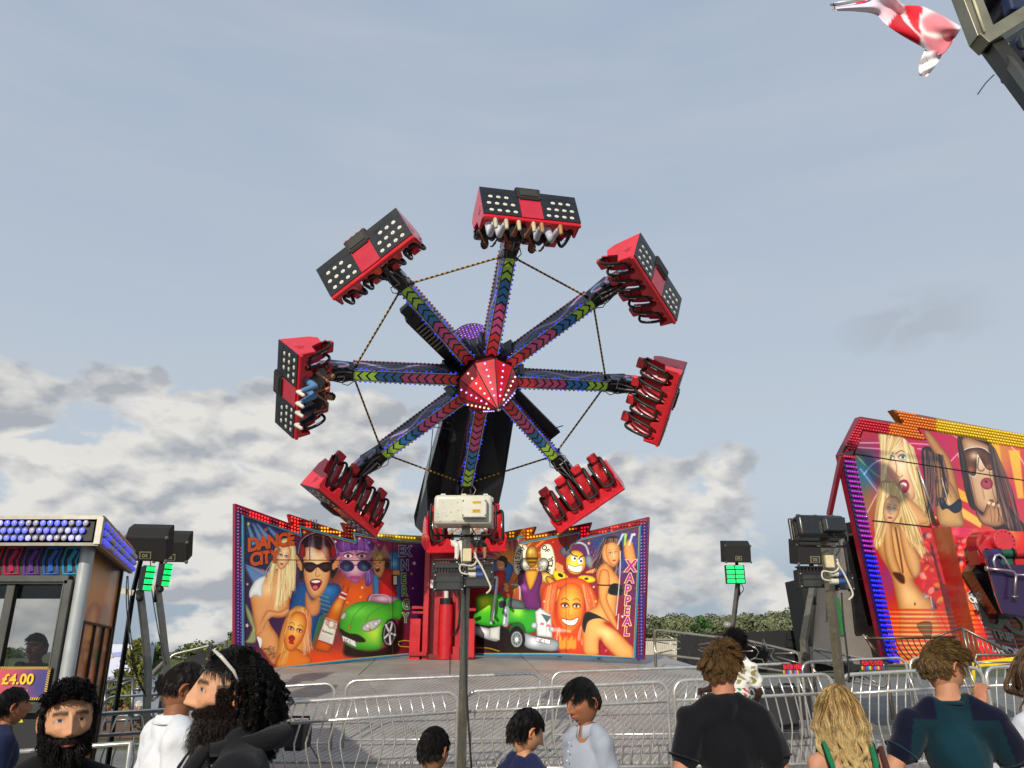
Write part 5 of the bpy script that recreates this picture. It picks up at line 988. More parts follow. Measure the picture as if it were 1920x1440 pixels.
m = MB(); m.beam(at(277, 1102, 12.4), at(293, 1105, 12.4), .07, .07, '#c9c2a4'); m.sph(at(301, 1105, 12.3), .05, nu=10, nv=7, col='#101012'); m.build('junction_box', MATTE, t, world=True)
t = thing('speaker_pole', 'thin pole against the sky, with a speaker and square green lamp grid', 'speaker pole', at(1371, 1250, 19)*[1, 1, 0])
pole(t, [(1384, 1090), (1377, 1150), (1371, 1200), (1371, 1250)], 19, .06, '#8b877c'); pole(t, [(1381, 1050), (1384, 1100)], 19, .04, '#151517', 'bracket'); speaker(t, 1379, 1034, 19, .60, .50, .42, 2, 8); ledgrid(t, 1378, 1077, 18.8, .44, .42, -4, 0, 4); cable(t, [(1390, 1094), (1394, 1106), (1386, 1118), (1380, 1150)], 18.9, .01)
m = MB(); m.sph(at(1364, 1172, 18.8), .10, (1, 1, .8), 12, 8, '#8e8b84'); m.cyl(at(1364, 1172, 18.8), at(1374, 1174, 18.9), .05, n=8, col='#6a6862'); m.build('round_lamp', PAINT, t, 180, world=True)
t = thing('speaker_pole', 'bent pole with a speaker half hidden behind the black floodlight', 'speaker pole', at(1512, 1300, 13)*[1, 1, 0])
pole(t, [(1525, 1100), (1516, 1150), (1507, 1200), (1511, 1260), (1513, 1300)], 13, .065, '#857f72'); pole(t, [(1521, 1050), (1524, 1110)], 13, .04, '#151517', 'bracket'); speaker(t, 1518, 1034, 13, .54, .40, .38, 2, 8)
m = MB(); m.tube([at(1512, 1226, 12.9), at(1508, 1235, 12.88), at(1514, 1238, 12.9)], .05, 6, '#5c4a38'); m.build('rope_tie', MATTE, t, world=True)
def flood(t, px, py, Y, w, h, d, col, box_col, handle, yaw=0, stick=True, pitch=0):
    c = at(px, py, Y); Rm = np.array(Matrix.Rotation(R(yaw), 3, 'Z') @ Matrix.Rotation(R(pitch), 3, 'X')); g = lambda *p: c+V(p)@Rm.T
    m = MB(); m.box(c, (w, d, h), Rm, col, ); o = m.build('floodlight', PAINT, t, 60, bev=.05, world=True); o.modifiers[0].segments = 4
    m = MB(); m.box(g(0, d/2, 0), (w*1.03, .05, h*1.06), Rm, col); m.build('rim', PAINT, t, bev=.02, world=True)
    m = MB(); m.box(g(w*.20, -d/2-.05, .0), (w*.42, .10, h*.62), Rm, box_col); m.build('wiring_box', PAINT, t, bev=.015, world=True)
    m = MB()
    for x in (-.36, .0, .38): m.tube([g(w*x-.03, d*.1, h/2), g(w*x-.02, d*.1, h/2+.025), g(w*x+.02, d*.1, h/2+.025), g(w*x+.03, d*.1, h/2)], .014, 6, col)
    for x, z in ((.01, .24), (.39, .24), (.01, -.24), (.39, -.24)): m.cyl(g(w*x, -d/2-.10, h*z), g(w*x, -d/2-.108, h*z), .009, n=8, col='#26262a')
    rg = random.Random(int(px)); 
    for i in range(14): m.sph(g(w*rg.uniform(-.45, .15), -d/2-.001, h*rg.uniform(-.4, .4)), .006, nu=5, nv=4, col='#3c3a34')
    m.build('fitting', MATTE, t, world=True)
    if stick:
        m = MB()
        for z, k_ in ((.19, .03), (-.10, .042)): m.box(g(w*.24, -d/2-.102, h*z), (.105, .004, k_), Rm, '#e8b414')
        m.build('sticker', MATTE, t, world=True)
        for z, s_ in ((.17, 'CAUTION'), (-.09, 'DANGER'), (-.135, 'ISOLATE')): text('lettering', s_, .022, '#4a3606', MATTE, t, g(w*.24-.045, -d/2-.106, h*z-.0), Rm[:, 0], Rm[:, 2])
    m = MB()
    for s_ in (-1, 1): m.tube([g(s_*w*.50, -.02, .10), g(s_*w*.56, -.03, .06), g(s_*w*.56, -.03, -h*.55), g(s_*w*.48, -.03, -h*.82), g(s_*w*.15, -.03, -h*.84)], .016, 6, handle)
    m.tube([g(-w*.15, -.03, -h*.84), g(w*.15, -.03, -h*.84)], .016, 6, handle); m.build('yoke', GALV, t, 180, world=True)
    return c
def ledbox(t, px, py, Y, w, h, yaw=0):
    c = at(px, py, Y); Rm = np.array(Matrix.Rotation(R(yaw), 3, 'Z')); g = lambda *p: c+V(p)@Rm.T; m = MB()
    m.box(c, (w, .12, h*.5), Rm, '#131315'); m.box(g(0, -.01, -h*.0), (w*1.02, .13, .02), Rm, '#232326')
    for s_ in (-1, 1): m.box(g(s_*w*.5, 0, 0), (.02, .15, h*.62), Rm, '#1d1d20')
    for i in range(9): m.box(g(-w*.42+w*.84*i/8, .0, h*.32), (.010, .10, .09), Rm, '#26262a')
    m.box(g(0, 0, h*.41), (w*.95, .11, .02), Rm, '#232326'); m.build('led_floodlight', MATTE, t, bev=.006, world=True)
    m = MB(); m.box(g(0, -.064, -.02), (w*.78, .008, h*.36), Rm, '#3a3d3c'); m.build('glass_panel', mat('dark_glass', rough=.15, noise=.1), t, world=True)
    m = MB()
    for a in (-1, 1):
        for b in (-.20, .2): m.cyl(g(a*w*.46, -.07, h*b-.01), g(a*w*.46, -.08, h*b-.01), .008, n=8, col='#b0b0ac')
    m.build('fitting', MATTE, t, world=True)
def plugs(t, px, py, Y):
    m = MB(); m.box(at(px, py, Y), (.11, .07, .16), col='#cdbf95'); m.build('junction_box', MATTE, t, bev=.012, world=True)
    for dy in (23, 37):
        m = MB(); m.cyl(at(px+2, py+dy, Y), at(px+16, py+dy, Y), .034, n=12, col='#c8c2b0'); m.cyl(at(px+16, py+dy, Y), at(px+30, py+dy, Y), .036, n=12, col='#2a4a86'); m.build('cable_plug', RUBBER, t, 60, world=True)
    cable(t, [(px+14, py-5), (px+18, py+10), (px+8, py+20), (px-12, py+18), (px-12, py+32), (px+2, py+36)], Y-.06, .011, '#c8c2b0'); cable(t, [(px+14, py+2), (px+26, py+20), (px+38, py+45), (px+44, py+62), (px+36, py+72)], Y-.07, .012, '#cfc8b4'); cable(t, [(px+12, py-10), (px+20, py-30), (px+2, py-60)], Y-.06, .008)
t = thing('floodlight_pole', 'central square steel pole holding a big cream floodlight and four black lamps', 'lamp pole', at(868, 1440, 10.15)*[1, 1, 0])
m = MB(); m.tube([at(874, 985, 10.15), at(873, 1100, 10.15), at(868.5, 1300, 10.15), at(868, 1300, 10.15)*[1, 1, 0]], .052, 4, '#8b8676'); m.build('pole', GALV, t, 60, world=True)
flood(t, 869, 958, 10.1, .74, .38, .24, '#c9c6b4', '#cfcdbd', '#22262a', 0); 
for x, y, w in ((842, 1091, .36), (897, 1085, .36)): ledbox(t, x, y, 10.0, w, .42)
for x, y, w in ((838, 1064, .34), (900, 1062, .34)): ledbox(t, x, y, 10.25, w, .22)
plugs(t, 876, 1041, 9.95); cable(t, [(872, 1100), (873, 1200), (875, 1300), (884, 1440)], 10.05, .012); cable(t, [(858, 1180), (862, 1142), (860, 1116)], 10.0, .01)
m = MB(); m.box(at(882, 1090, 9.94), (.09, .008, .04), col='#8fb8d8'); m.build('label_tag', MATTE, t, world=True)
t = thing('floodlight_pole', 'square steel pole in front of the right hand ride holding a black floodlight', 'lamp pole', at(1577, 1440, 10.6)*[1, 1, 0])
m = MB(); m.tube([at(1547, 1012, 10.6), at(1560, 1140, 10.6), at(1576, 1288, 10.6), at(1576, 1288, 10.6)*[1, 1, 0]], .066, 4, '#857b66'); m.build('pole', GALV, t, 60, world=True)
flood(t, 1534, 990, 10.5, .66, .30, .26, '#191b1c', '#1d2122', '#3a3a38', 8, False, -6); ledbox(t, 1526, 1087, 10.7, .46, .40, 6); ledbox(t, 1580, 1093, 10.75, .22, .34, 6); plugs(t, 1555, 1053, 10.4)
cable(t, [(1578, 1112), (1581, 1160), (1590, 1240), (1592, 1280)], 10.5, .012); m = MB(); m.box(at(1563, 1092, 10.42), (.10, .008, .06), col='#8fb8d8'); m.build('label_tag', MATTE, t, world=True)
# ================================================ ticket booth
BY = 6.7
fc = at(166, 1026, BY)[0]; xb = fc  # corner
zc0 = at(100, 1021, BY-.25)[2]; zc1 = at(190, 971, BY-.25)[2]
bt = thing('ticket_booth', 'black ticket booth with a canopy of round lamps and neon chevrons at the left edge', 'ticket booth', (fc-1.6, BY+1, 0))
SB = V(-.76, 2.2, 0)                     # direction of the side wall
charc = mat('charcoal_panel', rough=.55, noise=.25, nscale=5, bump=.15, bscale=90, grime=.1)
def q4(m, a, b, c, d, th, col): m.prism([V(a), V(b), V(c), V(d)], th, col)
c0 = V(fc, BY, 0); c1 = c0+SB
# canopy
cx = at(193, 971, BY-.25)[0]; k0 = V(cx, BY-.25, zc0); kb = k0+SB*1.05; h = zc1-zc0
m = MB(); m.prism([k0+V(-4, 0, 0), k0, k0+V(0, 0, h), k0+V(-4, 0, h)], (0, .06, 0), '#1b1a1a'); m.prism([k0, kb, kb+V(0, 0, h), k0+V(0, 0, h)], (-.06, 0, 0), '#1b1a1a'); m.prism([k0+V(-4, 0, h-.03), k0+V(0, 0, h-.03), kb+V(0, 0, h-.03), kb+V(-3.4, 0, h-.03)], (0, 0, .02), '#55534e'); m.prism([k0+V(-4, 0, .01), k0+V(0, 0, .01), kb+V(0, 0, .01), kb+V(-3.4, 0, .01)], (0, 0, .02), '#3a3530'); cn = m.build('canopy', charc, bt, world=True)
m = MB(); m.beam(k0+V(-4, -.01, h), k0+V(.01, -.01, h), .035, .03, '#a8a496'); m.beam(k0+V(0, -.01, h), kb+V(0, 0, h), .035, .03, '#9a9688'); m.beam(k0+V(-4, -.012, .0), k0+V(.01, -.012, .0), .03, .025, '#8a867a'); m.beam(k0+V(0, -.012, .0), kb, .04, .035, '#8a6a48'); m.beam(k0+V(0, -.02, 0), k0+V(0, -.02, h), .05, .035, '#b4b0a4'); m.build('trim', ALU, cn, world=True)
rg = random.Random(2); b1, b2 = MB(), MB()
for j in range(3):
    for i in range(68):
        c = k0+V(-.12-.058*i-.02*j, -.022, h-.045-.060*j); (b1 if rg.random() < .68 else b2).sph(c, .024, (1, .5, 1), 12, 7, '#6e74f0' if rg.random() < .75 else '#a8a8f0')
    for i in range(24):
        c = k0+SB*1.1*(i+.6)/24+V(.02, 0, h-.05-.065*j); (b1 if rg.random() < .5 else b2).sph(c, .034, (.6, .9, .8), 10, 6, '#4a4fe0')
b1.build('lit_lamp_row', mat('lit_blue_lamp', rough=.12, noise=.3, nscale=40, emit=.75, coat=.5), cn, 180, world=True)['kind'] = 'stuff'
b2.c = [srgb('#b4aec0')]*len(b2.f); b2.build('lamp_row', mat('glass_lamp', rough=.1, noise=.3, nscale=30, coat=.6), cn, 180, world=True)['kind'] = 'stuff'
m = MB()
for i in range(7, 16): c = k0+SB*1.02*(i+.5)/16+V(-.02, 0, h+.030); m.sph(c, .022, nu=8, nv=5, col='#c02a3c' if i < 8 else '#e0702a')
m.build('roof_lamp_row', BULBOFF, cn, 180, world=True)['kind'] = 'stuff'
# front wall round the window
zt = zc0+.03; wz1 = at(60, 1088, BY)[2]; wz0 = at(60, 1322, BY)[2]; wx = at(118, 1190, BY)[0]
m = MB(); q4(m, (fc-4, BY, wz1), (fc-.02, BY, wz1), (fc-.02, BY, zt), (fc-4, BY, zt), (0, .06, 0), '#232222'); q4(m, (wx, BY+.002, 0), (fc-.02, BY+.002, 0), (fc-.02, BY+.002, wz1), (wx, BY+.002, wz1), (0, .06, 0), '#222223'); q4(m, (fc-4, BY, 0), (wx, BY, 0), (wx, BY, wz0), (fc-4, BY, wz0), (0, .06, 0), '#101012'); m.build('front_wall', charc, bt, world=True)
m = MB()
for a, b in (((fc-4, wz1), (wx, wz1)), ((wx, wz1), (wx, wz0)), ((fc-4, wz0), (wx, wz0))): m.beam((a[0], BY-.02, a[1]), (b[0], BY-.02, b[1]), .07, .09, '#4c4d4a', upv=(0, 1, 0)); m.beam((a[0]-.03, BY-.05, a[1]-.02), (b[0]-.03, BY-.05, b[1]-.02), .02, .03, '#6a6a66', upv=(0, 1, 0))
mx = at(8, 1190, BY)[0]; m.beam((mx, BY-.01, wz1), (mx, BY-.01, wz0), .07, .06, '#4e4f4c', upv=(0, 1, 0)); m.build('window_frame', ALU, bt, world=True, bev=.005)
gl = bpy.data.materials.new('window_glass'); gl.use_nodes = True; b = gl.node_tree.nodes['Principled BSDF']; b.inputs['Base Color'].default_value = (.55, .56, .55, 1); b.inputs['Roughness'].default_value = .02; b.inputs['Transmission Weight'].default_value = 1; b.inputs['IOR'].default_value = 1.45
m = MB(); m.box(((fc-4+wx)/2, BY+.02, (wz0+wz1)/2), (wx-fc+4, .006, wz1-wz0), col='#808080'); m.build('window_pane', gl, bt, world=True)
# corner post, side wall with painting and slot windows, back wall with window
m = MB(); m.cyl(c0+V(0, 0, 0), c0+V(0, 0, zt), .055, n=24, col='#b4b9b8'); m.build('corner_post', mat('white_post', rough=.3, metal=.3, noise=.1, grime=.1), bt, 60, world=True)
BA = Art(120, 1020, 160, 430, 1.0, 3, '#b87838')
BA.P([165, 1030, 240, 1060, 235, 1100, 160, 1090], '#6a4a2a', None, 3, False); BA.G(40, 30, 60, 30, '#8a6234'); BA.G(90, 60, 30, 60, '#7a5a3a'); BA.G(60, 90, 50, 40, '#d08a3a')
BA.G(100, 40, 20, 30, '#5a5a70', .6)
for x, y, rx, ry, c in ((50, 170, 16, 60, '#f0b060'), (72, 150, 10, 40, '#7a7440'), (92, 170, 12, 60, '#f0b468'), (66, 195, 40, 11, '#e0a260'), (60, 225, 14, 36, '#3f7a3e'), (80, 240, 18, 24, '#d8803a'), (96, 225, 8, 30, '#d89a58'), (44, 270, 14, 60, '#e87a2c'), (60, 300, 12, 50, '#4a6a30'), (86, 310, 12, 70, '#f0803a'), (84, 350, 10, 30, '#b83818'), (50, 350, 14, 40, '#d86a2a')): BA.E(x, y, rx, ry, c, 8, 5, sh=('#8a4a24', 8))
for i in range(5): BA.L([92-4*i, 196+3*i, 96-5*i, 222+2*i, 93-5*i, 236], 2.4, '#a8602e', .8)
for i in range(14): BA.L([84+BA.rg.random()*20, 230, 86+BA.rg.random()*20, 262], 1, '#7a2c14', .6)
def sw(u, z): return c0+SB*u+V(.004, 0, z)
art_panel('side_panel', BA, sw(.035, .2), sw(1, .2), sw(1, zt), sw(.035, zt), 130, 300, bt, .03)
m = MB()
for u0, u1, z0, z1 in ((.10, .90, zt-.62, zt-.60), (.10, .13, .3, zt-.62), (.40, .42, 1.35, zt-.62), (.66, .68, 1.35, zt-.62), (.90, .93, .3, zt-.62), (.40, .68, 1.32, 1.35), (.97, 1.0, 0, zt)):
    m.prism([sw(u0, z0)+V(.004, 0, 0), sw(u1, z0)+V(.004, 0, 0), sw(u1, z1)+V(.004, 0, 0), sw(u0, z1)+V(.004, 0, 0)], (.02, .006, 0), '#2a1c16')
m.prism([sw(.2, .2)+V(.002, 0, 0), sw(.75, .2)+V(.002, 0, 0), sw(.72, 1.32)+V(.002, 0, 0), sw(.42, 1.32)+V(.002, 0, 0)], (.008, 0, 0), '#120e0c'); m.build('side_frame', MATTE, bt, world=True)
b0 = c1; m = MB(); zr0, zr1 = 1.52, 2.30
m.prism([b0+V(-3.4, 0, 0), b0, b0+V(0, 0, zr0), b0+V(-3.4, 0, zr0)], (0, .05, 0), '#16140f'); m.prism([b0+V(-3.4, 0, zr1), b0+V(0, 0, zr1), b0+V(0, 0, zt), b0+V(-3.4, 0, zt)], (0, .05, 0), '#16140f')
for xa, xb_ in ((-3.4, -1.72), (-1.62, -1.55), (-.42, 0)): m.prism([b0+V(xa, -.002, zr0), b0+V(xb_, -.002, zr0), b0+V(xb_, -.002, zr1), b0+V(xa, -.002, zr1)], (0, .05, 0), '#191611')
m.prism([c0+V(-4, .1, .9), c0+V(-.2, .1, .9), c0+V(-.2, .5, .9), c0+V(-4, .5, .9)], (0, 0, .03), '#6a665c'); m.build('inner_wall', MATTE, bt, world=True)
# neon chevrons
for i, (x, c) in enumerate(((-28, '#e04040'), (8, '#d8306a'), (45, '#7a4aa8'), (82, '#3a78d0'), (118, '#38a8d8'))):
    zf = BY-.006; P_ = lambda dx, y: V(at(x+dx, y, BY)[0], zf, at(x+dx, y, BY)[2]); o = [P_(9, 1027), P_(36, 1027), P_(25, 1052), P_(28, 1076), P_(2, 1077), P_(0, 1052)]
    m = MB(); m.tube(o, .011, 4, c, closed=True); m.tube([P_(26, 1031), P_(13, 1050), P_(14, 1072)], .019, 4, c); m.build('chevron', mat('bright_vinyl', rough=.5, noise=.05), bt, world=True)
# lower front: black with yellow shards
m = MB(); yb = BY-.004
for pl in ([(55, 1316), (82, 1316), (82, 1345)], [(20, 1356), (36, 1338), (44, 1354)], [(0, 1316), (14, 1316), (0, 1350)]): m.prism([V(at(x, y, BY)[0], yb, at(x, y, BY)[2]) for x, y in pl], (0, .003, 0), '#e0d80c')
m.build('yellow_decal', MATTE, bt, world=True)
m = MB(); m.box((wx-.6, BY-.05, wz0-.02), (1.2, .12, .06), col='#3c3d3b'); m.build('counter_edge', ALU, bt, world=True)
m = MB()
for i in range(40): a = i/39; m.sph(at(70, 1247, BY+.3)+V(-.16+.32*a, 0, .0), .018+(.012 if a < .12 else 0), nu=8, nv=5, col='#1a1a1a')
mk = m.build('microphone', RUBBER, bt, 180, world=True)
# price card
pc_ = at(40, 1281, BY-.10); ps = thing('price_sign', 'red and blue price card reading £4.00 per person in the booth window', 'sign', pc_)
SA = Art(0, 0, 100, 60, 1, 4, '#b04858'); SA.G(95, 30, 45, 60, '#3a3a78'); SA.G(5, 10, 30, 30, '#c0505a', .7); SA.P([0, 0, 100, 0, 100, 4, 0, 4], '#141414', None, .3, False)
for a in ((0, 0, 100, 5), (0, 55, 100, 60), (0, 0, 5, 60), (95, 0, 100, 60)): SA.P([a[0], a[1], a[2], a[1], a[2], a[3], a[0], a[3]], '#d8b050', None, .2, False)
for i in range(26):
    x = i*4; 
    for y in (0, 55): SA.P([x, y+5, x+2, y+5, x+4, y, x+2, y], '#17140f', None, .2, False)
for i in range(15):
    y = 4*i
    for x in (0, 95): SA.P([x, y+2, x, y, x+5, y+2, x+5, y+4], '#17140f', None, .2, False)
W_, H_ = .42, .245; N_ = 100; U_, Vv_ = np.meshgrid(np.linspace(0, 1, 161), np.linspace(0, 1, 97)); vs = np.stack([(U_.ravel()-.5)*W_, np.zeros(U_.size), (Vv_.ravel()-.5)*H_-(U_.ravel()-.5)*.0], 1); q = (np.arange(96)[:, None]*161+np.arange(160)[None]).ravel()
vcol_mesh('card', vs, np.stack([q, q+1, q+162, q+161], 1).tolist(), SA.sample(U_.ravel()*100, (1-Vv_.ravel())*60), ART, ps, False).modifiers.new('t', 'SOLIDIFY').thickness = .006
text('lettering', '£4.00', .105, '#e8c026', MATTE, ps, pc_+V(-.15, -.012, -.005), (1, 0, 0), (0, 0, 1), bold=.0035, space=1.05); text('lettering', 'per person', .038, '#d8a040', MATTE, ps, pc_+V(-.10, -.012, -.065), (1, 0, 0), (0, 0, 1), bold=.0)
# ================================================ the ride on the right with its tall painted back wall
def mural_big():
    A = Art(1540, 740, 1400, 1440, 2.879, .7, '#c01a1a'); S1, K1 = '#e8c48c', '#a86a3c'
    A.G(330, 300, 200, 130, '#a8144c'); A.G(620, 300, 200, 200, '#b8185c'); A.G(220, 420, 80, 120, '#1d6a5a'); A.G(260, 420, 60, 90, '#1f5fa0', .8); A.G(980, 350, 160, 220, '#d8a83a', .9); A.G(900, 600, 200, 160, '#c03a6a', .8); A.G(1200, 500, 200, 260, '#c82460'); A.G(330, 560, 60, 160, '#d0408a', .5); A.G(250, 620, 60, 120, '#7fae3a', .5)
    A.G(600, 900, 220, 220, '#c81c26'); A.G(360, 1000, 60, 120, '#8a3a8a', .8); A.G(1000, 800, 250, 140, '#c86a3a', .8); A.G(500, 1300, 320, 170, '#e8702a'); A.G(900, 1250, 200, 200, '#d8401c'); A.G(800, 950, 120, 200, '#c01a20')
    for p, c in (([200, 260, 420, 262, 470, 275], '#f8e8f4'), ([200, 285, 440, 300], '#f0c8e0'), ([230, 430, 300, 360, 440, 330], '#e8f0ff'), ([190, 330, 280, 420, 360, 470], '#7ae080'), ([210, 400, 270, 480, 330, 560], '#a8d0ff'), ([240, 650, 330, 480], '#f8d8e8'), ([700, 210, 760, 260, 740, 330, 800, 420], '#f8e0f0'), ([680, 380, 760, 300, 860, 260], '#ffe8f4'), ([640, 640, 760, 560, 900, 520], '#fff0c8'), ([980, 230, 1060, 320, 1120, 420], '#ffe8f0'), ([480, 262, 590, 270], '#f4e4f0'), ([520, 292, 600, 300], '#f4e4f0')): A.L(p, 5, c, 3, .8)
    for p, c in (([700, 480, 800, 540, 830, 600, 730, 560], '#f0c83a'), ([730, 590, 870, 680, 860, 720, 740, 650], '#f4d85a'), ([900, 260, 930, 420, 980, 420, 960, 260], '#e8b82a'), ([1010, 300, 1060, 560, 1094, 560, 1070, 300], '#f0c83a'), ([700, 400, 830, 520, 840, 500, 720, 380], '#b01c5c')): A.P(p, c, None, 4, False, None, .8)
    # big blonde face with lollipop
    A.P([310, 205, 400, 225, 450, 240, 500, 300, 530, 420, 560, 560, 590, 700, 450, 690, 380, 600, 350, 460, 330, 330], '#d8c088', ('#a88a50', 24)); A.P([350, 230, 440, 240, 490, 300, 510, 420, 515, 520, 490, 575, 450, 560, 400, 480, 350, 400, 345, 320], '#efcfa0', ('#b47a50', 26), hl=('#ffe6c0', 430, 380, 60)); A.P([440, 540, 500, 580, 560, 640, 580, 690, 480, 700, 450, 620], '#e0b078', ('#a8703c', 16))
    A.G(375, 440, 34, 34, '#d87878', .55); A.G(500, 430, 26, 40, '#c86a70', .55)
    for ex, ey in ((372, 340), (438, 338)): A.E(ex, ey, 24, 17, '#6a4a3c', 8, 4, op=.6); A.E(ex, ey, 19, 11, '#f2f0ea', 8); A.E(ex+2, ey-1, 9, 10, '#5a9a8a', 8); A.E(ex+2, ey-1, 4, 5, '#14201c', 8); A.L([ex-22, ey, ex, ey-14, ex+22, ey], 3.5, '#2a1a14')
    A.L([402, 318, 430, 302, 464, 318], 5, '#6a4630'); A.L([350, 325, 372, 308, 390, 318], 4, '#6a4630'); A.L([400, 360, 408, 400, 404, 430, 424, 446, 440, 434], 4, '#a06038', 1.5); A.E(445, 495, 30, 38, '#b83048', 6, sh=('#801c30', 8)); A.E(443, 486, 18, 12, '#f4f0ec', 6); A.E(440, 500, 15, 14, '#d84858', 6, hl=('#ffc0c0', 436, 494, 6)); A.L([410, 520, 432, 505], 5, '#f0e8c8')
    A.hair([320, 210, 440, 225], [330, 520, 352, 330], ['#f0e4b8', '#b89858', '#e0c888'], 40, 14, 5); A.hair([440, 235, 500, 290], [520, 560, 590, 700], ['#f0e4b8', '#b89858'], 50, 26, 6)
    # dancer with raised arm
    A.P([540, 330, 560, 280, 620, 300, 680, 360, 700, 460, 690, 560, 640, 560, 600, 480, 580, 420, 590, 600, 640, 690, 600, 700, 570, 560], '#4a3034', ('#22141a', 18)); A.P([555, 200, 580, 196, 640, 270, 700, 360, 740, 520, 760, 620, 720, 620, 690, 500, 650, 380, 600, 300, 570, 250], '#c8915a', ('#7a4a2c', 12)); A.P([588, 360, 630, 355, 660, 410, 655, 460, 620, 470, 600, 430], '#c08a58', ('#6a4028', 10)); A.P([610, 480, 690, 470, 740, 560, 760, 640, 765, 712, 640, 706, 620, 600], '#d0a468', ('#7a4e2c', 16)); A.P([630, 560, 660, 560, 690, 600, 750, 560, 755, 620, 720, 640, 680, 615, 650, 620], '#1c2c44', ('#0c141e', 8)); A.hair([550, 300, 660, 330], [560, 660, 700, 540], ['#8a6a60', '#1c1216'], 50, 26, 5)
    A.L([650, 450, 680, 560, 695, 590], 3, '#e8e8e0'); A.E(620, 430, 6, 9, '#8a3030'); A.L([592, 400, 605, 396], 3, '#20100c')
    # face with sunglasses, blowing a kiss over a hand
    A.P([735, 220, 800, 225, 900, 250, 950, 380, 980, 520, 1040, 640, 1094, 700, 1094, 760, 940, 730, 860, 640, 800, 600, 760, 440], '#3c2426', ('#1c1012', 30)); A.P([765, 235, 860, 255, 920, 300, 950, 420, 965, 540, 930, 640, 880, 640, 820, 580, 780, 460, 765, 340], '#d8b48c', ('#8a5a40', 28), hl=('#f4dcb8', 850, 330, 60)); A.P([762, 310, 830, 285, 890, 300, 935, 360, 930, 405, 890, 400, 850, 330, 840, 330, 835, 430, 800, 430, 775, 380], '#6a3c24', ('#2a1612', 12), 1.2, True, ('#e8dcc8', 4)); A.G(825, 330, 24, 22, '#f0d8b8', .8); A.G(805, 405, 22, 16, '#d87838', .6); A.G(905, 390, 18, 14, '#c86a34', .6)
    A.L([850, 340, 845, 400, 868, 412, 880, 400], 6, '#6a3c28', 2); A.E(893, 480, 34, 32, '#b84858', 18, sh=('#7a2438', 10)); A.E(890, 470, 10, 7, '#4a1018', 18); A.L([868, 500, 880, 560], 5, '#a8745a', 3)
    A.P([835, 620, 870, 650, 890, 610, 905, 575, 925, 570, 935, 600, 960, 575, 985, 590, 1010, 620, 1000, 680, 950, 712, 880, 700, 850, 670], '#c09068', ('#6a442c', 12), 1.2, True, ('#4a2a20', 3))
    for i in range(4): A.L([905+24*i, 580+8*i, 915+22*i, 640, 920+16*i, 690], 3, '#7a4e36', 1.2); A.E(905+24*i, 584+8*i, 9, 10, '#e8c8a8')
    A.hair([738, 230, 752, 230], [770, 500, 860, 680], ['#6a4a44', '#1a0e10'], 26, 10, 5); A.hair([900, 250, 940, 300], [980, 700, 1090, 740], ['#6a4a44', '#1a0e10', '#8a6a60'], 50, 30, 6)
    # blonde holding her face, long hair, torso below
    A.P([320, 470, 380, 470, 430, 500, 460, 600, 530, 760, 540, 860, 480, 850, 300, 760, 290, 640, 300, 540], '#d8b87a', ('#9a7844', 20)); A.P([300, 700, 400, 700, 470, 720, 530, 820, 530, 960, 500, 1000, 540, 1060, 600, 1120, 640, 1240, 700, 1420, 440, 1430, 420, 1200, 400, 1080, 370, 960, 310, 860, 290, 780], '#e2b070', ('#9a6230', 26), hl=('#f8d89a', 480, 1080, 80))
    A.P([340, 700, 375, 650, 380, 720, 400, 860, 430, 960, 420, 1000, 380, 960, 340, 850], '#e0b478', ('#8a582c', 12)); A.P([420, 700, 440, 660, 470, 760, 530, 880, 535, 960, 500, 990, 460, 920, 430, 800], '#e0b478', ('#8a582c', 12)); A.L([400, 720, 425, 860, 440, 960], 9, '#3c2418', 3, .8); A.P([385, 960, 420, 1010, 450, 1018, 440, 970], '#4a2c1c', None, 5); A.E(505, 1130, 5, 9, '#7a4a28')
    A.hair([330, 480, 400, 480], [290, 840, 330, 760], ['#f4e0a8', '#a8844a', '#d8bc7c'], 60, 30, 6); A.hair([400, 490, 440, 540], [470, 780, 590, 900], ['#f4e0a8', '#a8844a', '#d8bc7c'], 60, 30, 6)
    A.face(378, 620, 92, 150, 10, '#e8c090', '#9c6438', '#b84a50', eye='#5a7a7a')
    A.L([445, 1180, 500, 1235, 560, 1230, 600, 1180, 590, 1090], 6, '#b8c0c0', 1.5); A.P([515, 1240, 590, 1225, 595, 1300, 560, 1310], '#2f6a50', ('#1c4030', 8)); A.L([600, 1100, 700, 1320], 5, '#5a3a24', 2)
    # crowd of blurred marks, hot colours
    for i in range(150):
        x, y = 540+A.rg.random()*330, 740+A.rg.random()*430; A.E(x, y, 5+14*A.rg.random(), 6+20*A.rg.random(), ['#e8402a', '#a01420', '#f09a3a', '#28304a', '#f0d8c0', '#7a0f1c', '#4a6a8a', '#e8c02a'][int(A.rg.integers(8))], A.rg.random()*180, 4, op=.55)
    # motion stripes
    for i in range(13):
        y = 1155+i*24; A.P([250, y, 1094, y+5, 1094, y+15, 250, y+12], '#d2301c', None, 3, False, None, .75); A.P([280+i*8, y+13, 760, y+16, 760, y+22, 270+i*8, y+22], '#f8d890' if i % 2 else '#f4a84a', None, 3, False, None, .55)
    A.P([735, 1130, 790, 1130, 800, 1440, 740, 1440], '#f4e070', None, 14, False, None, .5)
    # slanted slogan board
    A.P([790, 1075, 850, 1030, 960, 1060, 1000, 1200, 1080, 1400, 960, 1420, 890, 1300], '#3c4a44', ('#1c2420', 10), 1.5, False, ('#e8dcd0', 3))
    A.P([800, 1085, 850, 1045, 860, 1080, 820, 1110], '#f4ece0', None, 1.5, False)
    return A
AB = mural_big(); KN = ((1575, 17.6), (1925, 21.0))
bg_ = thing('tall_mural_wall', 'tall painted back wall with purple and blue lamps and large airbrushed faces at the right', 'mural wall', at(1750, 1235, 19.4))
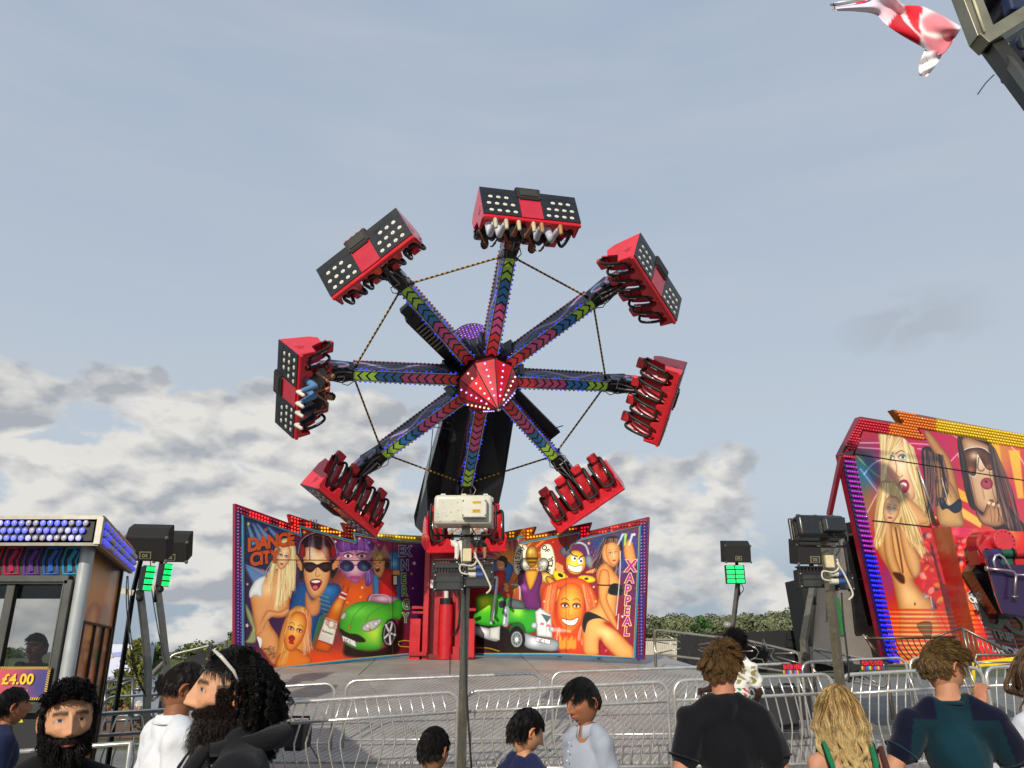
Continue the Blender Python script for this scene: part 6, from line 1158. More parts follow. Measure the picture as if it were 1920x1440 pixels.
(xa, Ya), (xb2, Yb) = KN; A0, B0 = at(xa, 1222, Ya), at(xb2, 1222, Yb); dv = B0-A0; dv[2] = 0; nB = unit(np.array([-dv[1], dv[0], 0])); nB = nB if nB[1] > 0 else -nB
def on_b(px, py, o=0): d = fw+rt*(px-960)/F+up*(720-py)/F; s_ = ((A0-CP)@nB+o)/(d@nB); return CP+d*s_
OUT = [(1665, 1245), (1577, 852), (1613, 781), (1693, 794), (1674, 768), (1960, 822), (1960, 1245)]
PNT = [(1676, 1245), (1602, 852), (1619, 808), (1738, 826), (1722, 804), (1960, 848), (1960, 1245)]
cols = [(1570, '#7a1024'), (1672, '#8a4a10'), (1755, '#a88a14'), (1965, '')]
for i in range(3):
    pl = clip(clip(OUT, cols[i][0], 1), cols[i+1][0], -1); m = MB(); m.prism([on_b(*p, .03) for p in pl], nB*.16, cols[i][1]); m.build('border_board', PAINT, bg_, world=True)
m = MB(); m.prism([on_b(*p, .01) for p in ((1577, 852), (1600, 852), (1676, 1245), (1663, 1245))], nB*.02, '#281a52'); m.build('border_strip', PAINT, bg_, world=True)
art_panel('mural_panel', AB, on_b(1600, 1245), on_b(1960, 1245), on_b(1960, 800), on_b(1600, 800), 430, 520, bg_, .01, polycut(PNT))
rows = {}
def capcol(x, y):
    if y > 852: return 'red' if y < 858 else ('magenta' if y < 1040 else 'blue')
    return 'red' if x < 1672 and not (x > 1668) else ('orange' if x < 1757 else 'yellow')
CC = {'red': '#c8102c', 'magenta': '#b01cc0', 'blue': '#1420d8', 'orange': '#e8781a', 'yellow': '#f0c81a'}
gxx, gyy = np.meshgrid(np.arange(1575, 1925, 5.2), np.arange(765, 1245, 5.2)); gxx = gxx+(np.arange(gxx.shape[0])[:, None] % 2)*2.6
gy2 = gyy+(gxx-1700)*.165*(gyy < 900)
ok = polycut(OUT)(gxx, gy2) & ~polycut(PNT)(gxx, gy2) & (pdist(gxx, gy2, OUT) > 2) & (pdist(gxx, gy2, PNT) > 1.5) & (gy2 < 846)
for x, y in zip(gxx[ok], gy2[ok]): rows.setdefault(capcol(x, y), MB()).sph(on_b(x, y, -.03), .036, (1, 1, 1), 8, 5, CC[capcol(x, y)])
for j in range(42):
    y = 856+j*9.3
    if y > 1240: break
    x0 = 1577+(y-852)*.2190+5
    for i in range(5): x = x0+1+i*4.3; c = capcol(1600, y); rows.setdefault(c, MB()).sph(on_b(x, y+i*.5, -.04), .034, (1, 1, 1), 8, 5, CC[c])
for k_, b in rows.items(): b.build(k_+'_cap_row', BULBOFF if k_ != 'blue' else mat('lit_deep_blue', rough=.3, noise=.05, emit=.7), bg_, 180, world=True)['kind'] = 'stuff'
m = MB(); m.tube([on_b(1602, 851, -.01), on_b(1930, 902, -.01)], .012, 4, '#2a1c1c'); m.tube([on_b(1636, 976, -.01), on_b(1746, 988, -.01)], .014, 4, '#241616'); m.tube([on_b(1719, 874, -.01), on_b(1745, 985, -.01)], .012, 4, '#3a2424'); m.build('panel_seam', MATTE, bg_, world=True)
m = MB(); m.tube([on_b(1720, 874, -.05), on_b(1752, 965, -.09)], .022, 8, '#c8c0c8'); m.tube([on_b(1752, 963, -.09), on_b(1759, 985, -.1)], .045, 8, '#c8603a'); m.build('gas_strut', CHROME, bg_, 180, world=True)
m = MB(); m.beam(at(1578, 856, 17.9), at(1555, 965, 18.6), .10, .10, '#7a1a28'); m.beam(at(1555, 965, 18.6), at(1552, 1100, 18.7), .10, .10, '#7a1a28'); m.build('brace', PAINT, bg_, world=True)
# red column standing forward of the wall, painted the same way
def bcol(p, Y): return at(p[0], p[1], Y)
m = MB(); F0 = [(1783, 986), (1835, 1245), (1960, 1245), (1960, 992)]
CA = AB; art = CA
rc = thing('ride_tower', 'red painted lower tower of the right hand ride with a round motor flange', 'ride tower', at(1850, 1240, 17))
m = MB(); m.prism([at(1783, 988, 17.4), at(1747, 992, 18.6), at(1810, 1245, 18.6), at(1842, 1245, 17.4)], (.0, .0, .0), '#8a1a1c') if False else None
a_, b_, c_, d_2 = at(1783, 988, 17.4), at(1746, 990, 18.9), at(1812, 1245, 18.9), at(1842, 1245, 17.4)
m.prism([a_, b_, c_, d_2], (.06, .02, 0), '#b02422'); m.build('side_panel', ART, rc, world=True)
TA = Art(1540, 740, 1400, 1440, 2.879, .7, '#c81c20'); 
for i in range(140): x, y = 690+TA.rg.random()*150, 720+TA.rg.random()*330; TA.E(x, y, 5+13*TA.rg.random(), 6+22*TA.rg.random(), ['#f05a3a', '#8a1018', '#f0a04a', '#2a2c48', '#f4d8c4', '#d03a6a', '#3a2a3a', '#f06a2a'][int(TA.rg.integers(8))], TA.rg.random()*180, 4, op=.55)
TA.G(760, 735, 100, 40, '#c03068', .8); TA.G(920, 760, 160, 60, '#c8484a', .9); TA.G(1000, 770, 60, 60, '#b8c850', .6)
TA.P([840, 760, 960, 780, 1094, 1000, 1094, 1440, 1000, 1440, 900, 1000], '#1a1212', None, 16, False); TA.G(760, 1240, 90, 160, '#f0c850', .9); TA.G(730, 1320, 60, 120, '#e8401c', .6); TA.G(1090, 1260, 80, 60, '#5a7a14', .9)
TA.P([792, 1072, 850, 1028, 870, 1042, 960, 1200, 1010, 1230, 1060, 1380, 960, 1420, 900, 1300], '#37443e', ('#1c2420', 8), 1.5, False, ('#e8dcd0', 3)); TA.P([798, 1080, 850, 1040, 880, 1150, 960, 1400, 930, 1400, 850, 1180], '#dcd8e4', None, 5, False, None, .7)
for i in range(11): y = 1160+i*25; TA.P([700, y, 1094, y+6, 1094, y+15, 700, y+11], '#cc2416', None, 3, False, None, .85)
fp = [at(1783, 988, 17.4), at(1960, 988, 17.4+.0), at(1960, 1250, 17.4), at(1783, 1250, 17.4)]
art_panel('front_panel', TA, fp[3], fp[2], fp[1], fp[0], 220, 330, rc, .02, polycut([(1783, 988), (1842, 1246), (1965, 1246), (1965, 1000)]))
yv = unit(at(1850, 1010, 17.3)-at(1876, 1110, 17.3)); xv = V(1, 0, 0)
def slog(s_, x, y, sz, c='#e4e0e6'): p = at(x, y, 17.35); text('lettering', s_, sz*17.35/1480, c, MATTE, rc, p, unit(V(1, 0, -.25)), unit(V(-.22, 0, 1)), bold=sz*17.35/1480*.03, space=.9)
slog('ON THE', 1818, 1128, 15, '#f4ece2'); slog('DO', 1845, 1172, 56, '#70786c'); slog('TRIP', 1862, 1194, 22, '#8a928a'); slog('RIDE', 1870, 1224, 24, '#cfd2dc')
m = MB(); p = at(1833, 1022, 17.1); m.cyl(p, p+V(.05, -.40, -.05), .27, .27, n=28, col='#a0121c'); m.cyl(p+V(.05, -.36, -.05), p+V(.05, -.43, -.05), .30, n=28, col='#b8202c'); m.cyl(p+V(.24, -.35, .02), p+V(.26, -.56, .02), .24, n=24, col='#c83038'); m.box(p+V(.02, -.2, -.30), (.55, .4, .3), col='#8a0f18')
for i in range(14): a = i*math.tau/14; m.sph(p+V(.26+.19*math.cos(a), -.57, .02+.19*math.sin(a)), .014, nu=5, nv=4, col='#4a0a10')
m.build('motor_flange', PAINT, rc, 50, world=True, bev=.01)
m = MB(); m.prism([at(1822, 1070, 16.9), at(1850, 1030, 16.9), at(1905, 1130, 16.9), at(1900, 1160, 16.9), at(1870, 1150, 16.9)], (0, .4, 0), '#160d0e'); m.build('swing_arm', PAINT, rc, world=True)
# purple gondola with coloured shoulder pads and its child passenger
gd = thing('ride_gondola', 'dark purple row of seats with green and red shoulder pads on the right hand ride', 'ride seats', at(1890, 1150, 16))
m = MB(); pr = [(1843, 1030), (1862, 1034), (1880, 1058), (1930, 1060), (1970, 1062), (1970, 1160), (1920, 1158), (1880, 1150), (1866, 1112)]
m.prism([at(*p, 16.0) for p in pr], (.05, .14, 0), '#2a1640'); m.build('seat_shell', FIBRE, gd, world=True, bev=.02)
m = MB(); m.prism([at(*p, 16.95) for p in ((1845, 1030), (1975, 1030), (1975, 1120), (1875, 1120))], (0, .15, 0), '#140c1e'); m.build('seat_back', FIBRE, gd, world=True)
for i, (x, c) in enumerate(((1862, '#241a5a'), (1885, '#14503c'), (1911, '#b81c22'), (1940, '#14503c'))):
    m = MB(); m.cyl(at(x-11, 1037, 16.2), at(x+11, 1037, 16.2), .085, n=16, col=c); m.cyl(at(x-13, 1037, 16.2), at(x-9, 1037, 16.2), .098, n=16, col='#101216'); m.box(at(x, 1050, 16.3), (.24, .12, .22), col=c); m.build('shoulder_pad', RUBBER, gd, 60, world=True, bev=.015)
m = MB(); m.tube([at(x, y, 15.9) for x, y in ((1866, 1066), (1863, 1050), (1866, 1042), (1874, 1040), (1882, 1046), (1895, 1068))], .026, 8, '#b8b4c0'); m.build('hoop', CHROME, gd, 180, world=True)
m = MB(); m.tube([at(x, y, 15.85) for x, y in ((1850, 1066), (1890, 1070), (1900, 1072), (1905, 1078), (1904, 1090), (1902, 1118))], .030, 8, '#9c8890'); m.cyl(at(1898, 1119, 15.85), at(1908, 1119, 15.85), .03, n=8, col='#8a8088'); m.cyl(at(1848, 1066, 15.85), at(1853, 1066, 15.85), .05, n=10, col='#a89a98'); m.tube([at(1905, 1078, 15.85), at(1975, 1080, 15.85)], .028, 8, '#9c8890'); m.build('lap_bar', CHROME, gd, 180, world=True)
# small bright fence with yellow rail at the foot of that ride
t = thing('mesh_gate', 'slanting wire gate with yellow kick rail at the foot of the red tower', 'gate', at(1860, 1300, 15)*[1, 1, 0])
m = MB(); q = lambda x, y: at(x, y, 15)
m.tube([q(1804, 1176), q(1822, 1256)], .03, 8, '#857c70'); m.tube([q(1804, 1178), q(1860, 1206), q(1900, 1230)], .028, 8, '#857c70'); m.tube([q(1826, 1256), q(1830, 1228), q(1920, 1228)], .028, 8, '#908a80'); m.tube([q(1826, 1243), q(1920, 1241)], .022, 8, '#908a80'); m.tube([q(1804, 1177), q(1746, 1196)], .018, 6, '#7a7066')
m.build('frame', GALV, t, 180, world=True)
for i in range(10):
    m = MB(); x = 1812+9*i; m.tube([q(x, 1180+4.6*i), q(x+12, 1240)], .010, 5, '#9a948a'); m.build('bar', GALV, t, 180, world=True)
m = MB(); m.beam(q(1822, 1247), q(1912, 1236), .03, .10, '#e8c810'); m.beam(q(1824, 1250), q(1826, 1300), .05, .05, '#d8b810'); m.build('kick_rail', PAINT, t, world=True)
m = MB()
for i in range(13): pass
fen = thing('curved_bar_railing', 'brown railing with curved black bars in front of the lower mural', 'railing', at(1700, 1240, 16))
m = MB(); q = lambda x, y: at(x, y, 16); m.tube([q(1624, 1197), q(1790, 1195)], .026, 8, '#6b5a48'); m.tube([q(1624, 1197), q(1640, 1222), q(1660, 1240)], .026, 8, '#5b4c3c'); m.tube([q(1618, 1190), q(1640, 1218)], .022, 6, '#b8a890'); m.build('frame', GALV, fen, 180, world=True)
for i in range(13):
    m = MB(); x = 1645+11*i; m.tube([q(x, 1197), q(x+4, 1208), q(x+12, 1222), q(x+26, 1238)], .011, 6, '#171412'); m.build('bar', RUBBER, fen, 180, world=True)
# ---- backs of trailers, tarps, container
t = thing('grey_trailer', 'grey slab sided trailer end with two black tarpaulins, left of the tall mural wall', 'trailer', at(1600, 1240, 19.5)*[1, 1, 0])
m = MB(); m.prism([at(*p, 19.6) for p in ((1580, 982), (1604, 976), (1640, 1000), (1672, 1245), (1562, 1245))], (0, 1.5, 0), '#76706a'); m.build('body', mat('grey_panel', rough=.6, noise=.12, nscale=2, grime=.1), t, world=True)
for pl in ([(1583, 1001), (1612, 996), (1626, 1082), (1596, 1088)], [(1597, 1090), (1628, 1084), (1648, 1172), (1606, 1176)]):
    m = MB(); m.prism([at(*p, 19.2) for p in pl], (0, .1, 0), '#111112'); m.build('tarpaulin', mat('black_tarpaulin', rough=.35, noise=.3, nscale=3, bump=.8, bscale=6), t, world=True)
m = MB(); m.tube([at(1582, 1005, 19.1), at(1614, 1000, 19.1)], .03, 6, '#b0a070'); m.build('tarp_rail', MATTE, t, world=True); m = MB(); m.prism([at(*p, 19.55) for p in ((1566, 1118), (1574, 1122), (1586, 1190), (1577, 1192))], (0, .03, 0), '#1c6a34'); m.build('strip', MATTE, t, world=True)
t = thing('black_trailer', 'long black trailer with louvred side below the trees', 'trailer', at(1480, 1240, 24)*[1, 1, 0])
m = MB(); m.prism([at(*p, 24) for p in ((1300, 1190), (1462, 1182), (1590, 1182), (1590, 1262), (1300, 1262))], (0, 2.4, 0), '#0f0f11'); m.build('body', MATTE, t, world=True)
for y in (1188, 1203, 1218, 1232):
    m = MB(); m.prism([at(*p, 23.95) for p in ((1475, y), (1562, y), (1562, y+11), (1475, y+11))], (0, .05, 0), '#060607'); m.build('louvre', MATTE, t, world=True)
m = MB(); m.prism([at(*p, 21) for p in ((1500, 1085), (1540, 1078), (1562, 1090), (1575, 1200), (1588, 1250), (1530, 1250))], (0, 1.2, 0), '#101210'); nn = m.build('perforated_screen', mat('black_mesh', rough=.7, noise=.4, nscale=20), t, world=True)
m = MB()
for i in range(9):
    for j in range(5): m.box(at(1524+8*j+2.2*i, 1100+15*i, 20.97), (.03, .01, .08), col='#3a3e3a')
m.build('slot_row', MATTE, t, world=True)['kind'] = 'stuff'
t = thing('white_container', 'white ribbed container wall between the mural wall and the star railing', 'container', at(1270, 1240, 31.5)*[1, 1, 0])
m = MB(); m.prism([at(*p, 31.5) for p in ((1190, 1200), (1345, 1200), (1345, 1262), (1190, 1262))], (0, 2.4, 0), '#c9c3b4')
for i in range(36): m.box(at(1195+4*i, 1230, 31.48), (.03, .03, 1.25), col='#bcb6a6')
m.beam(at(1190, 1198.5, 31.45), at(1345, 1198.5, 31.45), .06, .06, '#8a8578'); m.build('body', mat('white_panel', rough=.6, noise=.12, grime=.1), t, world=True)
# black amplifier boxes standing on the walkway
for x, y, w, h, Y in ((1450, 1330, 66, 60, 12.4), (1478, 1318, 60, 50, 13.0), (560, 1378, 30, 44, 11.0)):
    p = at(x, y, Y); t = thing('equipment_case', {1450: 'black equipment case behind the barrier left of the blonde woman', 1478: 'black case standing behind another black case left of the blonde woman', 560: 'black case behind the barrier, right of the curly haired man'}[x], 'case', (p[0], p[1], p[2]-h*Y/1480/2))
    m = MB(); m.box(p, (w*Y/1480, .5, h*Y/1480), col='#161618'); m.build('body', MATTE, t, world=True, bev=.02)
    m = MB(); m.box(p+V(0, -.26, 0), (w*Y/1480*.8, .01, h*Y/1480*.75), col='#202024'); m.build('front_panel', MATTE, t, world=True)
    m = MB(); zt_ = h*Y/1480/2; m.tube([p+V(-.12, 0, zt_), p+V(-.12, 0, zt_+.05), p+V(.12, 0, zt_+.05), p+V(.12, 0, zt_)], .015, 6, '#2a2a2a'); m.build('handle', RUBBER, t, 180, world=True)
# ================================================ flag and the steel frame above the camera
FA = Art(1550, -20, 270, 175, 1, 5, '#d8d2d4'); FA.P([0, 0, 120, 0, 110, 60, 0, 60], '#ccc6d2', None, 6, False); FA.G(125, 45, 26, 20, '#d8a8b0', .9)
FA.P([117, 72, 140, 78, 172, 104, 172, 106, 150, 98, 122, 84], '#b01424', None, .8); FA.P([116, 73, 134, 45, 146, 62, 176, 92, 170, 106, 140, 94], '#b8182a', None, .8); FA.P([147, 30, 180, 34, 172, 60, 176, 84, 158, 66], '#d02838', None, .8); FA.P([178, 60, 206, 44, 240, 70, 235, 90, 200, 92], '#cc8088', None, 4); FA.P([182, 84, 236, 84, 234, 106, 215, 125, 190, 108], '#c87880', None, 4); FA.L([234, 84, 234, 100, 226, 115, 214, 125], 3, '#a81428'); FA.P([180, 82, 234, 84, 205, 92], '#f0e4dc', None, 3); FA.P([52, 24, 72, 20, 72, 25, 54, 29], '#c82a3a', None, .8, False)
fp_ = at(1600, 8, 9.2); fl = thing('england_flag', 'white and red cross flag twisting in the wind at the top right', 'flag', fp_)
def fgrid(top, bot, nu, nv, amp, ph, Y, nm):
    def spl(P_, t):
        P_ = np.array(P_, float); n = len(P_)-1; o = []
        for q_ in t*n:
            i = min(int(q_), n-1); s_ = q_-i; a, b, c, d = P_[max(0, i-1)], P_[i], P_[i+1], P_[min(n, i+2)]; o.append(.5*((2*b)+(-a+c)*s_+(2*a-5*b+4*c-d)*s_*s_+(-a+3*b-3*c+d)*s_**3))
        return np.array(o)
    u = np.linspace(0, 1, nu+1); T, B = spl(top, u), spl(bot, u); vs = []; cc = []
    for j in range(nv+1):
        v = j/nv
        for i in range(nu+1):
            p = T[i]*(1-v)+B[i]*v; vs.append(at(p[0], p[1], Y+amp*math.sin(u[i]*11+v*5+ph)+amp*.5*math.sin(v*9-u[i]*4))); cc.append(p)
    cc = np.array(cc); col = FA.sample(cc[:, 0]-1550, cc[:, 1]+20); q = [j*(nu+1)+i for j in range(nv) for i in range(nu)]
    m_ = mat('flag_cloth', rough=.8, noise=.06, nscale=8, bump=.2, bscale=60, sheen=.3, spec=.08); bs = m_.node_tree.nodes['Principled BSDF']; bs.inputs['Transmission Weight'].default_value = .0
    o = vcol_mesh(nm, np.array(vs)-wloc(fl), [(k, k+1, k+nu+2, k+nu+1) for k in q], col, m_, fl); o.modifiers.new('t', 'SOLIDIFY').thickness = .004; return o
fgrid([(1561, 8), (1600, 3), (1640, -4), (1672, -14), (1692, 8), (1728, 12), (1765, 28), (1803, 51)], [(1562, 21), (1600, 21), (1640, 27), (1658, 44), (1684, 62), (1722, 84), (1762, 104), (1788, 76)], 60, 24, .07, 0, 9.2, 'cloth')
fgrid([(1736, 88), (1728, 108), (1722, 128), (1724, 142)], [(1768, 98), (1760, 116), (1748, 132), (1738, 144)], 14, 10, .04, 1, 9.25, 'cloth')
m = MB(); m.tube([at(1558, 8, 9.15), at(1600, 2, 9.15), at(1660, -12, 9.15), at(1900, -90, 9.15)], .024, 10, '#b4b8b8'); m.tube([at(1562, 5, 9.13), at(1566, 16, 9.13), at(1561, 19, 9.13)], .006, 5, '#202020'); m.build('flag_pole', ALU, fl, 180, world=True)
sf = thing('steel_frame', 'dull aluminium and dark steel box frame jutting in at the top right corner', 'steel frame', at(1860, 90, 4))
def bm(a, b, Ya_, Yb_, w, h, c, u=None, nm='beam'): m = MB(); m.beam(at(*a, Ya_), at(*b, Yb_), w, h, c, upv=u); return m.build(nm, ALU, sf, world=True, bev=.004)
bm((1700, -291), (1843, 76), 4.0, 4.0, .125, .10, '#8d8a76', (0, 1, 0)); bm((1836, 84), (2300, -205), 4.0, 4.0, .085, .12, '#8d8a76', (0, 1, 0))
bm((1850, 72), (2200, 527), 4.07, 3.3, .105, .10, '#3a3830', (0, 1, 0)); bm((1854, 82), (2300, -187), 4.12, 4.1, .10, .10, '#24231f', (0, 1, 0)); bm((1868, 84), (1960, 205), 4.1, 3.5, .04, .05, '#57544a', (0, 1, 0))
pc2 = at(2300, -205, 4.05); m = MB(); m.beam((pc2[0], 4.05, 0), (pc2[0], 4.05, pc2[2]+.1), .2, .2, '#7a776a'); m.build('column', ALU, sf, world=True); p3 = at(2200, 527, 3.3); m = MB(); m.beam(p3, (pc2[0], 4.05, p3[2]), .1, .1, '#3a3830'); m.build('beam', ALU, sf, world=True)
for x, y, Y, d, c in ((1890, 20, 4.8, (.30, .3, .30), '#1b1d22'), (1870, -10, 4.7, (.22, .3, .14), '#1b1d22'), (1925, 70, 4.9, (.16, .2, .16), '#24262c'), (1905, 110, 4.7, (.10, .3, .22), '#1b1d22'), (1905, 10, 4.6, (.16, .1, .16), '#16234a')): m = MB(); m.box(at(x, y, Y), d, col=c); m.build('winch_housing', MATTE, sf, world=True, bev=.02)
m = MB(); m.tube([at(1822, -10, 3.93), at(1846, 60, 3.93)], .008, 6, '#c8c09a'); m.build('cable', RUBBER, sf, 180, world=True); m = MB(); m.tube([at(1864, 140, 3.8), at(1848, 156, 3.8), at(1833, 177, 3.8)], .0035, 5, '#14161c'); m.build('cable', RUBBER, sf, 180, world=True); m = MB(); m.tube([at(1880, 108, 4.2), at(1898, 130, 4.2), at(1930, 150, 4.2)], .014, 8, '#2a3a5a'); m.build('cable', RUBBER, sf, 180, world=True); m = MB(); m.tube([at(1908, 70, 4.3), at(1905, 84, 4.3), at(1912, 92, 4.3), at(1930, 90, 4.3)], .010, 8, '#1c2a50'); m.build('cable', RUBBER, sf, 180, world=True)
# ================================================ trees, far shore, people's bench line
def crown(rg, w, h, n, leaf, cols, lumps=14):
    """leaf clumps spread through a lumpy volume; returns verts, faces, colours"""
    L_ = [(rg.normal(0, w*.22), rg.normal(0, w*.22), h*(.32+.55*rg.random()), w*(.13+.15*rg.random())) for _ in range(lumps)]; L_.append((0, 0, h*.55, w*.34)); L_.append((0, 0, h*.84, w*.2))
    L_ = np.array(L_); vs = []; cc = []
    k = rg.integers(0, len(L_), n); d = rg.normal(size=(n, 3)); d /= np.linalg.norm(d, axis=1)[:, None]; r = L_[k, 3]*(rg.random(n)**.28); c = L_[k, :3]+d*r[:, None]*[1, 1, .95]
    a = rg.normal(size=(n, 3)); a /= np.linalg.norm(a, axis=1)[:, None]; nrm = d+a*.9; nrm /= np.linalg.norm(nrm, axis=1)[:, None]; t = np.cross(nrm, a); t /= np.linalg.norm(t, axis=1)[:, None]+1e-6; b = np.cross(nrm, t); s_ = leaf*(.6+.8*rg.random(n))[:, None]
    V4 = np.stack([c-t*s_-b*s_*.6, c+t*s_-b*s_*.6, c+t*s_*.6+b*s_, c-t*s_*.5+b*s_*.8], 1).reshape(-1, 3); sh = rg.random(n); base = np.array([srgb(x) for x in cols]); ci = base[(k*7+rg.integers(0, 2, n)) % len(base)]*(.86+.28*sh)[:, None]
    return V4, [(4*i, 4*i+1, 4*i+2, 4*i+3) for i in range(n)], np.repeat(ci, 4, axis=0)
LEAF = lambda: mat('leaf_surface', rough=.6, noise=.1, nscale=1.5, spec=.3)
BARK = lambda: mat('bark', rough=.9, noise=.4, nscale=6, bump=.5)
def tree(name, label, loc, w, h, n, leaf, cols, seed, group=None, proto=None):
    t = thing(name, label, 'tree', loc, group=group); rg = np.random.default_rng(seed)
    m = MB(); m.tube([(0, 0, -.3), (w*.01, 0, h*.3), (-.02*w, w*.01, h*.8)], [h*.022, h*.016, h*.005], 7, '#4a3f30')
    for i in range(6): a = rg.random()*6.28; z = h*(.25+.1*i); m.tube([(0, 0, z), (w*.18*math.cos(a), w*.18*math.sin(a), z+h*.10), (w*.33*math.cos(a), w*.33*math.sin(a), z+h*.16)], [h*.009, h*.006, h*.002], 5, '#4a3f30')
    m.build('trunk', BARK, t, 180); v, f, c = crown(rg, w, h, n, leaf, cols); vcol_mesh('crown', v, f, c, LEAF, t, False); return t
GR = ['#626a4a', '#707656', '#565c42', '#7c8064', '#666c50']
protos = []
xs_ = [(1195, 1172, 96), (1232, 1158, 92), (1262, 1154, 94), (1292, 1160, 90), (1335, 1158, 92), (1352, 1166, 86), (1395, 1160, 92), (1428, 1152, 90), (1462, 1150, 88), (1500, 1144, 90), (1535, 1136, 86), (1580, 1136, 84), (1170, 1180, 99), (1370, 1162, 100), (1445, 1147, 97), (1482, 1150, 96), (1515, 1138, 95), (1312, 1164, 99)]
words_ = ['tree just right of the purple edge of the mural wall', 'leftmost full tree above the white container', 'rounded tree above the middle of the white container', 'tree behind the black star railing', 'tree left of the thin pole with the green lamp', 'low pale tree beside the bright green sapling', 'tree directly behind the foot of the green lamp pole', 'tree just right of the green lamp pole', 'pale broad tree above the black trailer', 'tall tree left of the bent speaker pole', 'tall tree behind the bent speaker pole', 'tree mostly hidden behind the black mesh screen', 'low tree half behind the mural wall edge', 'dark tree in the gap behind the thin green lamp pole', 'dark tree set back above the black trailer', 'dark tree between two paler trees above the black trailer', 'dark rear tree beside the bent speaker pole', 'small dark tree left of the bright green sapling']
for i, (px, py, Y) in enumerate(xs_):
    p = at(px, py, Y); h = p[2]*(.97+.12*((i*29) % 7)/7); w = (3.6+(i*37 % 5)*.35)*1.25
    if i < 5: t = tree('broadleaf_tree', words_[i], (p[0], Y, 0), w, h, 9500, .105, [GR, GR[1:]+['#858a62'], GR[:3], ['#757c56', '#878c66', '#636a48'], GR][i], 20+i, 'trees beyond the fairground'); protos.append((t, w, h))
    else:
        t0, w0, h0 = protos[(i*3) % 5]; t = copy_tree(t0); t.location = (p[0], Y, 0); t.rotation_euler = (0, 0, i*1.7); t.scale = (w/w0, w/w0, h/h0); t['label'] = words_[i]
p = at(1312, 1143, 70); tree('sapling_tree', 'bright green pointed sapling standing above the white container', (p[0], 70, 0), 1.8, p[2], 3600, .085, ['#35562a', '#42682e', '#2a4520'], 77)
# wood across the lake: one mass of many crowns
rg = np.random.default_rng(9); VV, FF, CC_ = [], [], []; off = 0
for i in range(150):
    x = -240+205*rg.random() if i < 130 else -30+60*rg.random(); y = 222+22*rg.random(); h = (6.0+3.2*rg.random())*(.42 if -140 < x < -104 else 1); v, f, c = crown(rg, h*1.15, h, 900, .34, [['#4f5f2c', '#65732f', '#3d4f26'], ['#6b7440', '#556334', '#7a7f4a'], ['#3f5228', '#4c602e', '#5c6c34']][i % 3], 6)
    VV.append(v*[1, 1, .98]+[x, y, -4.8]); FF += [tuple(k+off for k in q) for q in f]; CC_.append(c); off += len(v)
o = vcol_mesh('lakeside_wood', np.concatenate(VV), FF, np.concatenate(CC_), LEAF, None, False); o['kind'] = 'stuff'
# far right low hedge behind the deck, seen under the trees
rg = np.random.default_rng(12); VV, FF, CC_ = [], [], []; off = 0
for i in range(46):
    x = 12+56*i/45; v, f, c = crown(rg, 5, 4.2, 700, .2, ['#565f3c', '#4a5234', '#666e48'], 5); VV.append(v+[x, 104+6*rg.random(), -.3]); FF += [tuple(k+off for k in q) for q in f]; CC_.append(c); off += len(v)
o = vcol_mesh('far_hedge', np.concatenate(VV), FF, np.concatenate(CC_), LEAF, None, False); o['kind'] = 'stuff'
# white marquee on the far shore
p = at(235, 1222, 215); t = thing('marquee', 'long white and blue marquee across the lake left of the speaker poles', 'marquee', (p[0], 215, -4.6))
a, b = at(200, 1231, 215), at(266, 1208, 215); m = MB(); m.prism([(a[0], 215, -4.6), (b[0], 215, -4.6), (b[0], 215, b[2]), (a[0], 215, b[2])], (0, 8, 0), '#c8ccdc'); m.build('wall', mat('white_canvas', rough=.7, noise=.1, nscale=.3), t, world=True)
m = MB(); a2 = at(218, 1226, 214.8); m.prism([at(204, 1231, 214.8), at(264, 1231, 214.8), at(264, 1221, 214.8), at(214, 1223, 214.8)], (0, .1, 0), '#8f9ccc'); m.prism([at(200, 1233, 214.7), at(212, 1233, 214.7), at(208, 1220, 214.7), at(200, 1220, 214.7)], (0, .1, 0), '#c9b27a'); m.build('printed_band', MATTE, t, world=True)
# young willow-like tree by the water, and one by the mural
def sprig(name, label, px, py0, py1, Y, w, n, cols, seed):
    b, tp_ = at(px, py1, Y), at(px+10, py0, Y); t = thing(name, label, 'tree', b); rg = np.random.default_rng(seed); m = MB(); h = tp_[2]-b[2]
    m.tube([b*1-wloc(t), V(.05, 0, h*.5), tp_-b], [.035, .022, .006], 6, '#5a5038'); br = []
    for i in range(16): z = h*(.15+.8*i/16); a = rg.random()*6.28; L_ = w*(1.1-.7*i/16); q_ = [V(.05*z/h, 0, z), V(L_*.5*math.cos(a), L_*.3*math.sin(a), z+.15*h*.3), V(L_*math.cos(a), L_*.5*math.sin(a), z+.05*h-.06*(i < 8))]; m.tube(q_, [.012, .008, .003], 5, '#5a5038'); br.append(q_)
    m.build('trunk', BARK, t, 180); vs = []; cc = []
    for i in range(n):
        q_ = br[rg.integers(len(br))]; s_ = rg.random(); c = (q_[0]*(1-s_)+q_[2]*s_)+rg.normal(size=3)*[.07, .07, .09]*w*2; a = unit(rg.normal(size=3)); b_ = unit(np.cross(a, rg.normal(size=3))); l = .05+.03*rg.random(); vs += [c-a*l, c+b_*l*.4, c+a*l, c-b_*l*.4]; cc += [V(srgb(cols[rg.integers(len(cols))]))*(.7+.6*rg.random())]*4
    vcol_mesh('crown', vs, [(4*i, 4*i+1, 4*i+2, 4*i+3) for i in range(n)], cc, LEAF, t, False)
sprig('young_tree', 'thin yellow green young tree by the lake left of the speaker poles', 238, 1198, 1325, 17, .30, 1100, ['#6a6e30', '#7e7e38', '#545c28'], 5)
sprig('young_tree', 'small green tree top just left of the mural wall', 425, 1186, 1290, 19, .34, 700, ['#4f6a2a', '#6f7f36', '#3f5a22'], 6)
